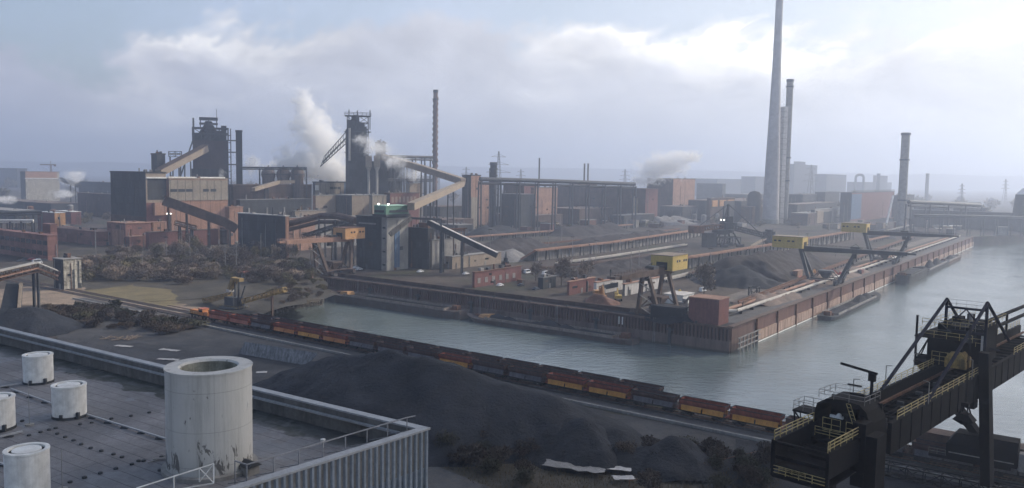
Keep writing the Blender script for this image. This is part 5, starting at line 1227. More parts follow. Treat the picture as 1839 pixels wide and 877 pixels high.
for i, (x, lab) in enumerate(((662, 'left pale hopper bin hanging at the right blast furnace'), (677, 'right pale hopper bin hanging at the right blast furnace'))):
    P = col(x, FD - 14); o = thing('hopper_bin', lab, 'bin', Fr(P, math.radians(12)), 'pale hopper bins at the right furnace'); a, c = zat(P, 280), zat(P, 300)
    MB().box(-3, 3, -3, 3, c, a).build('body', M['tan'], o); m = MB(); m.lathe((0, 0, 0), [(1.2, 0), (1.2, c - 4), (3, c)], 8); m.build('chute', M['pipe'], o)
bld('filter_tower', 'dark square filter tower with a flat hood right of the right furnace', 'building', 674, 682, 692, 258, 400, 'dark', 'dark')
bld('low_block', 'dark lower block behind the steam right of the right furnace', 'building', 668, 690, 722, 292, 402, 'dark', 'dark')
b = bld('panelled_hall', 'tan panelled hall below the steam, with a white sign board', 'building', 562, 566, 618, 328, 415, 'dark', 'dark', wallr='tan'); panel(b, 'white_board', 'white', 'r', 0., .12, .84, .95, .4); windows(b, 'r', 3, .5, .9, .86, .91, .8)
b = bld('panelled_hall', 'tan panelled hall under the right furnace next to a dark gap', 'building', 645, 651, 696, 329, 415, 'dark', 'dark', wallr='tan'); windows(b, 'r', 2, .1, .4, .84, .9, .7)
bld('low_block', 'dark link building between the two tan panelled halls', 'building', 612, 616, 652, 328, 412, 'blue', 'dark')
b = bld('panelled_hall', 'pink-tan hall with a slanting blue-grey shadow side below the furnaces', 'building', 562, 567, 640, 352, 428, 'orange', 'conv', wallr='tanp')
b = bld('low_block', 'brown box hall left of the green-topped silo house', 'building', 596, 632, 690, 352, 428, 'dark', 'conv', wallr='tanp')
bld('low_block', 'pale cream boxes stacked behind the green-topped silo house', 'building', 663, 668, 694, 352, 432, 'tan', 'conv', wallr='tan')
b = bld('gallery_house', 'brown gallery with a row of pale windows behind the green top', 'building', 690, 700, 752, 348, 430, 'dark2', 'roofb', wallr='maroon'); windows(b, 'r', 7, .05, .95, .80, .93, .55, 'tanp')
bld('low_block', 'pale low box behind the diagonal conveyor', 'building', 728, 735, 758, 330, 425, 'tan', 'conv', wallr='tanp')
# pipes right of furnace two
rack('long high pipe on a frame between the right furnace and the tall slim chimney', [(692, 281, 830), (776, 283, 880)], [.15, .35, .6, .8, 1.], mt='steel', r=1.5, wdt=5, lw=1.1)
rack('lower pipe under the long high one', [(690, 322, 830), (776, 323, 880)], [.2, .5, .8], mt='steel', r=1., wdt=4)
P = col(706, 850); o = thing('domed_tank', 'single round-topped vessel inside the pipe frame', 'tank', Fr(P, 0)); zt = zat(P, 287); MB().lathe((0, 0, 0), [(7, 0), (7, zt - 4), (5, zt - 1), (.1, zt)], 18).build('shell', M['dark'], o)
# slim chimneys
def chimney(px, d, ytop_, r0, r1, label, mt, strakes=False, cap=True, bands=(), base=G, ytopx=None, collar=True):
    P = col(px, d, base); h = ztop(P, ytop_) - base; o = thing('chimney', label, 'chimney', Fr(P, 0))
    MB().lathe((0, 0, 0), [(r0, 0), (r1, h)] if not strakes else [(r0 + (r1 - r0) * i / 90, h * i / 90) for i in range(91)], 28).build('shaft', M[mt] if isinstance(mt, str) else mt, o, smooth=True)
    if strakes:
        m = MB(); n = 220; zs, ze = h * .30, h * .95
        for k in range(3):
            for i in range(n):
                t0, t1 = i / n, (i + 1) / n; z0_, z1_ = zs + (ze - zs) * t0, zs + (ze - zs) * t1; a0, a1 = k * 2.094 + t0 * 32, k * 2.094 + t1 * 32
                rr0, rr1 = r0 + (r1 - r0) * z0_ / h, r0 + (r1 - r0) * z1_ / h; q0, q1 = rr0 + .85, rr1 + .85
                m.face([(math.cos(a0) * rr0, math.sin(a0) * rr0, z0_), (math.cos(a0) * q0, math.sin(a0) * q0, z0_), (math.cos(a1) * q1, math.sin(a1) * q1, z1_), (math.cos(a1) * rr1, math.sin(a1) * rr1, z1_)])
        m.build('helical_strake', M['rust'], o)
    for f in bands: MB().lathe((0, 0, 0), [(r0 + (r1 - r0) * f + .05, h * f - .8), (r0 + (r1 - r0) * f + 1.0, h * f - .8), (r0 + (r1 - r0) * f + 1.0, h * f + .8), (r0 + (r1 - r0) * f + .05, h * f + .8)], 24).build('platform_ring', M['steel'], o)
    if cap: MB().lathe((0, 0, 0), [(r1 + .1, h - 3), (r1 + .5, h - 2.5), (r1 + .5, h + .2), (r1 - .3, h + .2), (r1 - .4, h - 2)], 24).build('cap', M['steel'], o)
    return o
chm = mat('chimney_brown', (.20, .135, .115), .15, .02, streak=.4)
chimney(781, 985, 162, 2.9, 2.6, 'tall slim brown chimney with spiral strakes in the centre left', chm, True, True, (.93, .46))
# transfer tower and its conveyors
b = bld('transfer_tower', 'twin-block transfer tower where two diagonal conveyors meet', 'building', 829, 845, 862, 316, 412, 'dark', 'dark', wallr='rustl'); panel(b, 'lower_bay', 'tan', 'r', .0, .75, .0, .6, .6)
bld('annex', 'pink lower block right behind the twin-block transfer tower', 'building', 859, 864, 882, 330, 405, 'rustl', 'conv', wallr='rustl')
rack('upper diagonal conveyor from the right furnace down to the transfer tower', [(688, 283, 810), (760, 304, 760), (832, 327, 720)], [.3, .55], 'tanp', truss=None, wdt=5.5, top='tanp', name='conveyor_gallery', cat='conveyor')
rack('lower diagonal conveyor from the green-topped house up to the transfer tower', [(738, 372, 480), (830, 331, 720)], [.35, .7], 'tanp', truss=None, wdt=4.2, top='tanp', name='conveyor_gallery', cat='conveyor')
o = chimney(886, 900, 292, 3.7, 3.7, 'short dark stack wrapped in platforms right of the transfer tower', 'dark', cap=True, bands=(.5, .6, .7, .8, .9)); 
P = col(881, 890); o = thing('platform_tower', 'thin lattice platform tower leaning on the short dark stack', 'tower', Fr(P, 0)); MB().lattice((0, 0, 0), (0, 0, zat(P, 304)), 2.6, 2.6, 5, .7).build('frame', M['steel'], o)
def pylon(px, d, ytop_, label, s=1.):
    P = col(px, d); h = ztop(P, ytop_) - G; o = thing('power_pylon', label, 'pylon', Fr(P, .4), 'far power pylons')
    m = MB(); t_ = max(.5, d / 2600)
    for a in (-1, 1):
        for b_ in (-1, 1): m.beam((a * h * .07, b_ * h * .07, 0), (a * .6, b_ * .6, h), t_)
    for k in range(7):
        z = h * k / 8; w_ = h * .07 * (1 - k / 8) + .5; z2_ = h * (k + 1) / 8; w2 = h * .07 * (1 - (k + 1) / 8) + .5
        m.beam((-w_, -w_, z), (w2, -w2, z2_), t_ * .6); m.beam((w_, -w_, z), (-w2, -w2, z2_), t_ * .6)
    m.build('mast', M['steel'], o); m = MB()
    for f, L_ in ((.62, .24), (.76, .20), (.90, .14)): m.beam((-h * L_, 0, h * f), (h * L_, 0, h * f), t_); m.beam((-h * L_, 0, h * f), (0, 0, h * (f + .05)), t_ * .6); m.beam((h * L_, 0, h * f), (0, 0, h * (f + .05)), t_ * .6)
    m.build('cross_arm', M['steel'], o)
for i, (x, d, y, lab) in enumerate(((895, 1500, 272, 'tallest far power pylon right of the short dark stack'), (935, 2200, 304, 'small power pylon left of the single thin flue'), (837, 2300, 300, 'tiny power pylon left of the transfer tower'), (1122, 2400, 304, 'tiny power pylon left of the white steam plume'), (1456, 1700, 296, 'power pylon in front of the far power station'), (1728, 1800, 330, 'power pylon above the dark pipe bridge'), (1806, 2300, 322, 'power pylon nearest the right picture edge'))): pylon(x, d, y, lab)
chimney(968, 1000, 284, .9, .9, 'single thin dark flue above the long pipe bridge', 'steel', cap=False)
chimney(1049, 1300, 294, 1.3, 1.3, 'left one of two thin twin flues', 'dark2', cap=False); chimney(1055.5, 1300, 294, 1.3, 1.3, 'right one of two thin twin flues', 'dark2', cap=False)
rack('long high pipe bridge running across the centre behind the ore yard', [(862, 322, 800), (1000, 326, 860), (1140, 331, 930)], [i / 9 for i in range(10)], mt='steel', r=2.2, wdt=4, lw=1.2)
# --- centre right halls
D = 'dark2'
bld('ore_hall', 'brown block under the long pipe bridge', 'building', 903, 940, 968, 334, 402, 'dark2', 'roofb', wallr='maroon')
bld('ore_hall', 'orange-brown block right of the thin flue', 'building', 952, 958, 1000, 338, 405, 'rust', 'roofb', wallr='rustl')
bld('ore_hall', 'low dark block half hidden left of the long brown hall', 'building', 900, 935, 960, 350, 410, 'dark', 'roofg')
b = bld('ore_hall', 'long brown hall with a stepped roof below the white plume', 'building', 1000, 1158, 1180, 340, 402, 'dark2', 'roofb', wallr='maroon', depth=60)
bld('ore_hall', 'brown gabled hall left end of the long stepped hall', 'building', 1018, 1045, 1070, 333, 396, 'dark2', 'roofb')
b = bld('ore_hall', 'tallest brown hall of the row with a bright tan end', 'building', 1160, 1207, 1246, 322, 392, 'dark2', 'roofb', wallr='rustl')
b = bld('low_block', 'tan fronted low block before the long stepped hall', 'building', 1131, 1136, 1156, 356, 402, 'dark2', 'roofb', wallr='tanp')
bld('warehouse', 'blue-grey box warehouse right of the tallest brown hall', 'building', 1250, 1296, 1302, 331, 372, 'dark', 'dark')
bld('low_block', 'pale tan pair of posts house under the thin twin flues', 'building', 1043, 1047, 1060, 330, 380, 'tanp', 'tanp')
bld('low_block', 'broad dark block below the blue-grey warehouse', 'building', 1235, 1300, 1392, 362, 398, 'dark', 'roofb')
b = bld('crusher_house', 'dark crusher house with torn orange panels on its top', 'building', 1268, 1275, 1318, 357, 400, 'dark2', 'roofb')
for k, (a, c) in enumerate(((.05, .25), (.35, .6), (.68, .95))): panel(b, 'orange_panel', 'ochre', 'r', a, c, .66, .92, 1.)
bld('low_block', 'low brown block right of the crusher house', 'building', 1318, 1330, 1372, 362, 400, 'dark', 'roofg')
bld('low_block', 'long low dark block left of the giant chimney', 'building', 1300, 1340, 1380, 350, 378, 'dark', 'roofg')
for i, (xl, xc, xr, yt, yb, a, c, lab) in enumerate(((760, 790, 830, 372, 408, 'dark', 'roofb', 'low dark shed under the diagonal conveyor'), (720, 800, 850, 396, 418, 'dark2', 'roofb', 'flat brown shed below the transfer tower'), (860, 905, 950, 372, 400, 'dark', 'roofg', 'dark flat shed right of the transfer tower'), (880, 960, 1010, 388, 408, 'dark2', 'roofb', 'wide low brown roof before the orange-brown block'), (790, 822, 850, 405, 422, 'dark', 'conv', 'small grey roofed shed near the ore yard'), (985, 1040, 1100, 376, 404, 'dark2', 'roofb', 'low brown shed at the foot of the long stepped hall'), (1095, 1120, 1175, 388, 408, 'dark', 'roofg', 'low dark shed right of the foot of the stepped hall'), (1185, 1225, 1260, 372, 398, 'dark', 'roofb', 'dark shed below the tan end of the tallest brown hall'))):
    bld('shed', lab, 'shed', xl, xc, xr, yt, yb, a, c)
# --- giant chimney group
P = col(1386, 1060); h = ztop(P, -14) - G
o = thing('chimney', 'giant pale grey concrete chimney leaving the top of the photo', 'chimney', Fr(P, math.radians(30)))
def giant(mb, X0, X1):
    pass
pr = [(10.4, 0), (9.4, h * .18), (8.0, h * .36), (6.6, h * .52), (5.4, h * .68), (4.7, h * .85), (4.35, h)]
MB().lathe((0, 0, 0), pr, 40).build('shaft', mat('giant_chimney_concrete', (.42, .40, .40), .08, .015, streak=.25, dirtc=(.28, .27, .27)), o, smooth=True)
MB().lathe((0, 0, 0), [(10.9, 0), (10.9, 6), (10.2, 6.3)], 40).build('plinth', M['concrete'], o)
chimney(1411, 1075, 143, 4.4, 4.2, 'second tall blue-grey chimney right beside the giant one', 'conv', cap=True, bands=(.95, .46, .3))
P = col(1403, 1068); o = thing('lift_tower', 'pale lift tower standing between the giant chimney and its neighbour', 'tower', Fr(P, math.radians(30))); MB().box(-3.4, 3.4, -3.4, 3.4, 0, zat(P, 192)).build('shaft', M['lconc'], o)
h_ = zat(P, 192)
for i in range(22): MB().box(-3.6, 3.6, -3.6, 3.6, h_ * i / 22, h_ * i / 22 + .5).build('floor_band', M['concrete'], o)
P = col(1356, 1075); o = thing('storage_dome', 'round dark storage vessel left of the giant chimney foot', 'tank', Fr(P, 0)); zt = zat(P, 343); MB().lathe((0, 0, 0), [(9, 0), (9, zt - 6), (6, zt - 1.5), (.1, zt)], 20).build('shell', M['dark'], o, smooth=True)
b = bld('bag_filter_house', 'blue and maroon bag filter house with a rail on its flat roof', 'building', 1507, 1527, 1604, 347, 400, 'dark', 'dark', wallr='maroon'); panel(b, 'blue_bay', 'blue', 'r', .0, .2, .1, .96, .6)
m = MB().rail([(0, 0, b.h + 1), (b.d, 0, b.h + 1)], 2.5, .3, 6); m.build('roof_rail', M['steel'], b.root); 
o = rack('pale slanting pipe on the right end of the bag filter house', [(1604, 352, 870), (1592, 402, 850)], [], mt='white', r=1.)
chimney(1622, 1000, 239, 5.2, 4.7, 'tall blue-grey chimney with three platform rings right of the bag filter house', 'conv', cap=True, bands=(.99, .72, .30))
bld('low_block', 'dark block under the ringed chimney', 'building', 1600, 1612, 1640, 352, 398, 'dark', 'dark')
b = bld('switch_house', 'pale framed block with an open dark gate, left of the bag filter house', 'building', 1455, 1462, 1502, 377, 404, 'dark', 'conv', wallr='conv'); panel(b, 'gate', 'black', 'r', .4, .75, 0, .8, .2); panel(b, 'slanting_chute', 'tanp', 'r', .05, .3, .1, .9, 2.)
for i, (xl, xc, xr, yt, yb, a, c, lab) in enumerate(((1415, 1440, 1470, 350, 390, 'dark', 'roofg', 'dark block right of the twin chimneys'), (1462, 1480, 1506, 346, 388, 'dark', 'dark', 'dark tower block left of the bag filter house'), (1400, 1430, 1500, 368, 400, 'dark', 'roofb', 'low flat block before the tower block'), (1330, 1350, 1400, 372, 402, 'dark2', 'roofb', 'low brown block before the giant chimney foot'), (1640, 1700, 1760, 372, 402, 'dark', 'dark', 'long low block under the dark pipe bridge'), (1420, 1450, 1478, 384, 406, 'dark2', 'conv', 'small pale roofed shed by the twin chimneys'))): bld('low_block', lab, 'building', xl, xc, xr, yt, yb, a, c)
rack('dark pipe bridge running right from the ringed chimney', [(1632, 363, 900), (1700, 366, 960), (1760, 369, 1020)], [i / 4 for i in range(5)], mt='steel', r=2.2, wdt=5, lw=1.3)
rack('thin dark pipe bridge far right', [(1640, 386, 860), (1838, 390, 900)], [i / 8 for i in range(9)], mt='steel', r=1., wdt=3, lw=.7)
P = col(1864, 980); o = thing('domed_tent', 'white topped dark dome cut by the right picture edge', 'dome', Fr(P, 0)); zt = zat(P, 334); z0_ = zat(P, 350); MB().lathe((0, 0, 0), [(26, 0), (22, z0_)], 30).build('wall', M['dark'], o); MB().lathe((0, 0, 0), [(22.2, z0_), (15, (z0_ + zt) / 2 + 2), (8, zt), (.2, zt + 3)], 30).build('roof', M['white'], o, smooth=True)
bld('long_shed', 'very long dark shed under the pipe bridge on the far right', 'shed', 1632, 1832, 1845, 384, 416, 'dark', 'dark', depth=14)
bld('long_shed', 'long dark hazy shed behind the far right pipe bridge', 'shed', 1640, 1770, 1800, 374, 402, 'dark', 'roofg', depth=20)
# --- far silhouettes
fs = 'far hazy works on the horizon'
for xl, xc, xr, yt, d, lab in ((1412, 1440, 1465, 296, 2300, 'far hazy power station with roof bumps, highest block on the horizon'), (1462, 1500, 1518, 314, 2300, 'far hazy long block right of the power station'), (1330, 1370, 1400, 318, 2500, 'far hazy low block left of the giant chimney'), (1520, 1570, 1600, 328, 2600, 'far hazy low works behind the bag filter house'), (1575, 1585, 1592, 316, 2500, 'small far hazy block near the far stub chimneys'), (1240, 1300, 1360, 322, 2600, 'far hazy ridge of works behind the blue-grey warehouse'), (700, 730, 790, 316, 2400, 'far hazy works behind the slim chimney'), (0, 20, 50, 303, 2300, 'far hazy works at the left picture edge')):
    b = bld('far_works', lab, 'building', xl, xc, xr, yt, 0, 'dark', 'dark', group=None, dist=d)
    if xl == 1412:
        m = MB()
        for k in range(3): m.box(b.d * .2, b.d * .5, b.w * (.15 + .3 * k), b.w * (.25 + .3 * k), b.h + .5, b.h + 10)
        m.build('roof_house', M['dark'], b.root)
for x, y, lab in ((1577, 312, 'far stub chimney behind the bag filter house'), (1665, 312, 'far stub chimney right of the ringed chimney'), (700, 300, 'far hazy stub chimney by the right furnace')):
    chimney(x, 2300, y, 5, 4.4, lab, 'dark', cap=True)
for x, lab in ((1537, 'left leg of a far hazy arch-shaped conveyor'),):
    P = col(x, 2300); o = thing('arched_plant', 'far hazy arch-shaped frame between the far works', 'building', Fr(P, 0)); zt = zat(P, 314)
    m = MB()
    for i in range(10):
        a, c = math.pi * i / 10, math.pi * (i + 1) / 10; m.tube((10 - 11 * math.cos(a), 0, zt - 8 + 8 * math.sin(a)), (10 - 11 * math.cos(c), 0, zt - 8 + 8 * math.sin(c)), 3.5, n=8)
    m.tube((-1, 0, 0), (-1, 0, zt - 8), 3.5, n=8); m.tube((21, 0, 0), (21, 0, zt - 8), 3.5, n=8); m.build('frame', M['dark'], o)
def hill(name, x0, x1, y, d, thick=400):
    a, b_ = atd(x0, y, d), atd(x1, y, d); n = 26; z = max(a.z, b_.z); m = MB(); v = []
    hs = [(z - G) * min(1, 1.6 * math.sin(math.pi * max(0, min(1, i / n))) ** .6) * (1 + .10 * mnoise.noise(V3((i * .6, d * .01, 0)))) for i in range(n + 1)]
    for j, (yy, f) in enumerate(((-thick / 2, 0), (-thick / 5, .85), (0, 1), (thick / 2, 0))):
        for i in range(n + 1): m.v.append(((b_.x - a.x) * i / n, yy, hs[i] * f - 1))
    for j in range(3):
        for i in range(n): q_ = j * (n + 1) + i; m.f.append((q_, q_ + 1, q_ + n + 2, q_ + n + 1)); m.m.append(0)
    tag(m.build(name, GM, None, Fr((a.x, d, G), 0), smooth=True), kind='structure')
hill('hill', -900, 600, 299, 7400); hill('hill', 1100, 2500, 327, 7000); hill('hill', 250, 1500, 310, 7600)
# ------------------------------------------------------------------ middle ground
b = bld('dark_store', 'large plain dark store with a pale roof edge beside the tube conveyor', 'building', 418, 428, 515, 388, 468, 'dark', 'conv', depth=None) if False else None
C = at(515, 468)
b = bld('dark_store', 'large plain dark store with a pale roof edge beside the tube conveyor', 'building', 428, 513, 519, 389, 470, 'dark', 'lconc', wallr='orange', depth=14)
bld('low_block', 'orange block directly behind the large dark store', 'building', 515, 520, 566, 392, 452, 'orange', 'conv', wallr='rustl')
bld('low_block', 'tan block behind the ochre-housed crane', 'building', 525, 530, 585, 380, 446, 'tan', 'conv', wallr='tanp')
bld('low_block', 'grey-blue glass fronted block behind the ochre-housed crane', 'building', 555, 562, 640, 392, 448, 'blue', 'conv', wallr='conv')
rack('dark tube conveyor on trestles above the ochre-housed crane', [(515, 403, 545), (575, 388, 550), (606, 388, 530), (640, 397, 500)], [.3, .6, .85], mt='browns', r=2.2, wdt=4, name='tube_conveyor', cat='conveyor')
rack('thin inclined conveyor behind the ochre-housed crane', [(545, 425, 545), (640, 395, 505)], [.3, .6, .85], mt='steel', truss=True, wdt=2.4, name='conveyor', cat='conveyor')
# silo house with green top
b = bld('silo_house', 'dark tall silo house carrying a green roof cabin', 'building', 640, 697, 733, 392, 487, 'dark', 'dark', wallr='concrete'); 
panel(b, 'shaft', 'conv', 'f', .0, .16, 0, 1.01, 1.2); panel(b, 'faint_lettering_strip', 'conv', 'f', .38, .92, .86, .89, .15)
for z in (.1, .35, .6, .8): panel(b, 'window', 'glass', 'f', .04, .12, z, z + .03, 1.4)
panel(b, 'glass_strip', 'blue', 'r', .3, .55, .05, .75, .3)
gx = MB().box(-3, b.d * .95, -1, b.w * .32, b.h + 2.2, b.h + 7.); gc = gx.build('green_cabin', M['green'], b.root)
MB().box(-3.2, b.d * .97, -1.2, b.w * .33, b.h + 7.01, b.h + 7.4).build('cabin_roof', mat('pale_green', (.35, .55, .45), .1, .5), gc)
m = MB().box(-3.3, -3.02, .4, b.w * .30, b.h + 3.2, b.h + 4.6); m.box(0, b.d * .9, -1.3, -1.02, b.h + 3.2, b.h + 4.6); m.build('window_strip', M['glass'], gc)
MB().box(-3.5, b.d, -1.5, b.w * .36, b.h + .9, b.h + 2.19).build('cabin_floor', M['steel'], gc)
for x, y in ((-2, b.w * .22), (1, 1)): MB().box(x, x + .8, y, y + .8, b.h + 7.6, b.h + 8.4).build('lamp', M['lamp'], gc)
b3 = bld('silo_block', 'second dark silo block right of the green-topped house', 'building', 733, 768, 779, 412, 484, 'dark', 'dark', wallr='dark')
m = MB().box(2, b3.d - 1, 2, b3.w * .6, b3.h + .5, b3.h + 3.5); m.box(0, b3.d, 0, b3.w * .9, b3.h + 5.4, b3.h + 6.0)
for x in (.5, b3.d - .5):
    for y in (.5, b3.w * .88): m.beam((x, y, b3.h), (x, y, b3.h + 5.4), .4)
m.build('roof_frame', M['rust'], b3.root)
rack('pale diagonal chute conveyor on the front of the silo house', [(700, 422, 463), (738, 392, 468)], [], 'tan', truss=None, wdt=2.6, name='chute', cat='conveyor', top='tanp')
rack('dark horizontal portal beam right of the green cabin', [(735, 392, 468), (793, 395, 474)], [.98], mt='steel', truss=None, wdt=1.2, name='portal_beam', cat='frame', top='steel', lw=.8)
rack('long pale diagonal conveyor from the silo block down to the stacker', [(768, 399, 476), (893, 459, 470)], [.22, .5], 'dark', truss=None, wdt=3.2, name='conveyor', cat='conveyor', top='lconc', lw=.7)
b = bld('low_block', 'tan gabled house below the long pale diagonal conveyor', 'building', 770, 776, 826, 432, 484, 'tanp', 'roofg', wallr='conv')
b = bld('low_block', 'long low tan wall shed behind the diagonal conveyor foot', 'shed', 800, 812, 900, 462, 484, 'tanp', 'conv', wallr='tanp', depth=60)
for i, (x, y0, y1) in enumerate(((793, 484, 410), (814, 482, 412), (833, 480, 411))):
    P = at(x, y0); o = MB().beam((0, 0, 0), (0, 0, ztop(P, y1) - G), .7).beam((-.2, 0, ztop(P, y1) - G), (1.8, 0, ztop(P, y1) - G + .3), .6).build('steel_post', M['browns'], None, Fr(P, 0)); tag(o, ('leftmost', 'middle', 'rightmost')[i] + ' dark steel post under the long pale diagonal conveyor', 'post')
rack('rusty cross beam between the steel posts', [(792, 412, 476), (836, 411, 478)], [], mt='rust', r=.6, name='cross_beam', cat='beam')
# stockyard conveyors : (points with ground z offsets)
def belt(label, pts, h, mt='rustl', legs=24, wdt=2.2, wall=None, name='belt_conveyor'):
    P = [at(x, y, G + (hh if (hh := (q[0] if q else h)) else h)) for x, y, *q in pts]; o0 = V3((P[0].x, P[0].y, G)); o = thing(name, label, 'conveyor', Fr(o0, 0))
    for a, b_ in zip(P[:-1], P[1:]):
        a, b_ = a - o0, b_ - o0
        MB().beam(a, b_, wdt, .5).build('belt_deck', M[mt], o); m = MB(); dr = (b_ - a); s_ = V3((-dr.y, dr.x, 0)).normalized() * wdt * .5
        m.beam(a + s_ + V3((0, 0, .7)), b_ + s_ + V3((0, 0, .7)), .35, .7); m.beam(a - s_ + V3((0, 0, .7)), b_ - s_ + V3((0, 0, .7)), .35, .7); m.build('side_cover', M[mt], o)
        k = max(1, int(dr.length / legs)); m = MB()
        for i in range(k + 1):
            c = a.lerp(b_, i / k)
            if c.z > .8: m.beam((c.x + s_.x, c.y + s_.y, 0), c + s_ * .7, .55); m.beam((c.x - s_.x, c.y - s_.y, 0), c - s_ * .7, .55)
        if m.v: m.build('trestle', M['steel'], o)
        if wall:
            q1, q2 = a + s_ * 1.2, b_ + s_ * 1.2; w_ = s_ * .25
            MB().hexa([(q1.x, q1.y, 0), (q2.x, q2.y, 0), (q2.x + w_.x, q2.y + w_.y, 0), (q1.x + w_.x, q1.y + w_.y, 0), (q1.x, q1.y, q1.z - .6), (q2.x, q2.y, q2.z - .6), (q2.x + w_.x, q2.y + w_.y, q2.z - .6), (q1.x + w_.x, q1.y + w_.y, q1.z - .6)]).build('side_wall', M[wall], o)
    return o
ydw = mat('dusty_concrete', (.26, .25, .235), .3, .12, streak=.9, dirt=.6, dirtc=(.10, .085, .075)); M['dustc'] = ydw
belt('long elevated orange-edged conveyor over a dusty wall in the ore yard centre', [(935, 467, .8), (962, 451, 7), (1100, 436, 7), (1236, 416, 7), (1262, 407, 9)], 7, legs=14, wall='dustc', wdt=3)
belt('ground level pale conveyor in front of the dusty wall', [(1000, 474), (1090, 462), (1232, 440)], 1.2, 'pipe')
belt('far orange-edged conveyor along the back of the ore yard', [(822, 428), (960, 418), (1135, 404)], 4, legs=14, wall='dustc', wdt=3)
belt('elevated pale conveyor running behind the yellow crane houses', [(1190, 470, 6), (1240, 463, 7), (1400, 438, 8), (1530, 416, 8)], 7, 'rustl', 14, 3, wall='dustc')
belt('pale ground conveyor left of the dark mound', [(1195, 503), (1290, 480)], 1.5, 'pipe')
belt('short rusty conveyor crossing near the reclaimer', [(1250, 462), (1195, 503)], 2, 'rustl') if False else None
belt('short branching conveyor right of the reclaimer', [(1350, 443, 2), (1374, 430, 6)], 3, 'tanp')
belt('low rusty conveyor between the far sheds', [(975, 392), (1003, 402), (985, 407)], 4, 'tanp')
belt('pale low conveyor at the left of the far ore yard', [(880, 395), (915, 403)], 3, 'conv')
belt('thin pale conveyor line before the brown halls', [(1090, 396), (1190, 392)], 3, 'conv')
belt('pale conveyor line beside the twin chimneys', [(1560, 422), (1640, 404)], 3, 'conv')
belt('dark ground conveyor close behind the row of sheds', [(940, 486), (1060, 474), (1180, 458)], 1.2, 'browns')
belt('thin rusty conveyor between the dusty wall and the back of the yard', [(960, 440), (1100, 427), (1220, 412)], 2., 'rust')
belt('brown conveyor running along the inland side of the river quay road', [(1330, 545), (1450, 498), (1560, 455), (1640, 425)], 2.5, 'rust', 16)
belt('far rusty conveyor behind the farther river crane', [(1560, 432), (1650, 412)], 3, 'rustl')
belt('short dark conveyor behind the tall bare tree', [(1240, 492), (1330, 470)], 2.5, 'browns')
# mounds
for lab, pts, sl, mt in (('broad dark ore mound between the river cranes and the tall shrub', [rp(1305, 466, 12), rp(1350, 456, 14), rp(1405, 450, 13), rp(1440, 448, 10)], .62, 'ore'), ('smaller black mound in front of the broad dark ore mound', [rp(1310, 480, 9), rp(1340, 478, 10)], .5, 'coal'),
    ('brown ore mound left of the stacker', [rp(850, 440, 9), rp(900, 432, 10), rp(950, 428, 7)], .4, 'ore'), ('pale grey ore mound beside the stacker', [rp(905, 452, 6), rp(925, 448, 6)], .5, 'roofg'), ('low far ore mound before the brown halls', [rp(1010, 408, 8), rp(1100, 402, 8)], .4, 'ore'), ('blue-grey mound behind the silo block', [rp(868, 410, 9), rp(905, 405, 9)], .4, 'coal'), ('flat ore mound behind the dusty wall', [rp(1060, 428, 6), rp(1180, 414, 7)], .35, 'ore'), ('long low dark stockpile before the ground level pale conveyor', [rp(1020, 482, 4), rp(1110, 470, 5), rp(1220, 453, 4)], .35, 'ore'), ('long low blackish stockpile behind the dusty wall conveyor', [rp(960, 452, 4), rp(1040, 440, 5)], .35, 'coal'), ('far grey mound left of the reclaimer', [rp(1180, 390, 9), rp(1220, 388, 9)], .4, 'roofg'), ('low mound behind the farther river crane', [rp(1640, 412, 7), rp(1700, 408, 6)], .35, 'ore'), ('small conical mound under the farther river crane', [rp(1583, 414, 8)], .6, 'coal'), ('grassy spoil heap by the small square frame', [rp(1352, 533, 3), rp(1400, 520, 3)], .3, 'roofb'), ('grassy bank along the river pipelines', [rp(1440, 505, 3), rp(1530, 478, 3)], .3, 'roofb')):
    heap('ore_heap', lab, pts, sl, mt, 2.2 if pts[0][1] > 500 else 1.6, 1.2)
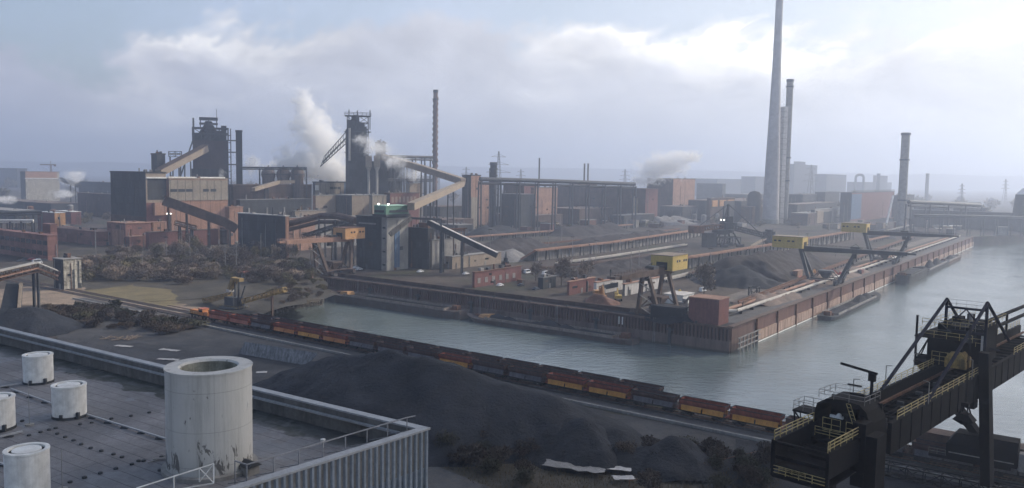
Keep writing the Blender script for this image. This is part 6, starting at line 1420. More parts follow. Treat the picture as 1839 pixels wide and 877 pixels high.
# reclaimer & stacker
def machine(px, py, dist_z, label, s, flip=1, lamps=True):
    P = at(px, py); o = thing('bucket_reclaimer', label, 'reclaimer', Fr(P, ROT + .25 * flip)); 
    m = MB()
    for a in (-5, 5):
        for b_ in (-4, 4): m.box((a - 2) * s, (a + 2) * s, (b_ - .7) * s, (b_ + .7) * s, 0, 1.3 * s); m.beam((a * s, b_ * s, 1.2 * s), (a * .5 * s, b_ * .4 * s, 7 * s), .8 * s)
    m.lathe((0, 0, 0), [(3.4 * s, 7 * s), (3.4 * s, 8.5 * s), (2.5 * s, 8.6 * s)], 16, True); m.build('undercarriage', M['steel'], o)
    m = MB().box(-3 * s, 4 * s, -2.4 * s, 2.4 * s, 8.6 * s, 12 * s); m.box(-1 * s, 2 * s, -1.8 * s, 1.8 * s, 12 * s, 15 * s); m.build('slewing_house', M['steel'], o); m = MB().box(-7 * s, -1 * s, -3 * s, 3 * s, 6.2 * s, 8.4 * s); m.lattice((-7 * s, 0, 3 * s), (6 * s, 0, 3 * s), 6 * s, 3.4 * s, 3 * s, .4 * s); m.box(-14 * s, -8 * s, -2 * s, 2 * s, 0, 7 * s); m.build('transfer_house', M['steel'], o)
    m = MB().lattice((3 * s, 0, 9.5 * s), (27 * s, 0, 4.5 * s), 2.2 * s, 2.2 * s, 3 * s, .4 * s); m.beam((3 * s, 0, 9.4 * s), (27 * s, 0, 4.4 * s), 1.8 * s, .5 * s); m.build('boom', M['steel'], o)
    m = MB().lattice((-3 * s, 0, 10 * s), (-20 * s, 0, 9 * s), 2 * s, 2 * s, 3 * s, .4 * s); m.box(-22 * s, -16 * s, -2.4 * s, 2.4 * s, 7 * s, 10.5 * s); m.build('counterweight_boom', M['rust'], o)
    m = MB().beam((0, 0, 15 * s), (0, 0, 21 * s), .8 * s); m.beam((0, 0, 21 * s), (20 * s, 0, 7 * s), .3 * s); m.beam((0, 0, 21 * s), (-18 * s, 0, 10 * s), .3 * s); m.beam((-3 * s, 0, 11 * s), (0, 0, 20 * s), .6 * s); m.build('mast', M['steel'], o)
    m = MB()
    for i in range(10):
        a = 2 * math.pi * i / 10; m.box(27 * s + math.cos(a) * 3 * s - .8 * s, 27 * s + math.cos(a) * 3 * s + .8 * s, -1 * s, 1 * s, 4.5 * s + math.sin(a) * 3 * s - .8 * s, 4.5 * s + math.sin(a) * 3 * s + .8 * s)
    m.tube((27 * s, -.8 * s, 4.5 * s), (27 * s, .8 * s, 4.5 * s), 2.6 * s, n=16); m.build('bucket_wheel', M['steel'], o)
    if lamps:
        for k in (-1.2, 1.2): MB().box(-3.3 * s, -3.05 * s, k * s - .45, k * s + .45, 13 * s, 13 * s + .9).build('lamp', M['lamp'], o)
    return o
machine(1305, 443, 0, 'big dark bucket wheel reclaimer with two lit lamps in the ore yard', 1.7, -2.)
machine(908, 492, 0, 'dark stacker at the foot of the long pale diagonal conveyor', .62, 3., False)
# sheds in the yard
b = bld('brick_sheds', 'pink-brown low workshop row with small pale windows behind the quay', 'building', 848, 852, 936, 490, 517, 'red', 'rust', wallr='maroon', depth=None); windows(b, 'r', 6, .06, .95, .25, .6, .4, 'conv')
b = bld('shed', 'rusty red shed left of the white-framed shed behind the quay', 'shed', 1018, 1022, 1068, 507, 531, 'maroon', 'rustl', wallr='maroon')
b = bld('shed', 'low shed with a white frame and pinkish roof behind the near crane', 'shed', 1066, 1071, 1118, 508, 530, 'white', 'rustl', wallr='lconc'); windows(b, 'r', 1, .08, .85, .3, .7, .95)
b = bld('shed', 'pale shed directly behind the near crane legs', 'shed', 1118, 1122, 1190, 511, 532, 'conv', 'rustl', wallr='lconc')
b = bld('shed', 'small dark hut among the bare trees', 'shed', 966, 975, 998, 500, 520, 'dark', 'roofg')
b = bld('maroon_store', 'maroon box store at the corner of the quay', 'building', 1236, 1290, 1308, 540, 586, 'maroon', 'rustl', wallr='maroon', over=.2)
b = bld('storage_bin', 'dark open bin full of scrap left of the maroon store', 'bin', 1168, 1225, 1234, 556, 579, 'coal', 'coal', depth=6)
b = bld('site_office', 'long white site cabin behind the maroon store', 'cabin', 1192, 1226, 1250, 532, 548, 'white', 'lconc', depth=12)
b = bld('site_office', 'small reddish hut on the road between the river cranes', 'cabin', 1424, 1432, 1441, 488, 501, 'sal' if 'sal' in M else 'rustl', 'rustl')
o = MB().lattice((0, 0, 0), (0, 0, 4.5), 4, 4, 4, .5).build('lattice_cube', M['steel'], None, Fr(at(1354, 532), ROT)); tag(o, 'small square steel frame on the spoil heap', 'frame')
# weathered tower with bridge conveyor at the left
b = bld('weathered_tower', 'square tower with one patchy white face at the end of the red conveyor bridge', 'tower', 97, 115, 147, 467, 521, 'dark', 'conv', wallr='whitew')
P0, P1, P2 = atd(-40, 505, 300), atd(66, 480, 318), atd(104, 495, 322)
o = thing('conveyor_bridge', 'red-brown lattice conveyor bridge with a pale roof leading to the weathered tower', 'conveyor', Fr((P0.x, P0.y, G), 0)); o0 = o.location
for a, b_ in ((P0, P1), (P1, P2)):
    a, b_ = a - o0, b_ - o0; up = V3((0, 0, 1))
    MB().lattice(a, b_, 3, 3.2, 2.2, .28).build('truss', M['browns'], o)
    MB().beam(a + up * 1.9, b_ + up * 1.9, 3.4, .35).build('bridge_roof', M['pipe'], o); MB().beam(a - up * .2, b_ - up * .2, 3.3, .5).build('belt_line', M['rustl'], o); MB().beam(a - up * 1.7, b_ - up * 1.7, 3.2, .3).build('bridge_floor', M['rust'], o)
c = P1 - o0; MB().beam((c.x - 1.4, c.y, 0), (c.x - 1.4, c.y, c.z - 1.6), .8).beam((c.x - 1.4, c.y + 3, 0), (c.x - 1.4, c.y + 3, c.z - 1.6), .8).build('leg', M['steel'], o)
c = atd(20, 500, 306) - o0; d_ = atd(2, 555, 290) - o0; d_.z = 0
MB().hexa([(d_.x - 2, d_.y, 0), (d_.x + 5, d_.y, 0), (d_.x + 5, d_.y + 3, 0), (d_.x - 2, d_.y + 3, 0), (c.x - 2, c.y, c.z - 2), (c.x + 2.6, c.y, c.z - 2), (c.x + 2.6, c.y + 3, c.z - 2), (c.x - 2, c.y + 3, c.z - 2)]).build('leg', M['dark'], o)
MB().beam((d_.x + 5.6, d_.y, 0), (c.x + 3.6, c.y, c.z - 2), 1.0).build('brace', M['tanp'], o)
# small loader conveyor machine at the basin end
P = at(420, 553); o = thing('barge_loader', 'dirty yellow barge loader with a raised chute on the bank', 'loader', Fr(P, math.atan2(TD.y, TD.x)))
def rel(x, y, z): q_ = at(x, y, z); return Fr(P, o.rotation_euler.z).l(q_)
dy = mat('dirty_yellow', (.30, .21, .09), .25, .4, streak=.4)
m = MB().lattice((-20, 0, 1.), (-3, 0, 5.), 2.4, 1.8, 2.2, .4); m.beam((-20, 0, 1.), (-3, 0, 5.), 1.6, .5); m.build('feeder', dy, o)
m = MB().lattice((4, 2, 3.), (23, 8, 9.), 2.4, 1.8, 2.2, .4); m.beam((4, 2, 2.4), (23, 8, 8.4), 1.8, .5); m.build('outlet_boom', dy, o); m = MB().beam((17, 6.3, -6), (17, 6.3, 6.2), .8); m.build('prop', M['browns'], o)
m = MB().lathe((0, 0, 0), [(6, 0), (6, .6), (5, .7)], 20, True); m.box(-3, 3, -2.5, 2.5, .7, 4.6); m.beam((3, 0, .5), (5, 2, 9.5), .5); m.beam((6, 0, .5), (5, 2, 3.5), .4); m.build('turntable', M['steel'], o)
m = MB().hexa([(-3, -1.2, 7.8), (-1.4, -1.2, 7.2), (-1.4, 1.2, 7.2), (-3, 1.2, 7.8), (0, -1.2, 13), (2.2, -1.2, 12.4), (2.2, 1.2, 12.4), (0, 1.2, 13)]); m.box(0, 5.4, -1.1, 1.1, 11.4, 12.8); m.build('chute_head', dy, o)
m = MB().box(-3.2, -1.2, -1.3, 1.3, 6.6, 7.6); m.build('chute_lip', M['lconc'], o); m = MB().beam((1, 0, 4.6), (1, 0, 11.4), .5); m.beam((3, 0, .7), (3.6, 0, 11.4), .5); m.beam((-5, 0, 4), (0, 0, 8), .3); m.build('column', M['steel'], o)
m = MB(); m.rail([(-6, -3, .3), (6, -3, .3), (6, 3, .3)], 1., .1, 1.5); m.build('rails', dy, o)
P = at(443, 500); o = thing('kiosk', 'tiny kiosk with a red flat roof and a white door', 'kiosk', Fr(P, ROT)); MB().box(-2, 2, -2, 2, 0, 3).build('wall', M['concrete'], o); MB().box(-3, 3, -3.4, 3.4, 3.01, 3.5).build('roof', M['sal'] if 'sal' in M else wm['redb'], o); MB().box(.5, 1.6, -2.1, -2.01, 0, 2.4).build('door', M['white'], o)
P = at(538, 500); o = thing('pipe_hoop', 'pale round steel hoop standing at the basin end', 'hoop', Fr(P, ROT - .9)); m = MB()
for i in range(10):
    a, c = math.pi * i / 10 - .2, math.pi * (i + 1) / 10 - .2; m.beam((-3 * math.cos(a), 0, 3 * math.sin(a) + .6), (-3 * math.cos(c), 0, 3 * math.sin(c) + .6), .5)
m.build('hoop', M['conv'], o); m = MB().box(3.4, 7, -1.5, 1.5, 0, 2.2); m.build('red_box', M['rust'], o)
# cars, trucks
def car(px, py, mt, label, rot=None, van=False, group='parked cars and vans'):
    P = at(px, py); o = thing('parked_van' if van else 'parked_car', label, 'van' if van else 'car', Fr(P, ROT if rot is None else rot), group); l_, h_ = (5.6, 2.4) if van else (4.4, 1.45)
    m = MB().hexa([(0, -.9, .3), (l_, -.9, .3), (l_, .9, .3), (0, .9, .3), (.05, -.88, .85), (l_ - .05, -.88, .85), (l_ - .05, .88, .85), (.05, .88, .85)])
    a, c = (.1, l_ - 1.1) if van else (.9, l_ - 1.2); m.hexa([(a, -.86, .85), (c + .5, -.86, .85), (c + .5, .86, .85), (a, .86, .85), (a + .3, -.72, h_), (c, -.72, h_), (c, .72, h_), (a + .3, .72, h_)]); m.build('body', M[mt], o)
    m = MB().box(a + .5, c, -.83, -.80, .95, h_ - .2); m.box(c + .12, c + .42, -.7, .7, .95, h_ - .3); m.build('window', M['glass'], o)
    for x in (.8, l_ - .9):
        m = MB(); m.tube((x, -.92, .32), (x, -.7, .32), .32, n=10); m.tube((x, .7, .32), (x, .92, .32), .32, n=10); m.build('wheel', M['steel'], o)
for a in ((634, 483, 'carw', 'white car on the quay road below the silo house'), (640, 486, 'carw', 'second white car close before the silo house'), (893, 515, 'carw', 'white car left of the two dark cars on the quay road'), (931, 515, 'card', 'dark car alone on the quay road'), (958, 522, 'card', 'silver-dark car right of the lone dark car'), (750, 490, 'carw', 'white car before the second silo block'), (832, 494, 'carw', 'small white car by the tan shed'), (38, 468, 'card', 'dark car in front of the office block'), (50, 468, 'carr', 'red car in front of the office block'), (62, 469, 'carw', 'white car in front of the office block'), (72, 470, 'card', 'dark blue car at the office block corner'), (30, 471, 'card', 'leftmost dark car before the office block'), (162, 464, 'carw', 'white car in the shrubs right of the office block')): car(*a)
for a in ((855, 500, 'carw', 'white van on the yard before the tan shed wall'), (975, 495, 'carw', 'white van among the bare trees'), (942, 492, 'carw', 'white van right of the pink workshop row'), (58, 474, 'carw', 'white van turning before the office block'), (1432, 500, 'carr', 'red van on the road between the river cranes'), (1258, 575 - 50, 'carw', 'white van far behind the maroon store')): car(*a, van=True)
def excav(px, py, mt, label, s=1.):
    P = at(px, py); o = thing('excavator', label, 'excavator', Fr(P, random.uniform(0, 6)), 'machines working on the yard'); m = MB().box(-2 * s, 2 * s, -1.5 * s, -.9 * s, 0, .9 * s); m.box(-2 * s, 2 * s, .9 * s, 1.5 * s, 0, .9 * s); m.build('track', M['steel'], o)
    m = MB().box(-1.8 * s, 1.2 * s, -1.3 * s, 1.3 * s, 1. * s, 2.2 * s); m.box(-.2 * s, 1.2 * s, .1 * s, 1.3 * s, 2.2 * s, 3.2 * s); m.build('body', M[mt], o); m = MB().beam((1 * s, 0, 1.8 * s), (4 * s, 0, 4.2 * s), .5 * s); m.beam((4 * s, 0, 4.2 * s), (6 * s, 0, 1.4 * s), .4 * s); m.box(5.5 * s, 6.5 * s, -.6 * s, .6 * s, .6 * s, 1.6 * s); m.build('arm', M[mt], o)
excav(1075, 535, 'ochre', 'ochre wheel loader behind the quay beside the near crane', 1.6); excav(1110, 540, 'yellow', 'yellow excavator at the foot of the near crane', 1.2); excav(1230, 538, 'yellow', 'yellow machine behind the scrap bin', 1.2); excav(28, 556, 'carw', 'pale broken machine beside the conveyor bridge leg', 1.2); excav(1225, 555, 'conv', 'grey machine between the cabin and the scrap bin', 1.4); excav(1455, 502, 'ochre', 'ochre machine beneath the nearer river crane', 1.3); excav(1510, 500, 'carr', 'red machine at the foot of the nearer river crane', 1.2)
for x, y in ((1130, 552), (1205, 560)): pass
heap('scrap_heap', 'dark scrap heap at the foot of the near crane', [rp(1180, 560, 2.5), rp(1225, 566, 2.5)], .5, 'coal', .8, 1.5)
heap('scrap_heap', 'brownish rubble heap left of the near crane legs', [rp(1070, 532, 2.5), rp(1095, 538, 2)], .5, 'rust', .8, 1.2)
# white sheets and pallets lying about
def flat(px, py, w_, d_, mt, label, rot=0., name='tarpaulin', cat='tarpaulin', h=.25, group=None):
    P = at(px, py); m = MB(); n = 8
    for i in range(n):
        for j in range(4):
            def q_(i, j):
                x, y = w_ * (i / n - .5), d_ * (j / 4 - .5) * (1 + .35 * mnoise.noise(V3((i * .9, px * .1, 0)))); return (x + .1 * w_ * mnoise.noise(V3((j * .8, py * .1, 2))), y, h * (.6 + .6 * mnoise.noise(V3((i * .7, j * .9, px * .3)))))
            m.face([q_(i, j), q_(i + 1, j), q_(i + 1, j + 1), q_(i, j + 1)])
    m.f = [f for f in m.f]
    return tag(m.build(name, M[mt], None, Fr((P.x, P.y, G + (.75 if py > 830 else .12)), rot)), label, cat, group)
flat(1030, 848, 12, 3.6, 'conv', 'big crumpled white tarpaulin lying before the coal heap', -.35, h=.7)
flat(1100, 849, 7, 2.4, 'lconc', 'narrow end of white tarpaulin trailing to the right', -.2, h=.5)
flat(1120, 866, 4, 2, 'lconc', 'small white sheet right below the big tarpaulin', .1)
flat(305, 630, 7, 2.2, 'lconc', 'upper white sheet on the coal yard behind the parapet', -.3); flat(302, 647, 7, 2., 'lconc', 'lower white sheet on the coal yard close to the parapet', -.2); flat(222, 623, 6, 2, 'lconc', 'left white sheet on the coal yard', -.2); flat(470, 670, 3, 2, 'lconc', 'small pale object on the coal yard right of the big pipe', .2); flat(250, 562, 5, 1.6, 'lconc', 'pair of pale panels near the scrub', .2, h=.8)
m = MB()
for i in range(26): a = random.random() * 6; x, y = random.uniform(-5, 5), random.uniform(-2, 2); m.beam((x, y, .2), (x + 3 * math.cos(a), y + 3 * math.sin(a), .5), .25)
tag(m.build('timber_pile', mat('old_timber', (.22, .17, .13), .2, 1.), None, Fr(at(212, 609), 0)), 'loose pile of old timber on the coal yard', 'timber')
m = MB()
for i in range(12): m.beam((i * 4, 0, 0), (i * 4, 0, 1.3), .15)
m.beam((0, 0, 1.2), (44, 0, 1.2), .12); o = m.build('wire_fence', M['rust'], None, Fr(at(1130, 875), .55)); tag(o, 'old rusty fence in the bottom scrub', 'fence')

# --- small clutter of the plant
rnd = random.Random(77); n_sh = 0
def low_bits(poly, n, label, kind, group):
    k = 0
    while k < n:
        x, y = rnd.uniform(min(p[0] for p in poly), max(p[0] for p in poly)), rnd.uniform(min(p[1] for p in poly), max(p[1] for p in poly))
        P = at(x, y); k += 1; sc = rnd.uniform(.7, 1.5)
        if kind == 'shed':
            o = thing('small_shed', label, 'shed', Fr(P, ROT), group); a, b_, h = rnd.uniform(5, 14) * sc, rnd.uniform(4, 9) * sc, rnd.uniform(3, 7) * sc
            MB().box(0, a, 0, b_, 0, h).build('wall', M[rnd.choice(['dark', 'dark2', 'maroon', 'conv', 'rust', 'tanp'])], o); MB().box(-.4, a + .4, -.4, b_ + .4, h + .01, h + .4).build('roof', M[rnd.choice(['roofg', 'roofb', 'conv', 'rustl', 'lconc'])], o)
        elif kind == 'tank':
            o = thing('small_tank', label, 'tank', Fr(P, 0), group); r, h = rnd.uniform(2, 4.5), rnd.uniform(6, 14)
            MB().lathe((0, 0, 0), [(r, 0), (r, h), (r * .6, h + 1.2), (.1, h + 1.6)], 16).build('shell', M[rnd.choice(['conv', 'dark', 'rust'])], o); MB().tube((r + .4, 0, 0), (r + .4, 0, h), .25, n=6).build('pipe', M['steel'], o)
        elif kind == 'stack':
            o = thing('container', label, 'container', Fr(P, ROT + rnd.choice([0, 1.57])), group); a = rnd.choice([3., 6.])
            MB().box(0, a, 0, 2.4, 0, 2.6).build('body', M[rnd.choice(['rust', 'dark', 'conv', 'blue', 'maroon', 'ochre'])], o); MB().box(-.05, -.01, .2, 2.2, .2, 2.4).build('door', M['steel'], o)
        elif kind == 'pole':
            o = thing('lamp_post', label, 'lamp post', Fr(P, rnd.uniform(0, 6)), group); h = rnd.uniform(12, 20)
            MB().tube((0, 0, 0), (0, 0, h), .28, .16, n=6).build('post', M['conv'], o); MB().box(-1.6, 1.6, -.3, .3, h, h + .4).build('lamp_head', M['steel'], o)
low_bits([(0, 385), (440, 425)], 16, 'small low shed among the roofs at the left of the plant', 'shed', 'small sheds at the left')
low_bits([(760, 398), (1240, 416)], 22, 'small low shed in the hazy strip before the brown halls', 'shed', 'small sheds before the halls')
low_bits([(1240, 398), (1640, 412)], 20, 'small low shed around the giant chimney foot', 'shed', 'small sheds around the giant chimney')
low_bits([(1640, 392), (1835, 425)], 16, 'small low shed in the haze of the far right yard', 'shed', 'small sheds in the far right yard')
low_bits([(20, 375), (200, 400)], 6, 'small upright tank among the roofs at the left', 'tank', 'small tanks at the left')
low_bits([(880, 395), (1500, 404)], 12, 'small upright tank in the haze before the halls', 'tank', 'small tanks before the halls')
low_bits([(150, 445), (560, 490)], 10, 'slim pale lamp post rising out of the scrubland', 'pole', 'lamp posts in the scrubland')
low_bits([(850, 500), (1180, 525)], 7, 'little shed or container on the yard behind the basin quay', 'stack', 'containers behind the basin quay')
low_bits([(1340, 480), (1560, 520)], 9, 'rusty container or stack on the yard along the river quay', 'stack', 'containers along the river quay')
low_bits([(850, 425), (1550, 500)], 22, 'slim lamp post in the ore yard', 'pole', 'lamp posts in the ore yard')
for px, py, w_, c in ((905, 410, 5, 'conv'), (980, 428, 4, 'lconc'), (1210, 403, 5, 'lconc'), (1130, 418, 5, 'conv')): pass
# ------------------------------------------------------------------ vegetation
def leafmat(name, c):
    m = bpy.data.materials.new(name); m.use_nodes = True; t = m.node_tree; p = t.nodes['Principled BSDF']; c = lin(c)
    g = N(t, 'ShaderNodeNewGeometry'); oi = N(t, 'ShaderNodeObjectInfo'); tc = N(t, 'ShaderNodeTexCoord').outputs['Object']
    k = ramp(t, g.outputs['Random Per Island'], [(0., .55), (1., 1.5)]); k2 = ramp(t, oi.outputs['Random'], [(0., .75), (1., 1.3)])
    cc = mix_c(t, 1., mix_c(t, 1., mix_c(t, noise(t, tc, .5, 3), c, (c[0] * 1.25, c[1] * 1.05, c[2] * .9)), k, 'MULTIPLY'), k2, 'MULTIPLY')
    L(t, cc, p.inputs['Base Color']); p.inputs['Roughness'].default_value = .95; p.inputs['Specular IOR Level'].default_value = .1; return m
LM = [leafmat('twig_brown', (.135, .115, .098)), leafmat('twig_olive', (.115, .108, .068)), leafmat('twig_grey', (.165, .148, .130))]
bark = mat('bark', (.06, .05, .042), .3, 2.)
def crown_mesh(seed, n, r, h, z0, sz, tw=.0):
    rnd = random.Random(seed); m = MB(); lobes = [(rnd.uniform(-.55, .55) * r, rnd.uniform(-.55, .55) * r, z0 + rnd.uniform(.3, .85) * h, rnd.uniform(.35, .65)) for _ in range(7)]
    for _ in range(n):
        lx, ly, lz, lr = rnd.choice(lobes); a, b_ = rnd.uniform(0, 6.28), math.acos(rnd.uniform(-1, 1)); q = rnd.random() ** .45
        p = V3((lx + math.sin(b_) * math.cos(a) * lr * r * q, ly + math.sin(b_) * math.sin(a) * lr * r * q, max(.05, lz + math.cos(b_) * lr * h * .6 * q)))
        d1 = V3((rnd.uniform(-1, 1), rnd.uniform(-1, 1), rnd.uniform(-.3, 1.2))).normalized(); d2 = d1.cross(V3((rnd.random(), rnd.random(), rnd.random()))).normalized(); s = sz * rnd.uniform(.5, 1.4)
        m.face([p - d2 * s * .28, p + d2 * s * .28, p + d1 * s * 1.5 + d2 * s * .1, p + d1 * s * 1.3 - d2 * s * .2])
    return m
def trunk_mesh(seed, h, r, nb=7):
    rnd = random.Random(seed); m = MB(); p = V3((0, 0, -.2)); rr = r
    for i in range(4):
        q = V3((rnd.uniform(-.1, .1) * h * .3 * (i + 1) / 4, rnd.uniform(-.1, .1) * h * .3 * (i + 1) / 4, h * (i + 1) / 4 * .85)); m.tube(p, q, rr, rr * .7, 6, False); p = q; rr *= .7
        for _ in range(nb // 2):
            a = rnd.uniform(0, 6.28); e = q + V3((math.cos(a) * h * .25, math.sin(a) * h * .25, h * rnd.uniform(.1, .3))); m.tube(q, e, rr * .6, rr * .15, 5, False)
            for _ in range(3):
                a2 = a + rnd.uniform(-.9, .9); e2 = e + V3((math.cos(a2) * h * .12, math.sin(a2) * h * .12, h * rnd.uniform(.02, .18))); m.tube(e.lerp(q, rnd.random() * .5), e2, rr * .3, rr * .08, 4, False)
    return m
def veg_proto(name, cat, seed, r, h, n, sz, lm, tr, label, group, z0=0.):
    o = bpy.data.objects.new(name, None); COL.objects.link(o); o.empty_display_size = .1; tag(o, label, cat, group)
    crown_mesh(seed, n, r, h, z0, sz).build('crown', lm, o); trunk_mesh(seed, tr, tr * .03).build('trunk', bark, o); return o
def place(o, P, s, rz): o.location = (P.x, P.y, P.z); o.scale = (s * random.uniform(.85, 1.2), s * random.uniform(.85, 1.2), s * random.uniform(.8, 1.15)); o.rotation_euler.z = rz
def field(name, cat, pts, protos_, label, group, smin, smax):
    """pts: list of (px,py[,z])"""
    used = set()
    for i, q in enumerate(pts):
        P = at(q[0], q[1], q[2] if len(q) > 2 else G); k = i % len(protos_)
        if k not in used: o = protos_[k]; used.add(k)
        else: o = copy_tree(protos_[k])
        o['label'] = label; o['group'] = group; place(o, P, random.uniform(smin, smax), random.uniform(0, 6.28))
def inpoly(x, y, poly):
    c = False
    for i in range(len(poly)):
        (x1, y1), (x2, y2) = poly[i], poly[i - 1]
        if (y1 > y) != (y2 > y) and x < (x2 - x1) * (y - y1) / (y2 - y1) + x1: c = not c
    return c
def scatter(poly, n, ymin_d=0.):
    xs = [p[0] for p in poly]; ys = [p[1] for p in poly]; out = []; t = 0
    while len(out) < n and t < n * 60:
        t += 1; x, y = random.uniform(min(xs), max(xs)), random.uniform(min(ys), max(ys))
        if inpoly(x, y, poly) and not (940 < x < 1160 and y > 832) and all(((x - a) / 1.0) ** 2 + ((y - b_) * 2.2) ** 2 > 60 for a, b_ in out): out.append((x, y))
    return out
g = 'bare shrubs of the scrubland'
lab = 'bare brownish winter shrub in the scrubland between the red hall and the basin'
pb = [veg_proto('shrub', 'shrub', 11 + i, 4.6, 4.6, 800, .55, LM[i % 3], 2.5, lab, g) for i in range(4)]
field('shrub', 'shrub', scatter([(150, 470), (200, 452), (300, 448), (425, 466), (555, 478), (570, 500), (480, 515), (400, 500), (330, 512), (280, 508), (150, 505)], 185), pb, lab, g, .7, 1.35)
lab = 'leafless tall tree with fine grey twigs, one of several rising from the scrubland'; g = 'leafless trees of the scrubland'
pt = [veg_proto('bare_tree', 'tree', 31 + i, 5., 9., 700, .6, LM[(i + 2) % 3], 10., lab, g, 2.5) for i in range(3)]
field('bare_tree', 'tree', scatter([(290, 446), (430, 455), (560, 470), (500, 482), (380, 480), (270, 470)], 26), pt, lab, g, .75, 1.2)
lab = 'low dark shrub on the coal yard slope behind the parapet'; g = 'shrubs on the coal yard slope'
LS = [leafmat('slope_twig', (.07, .06, .05)), leafmat('slope_moss', (.06, .062, .042))]
pc = [veg_proto('shrub', 'shrub', 51 + i, 3.4, 2.6, 700, .42, LS[i % 2], 1.5, lab, g) for i in range(3)]
field('shrub', 'shrub', scatter([(70, 560), (190, 552), (330, 575), (360, 590), (300, 600), (120, 590)], 62), pc, lab, g, .6, 1.2)
lab = 'small scrubby shrub on the bank above the inner end of the basin'; g = 'shrubs on the basin bank'
pd = [veg_proto('shrub', 'shrub', 71 + i, 3., 2.8, 300, .6, LM[i % 3], 1.5, lab, g) for i in range(2)]
field('shrub', 'shrub', scatter([(455, 545), (500, 515), (560, 502), (590, 512), (585, 530), (520, 548)], 26), pd, lab, g, .5, 1.)
lab = 'bare thicket bush with upright twigs in the dark bottom scrub before the coal heap'; g = 'thicket bushes in front of the coal heap'
LD = [leafmat('shaded_twig_brown', (.05, .043, .038)), leafmat('shaded_twig_olive', (.044, .046, .034))]  # darker twig colours, the shade over the bottom bushes put into them
pe = [veg_proto('thicket_bush', 'bush', 91 + i, 2.6, 3.4, 1300, .30, LD[i % 2], 3., lab, g) for i in range(3)]
field('thicket_bush', 'bush', scatter([(775, 760), (960, 795), (1130, 800), (1240, 815), (1390, 830), (1390, 880), (1150, 890), (900, 872), (775, 815)], 60), pe, lab, g, .6, 1.25)
lab = 'dark leafless tree among the huts and vans behind the quay'; g = 'leafless trees behind the quay'
pf = [veg_proto('bare_tree', 'tree', 131 + i, 4.2, 8., 480, .75, LM[(i + 2) % 3], 9., lab, g, 2.) for i in range(2)]
field('bare_tree', 'tree', [(990, 508), (1008, 512), (1026, 515), (1044, 512), (962, 505), (1015, 500), (1052, 505), (1180, 515)], pf, lab, g, .8, 1.1)
o = veg_proto('tall_shrub', 'tree', 171, 5., 11.5, 1500, .7, LM[2], 10., 'broad dense bare tree left above the maroon store', None); o.pop('group', None) if 'group' in o else None; place(o, at(1264, 530), 1.15, 0)
lab = 'tiny distant bare tree in the haze beyond the plant'; g = 'far hazy trees'
ph = [veg_proto('far_tree', 'tree', 191 + i, 12, 16., 160, 3.5, LM[i % 3], 10., lab, g) for i in range(2)]
pts = []
for _ in range(90):
    x, d = random.uniform(-10, 1850), random.uniform(1300, 2600)
    q_ = atd(x, 330, d); pts.append(proj((q_.x, q_.y, G)))
field('far_tree', 'tree', pts, ph, lab, g, .7, 1.4)
lab = 'dark bush or clutter patch among the sheds of the plant'; g = 'dark bushes among the sheds'
pi = [veg_proto('bush', 'bush', 211 + i, 7, 7., 240, 1.6, LM[i % 3], 3., lab, g) for i in range(2)]
field('bush', 'bush', scatter([(0, 400), (70, 396), (200, 380), (200, 398), (100, 412), (0, 418)], 14) + scatter([(760, 412), (1000, 405), (1240, 398), (1500, 404), (1500, 410), (1200, 410), (900, 418)], 22), pi, lab, g, .6, 1.1)
# fallen dead reeds: stuff in the bottom scrub
m = MB(); rnd = random.Random(5)
for _ in range(9000):
    x, y = rnd.uniform(770, 1400), rnd.uniform(775, 895)
    if not inpoly(x, y, [(770, 790), (1000, 812), (1180, 835), (1400, 850), (1400, 895), (900, 895), (770, 825)]): continue
    P = at(x, y, G + .05); a = rnd.uniform(0, 6.28); hh = rnd.uniform(.25, .9); dx, dy_ = math.cos(a) * .06, math.sin(a) * .06
    m.face([(P.x - dx, P.y - dy_, P.z), (P.x + dx, P.y + dy_, P.z), (P.x + rnd.uniform(-.4, .4), P.y + rnd.uniform(-.4, .4), P.z + hh)])
tag(m.build('dry_grass', leafmat('dry_grass_blade', (.10, .085, .05))), 'dry grass and reeds in the bottom scrub', kind='stuff')
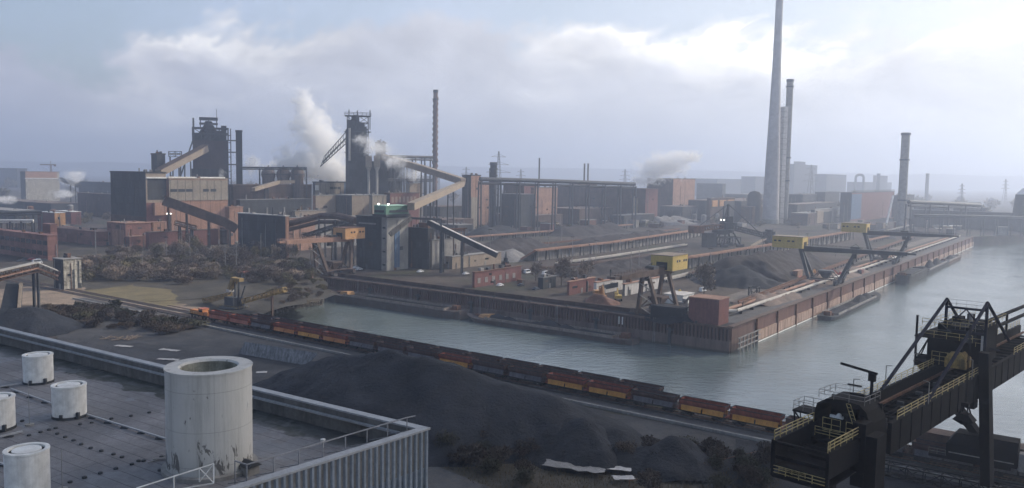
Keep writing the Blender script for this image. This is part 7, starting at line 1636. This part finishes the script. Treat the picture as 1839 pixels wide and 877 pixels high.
# ------------------------------------------------------------------ steam
def steam(name, label, blobs, dens, det=.05, thr=.5, col=(1, 1, 1), soft=.25):
    """blobs: (centre, radius vector); one closed hull each, density carved by noise in world space"""
    xs = [c.x - r.x for c, r in blobs] + [c.x + r.x for c, r in blobs]; ys = [c.y - r.y for c, r in blobs] + [c.y + r.y for c, r in blobs]; zs = [c.z - r.z for c, r in blobs] + [c.z + r.z for c, r in blobs]
    o0 = V3((sum(xs) / len(xs), sum(ys) / len(ys), min(zs)))
    m = MB().box(min(xs) - o0.x, max(xs) - o0.x, min(ys) - o0.y, max(ys) - o0.y, 0, max(zs) - o0.z)
    mt = bpy.data.materials.new(name + '_vapour'); mt.use_nodes = True; t = mt.node_tree; t.nodes.clear()
    tc = N(t, 'ShaderNodeTexCoord').outputs['Object']; fld = None
    for c, r in blobs:
        c = c - o0; v = N(t, 'ShaderNodeVectorMath', operation='SUBTRACT'); L(t, tc, v.inputs[0]); v.inputs[1].default_value = c
        v2 = N(t, 'ShaderNodeVectorMath', operation='DIVIDE'); L(t, v.outputs[0], v2.inputs[0]); v2.inputs[1].default_value = r
        ln = N(t, 'ShaderNodeVectorMath', operation='LENGTH'); L(t, v2.outputs[0], ln.inputs[0])
        d = math_n(t, 'SUBTRACT', 1., ln.outputs['Value']); fld = d if fld is None else math_n(t, 'SMOOTH_MAX', fld, d, .25)
    nn = noise(t, tc, det, 6, .7, 1.0); n2_ = noise(t, tc, det * 3.2, 5, .65); f = math_n(t, 'ADD', math_n(t, 'ADD', fld, math_n(t, 'MULTIPLY', math_n(t, 'SUBTRACT', nn, .5), 4.4)), math_n(t, 'MULTIPLY', math_n(t, 'SUBTRACT', n2_, .5), 1.9))
    k = ramp(t, f, [(thr, 0.), (thr + soft, 1.)])
    pv = N(t, 'ShaderNodeVolumePrincipled'); pv.inputs['Color'].default_value = tuple(col) + (1,); pv.inputs['Anisotropy'].default_value = .0
    L(t, math_n(t, 'MULTIPLY', k, dens), pv.inputs['Density']); ou = N(t, 'ShaderNodeOutputMaterial'); L(t, pv.outputs[0], ou.inputs['Volume']); mt.cycles.volume_step_rate = .3
    o = m.build(name, mt, None, Fr(o0, 0)); tag(o, label, kind='stuff'); return o
def blob(px, py, d, rpx, rzpx=None): c = atd(px, py, d); r = rpx / F_PX * d; return (c, V3((r, r, (rzpx or rpx) / F_PX * d)))
steam('steam_plume', 'white steam column rising between the two furnaces', [blob(547, 192, 860, 20, 34), blob(562, 228, 860, 34, 36), blob(582, 262, 860, 44, 40), blob(560, 296, 860, 62, 30), blob(500, 308, 870, 34, 20), blob(600, 305, 850, 38, 26)], .16, .07, .20, soft=.15)
steam('steam_wisps', 'thin white steam drifting past the right furnace', [blob(655, 252, 785, 26, 14), blob(680, 268, 780, 34, 16), blob(712, 290, 775, 36, 16), blob(735, 312, 775, 26, 14)], .07, .06, .28)
steam('steam_plume', 'bright white plume drifting right above the brown halls', [blob(1150, 325, 1060, 18, 10), blob(1172, 308, 1060, 30, 19), blob(1198, 296, 1060, 36, 20), blob(1228, 282, 1060, 28, 13), blob(1250, 281, 1060, 9, 7)], .09, .085, .12, soft=.15)
steam('steam_wisps', 'faint wisps beside the pale storage building', [blob(135, 318, 1000, 22, 16), blob(115, 350, 1000, 26, 8), blob(10, 358, 900, 26, 10)], .06, .05, .28)
steam('steam_wisps', 'faint steam left of the three domed tanks', [blob(452, 300, 860, 16, 22), blob(398, 316, 760, 7, 10)], .10, .07, .26)
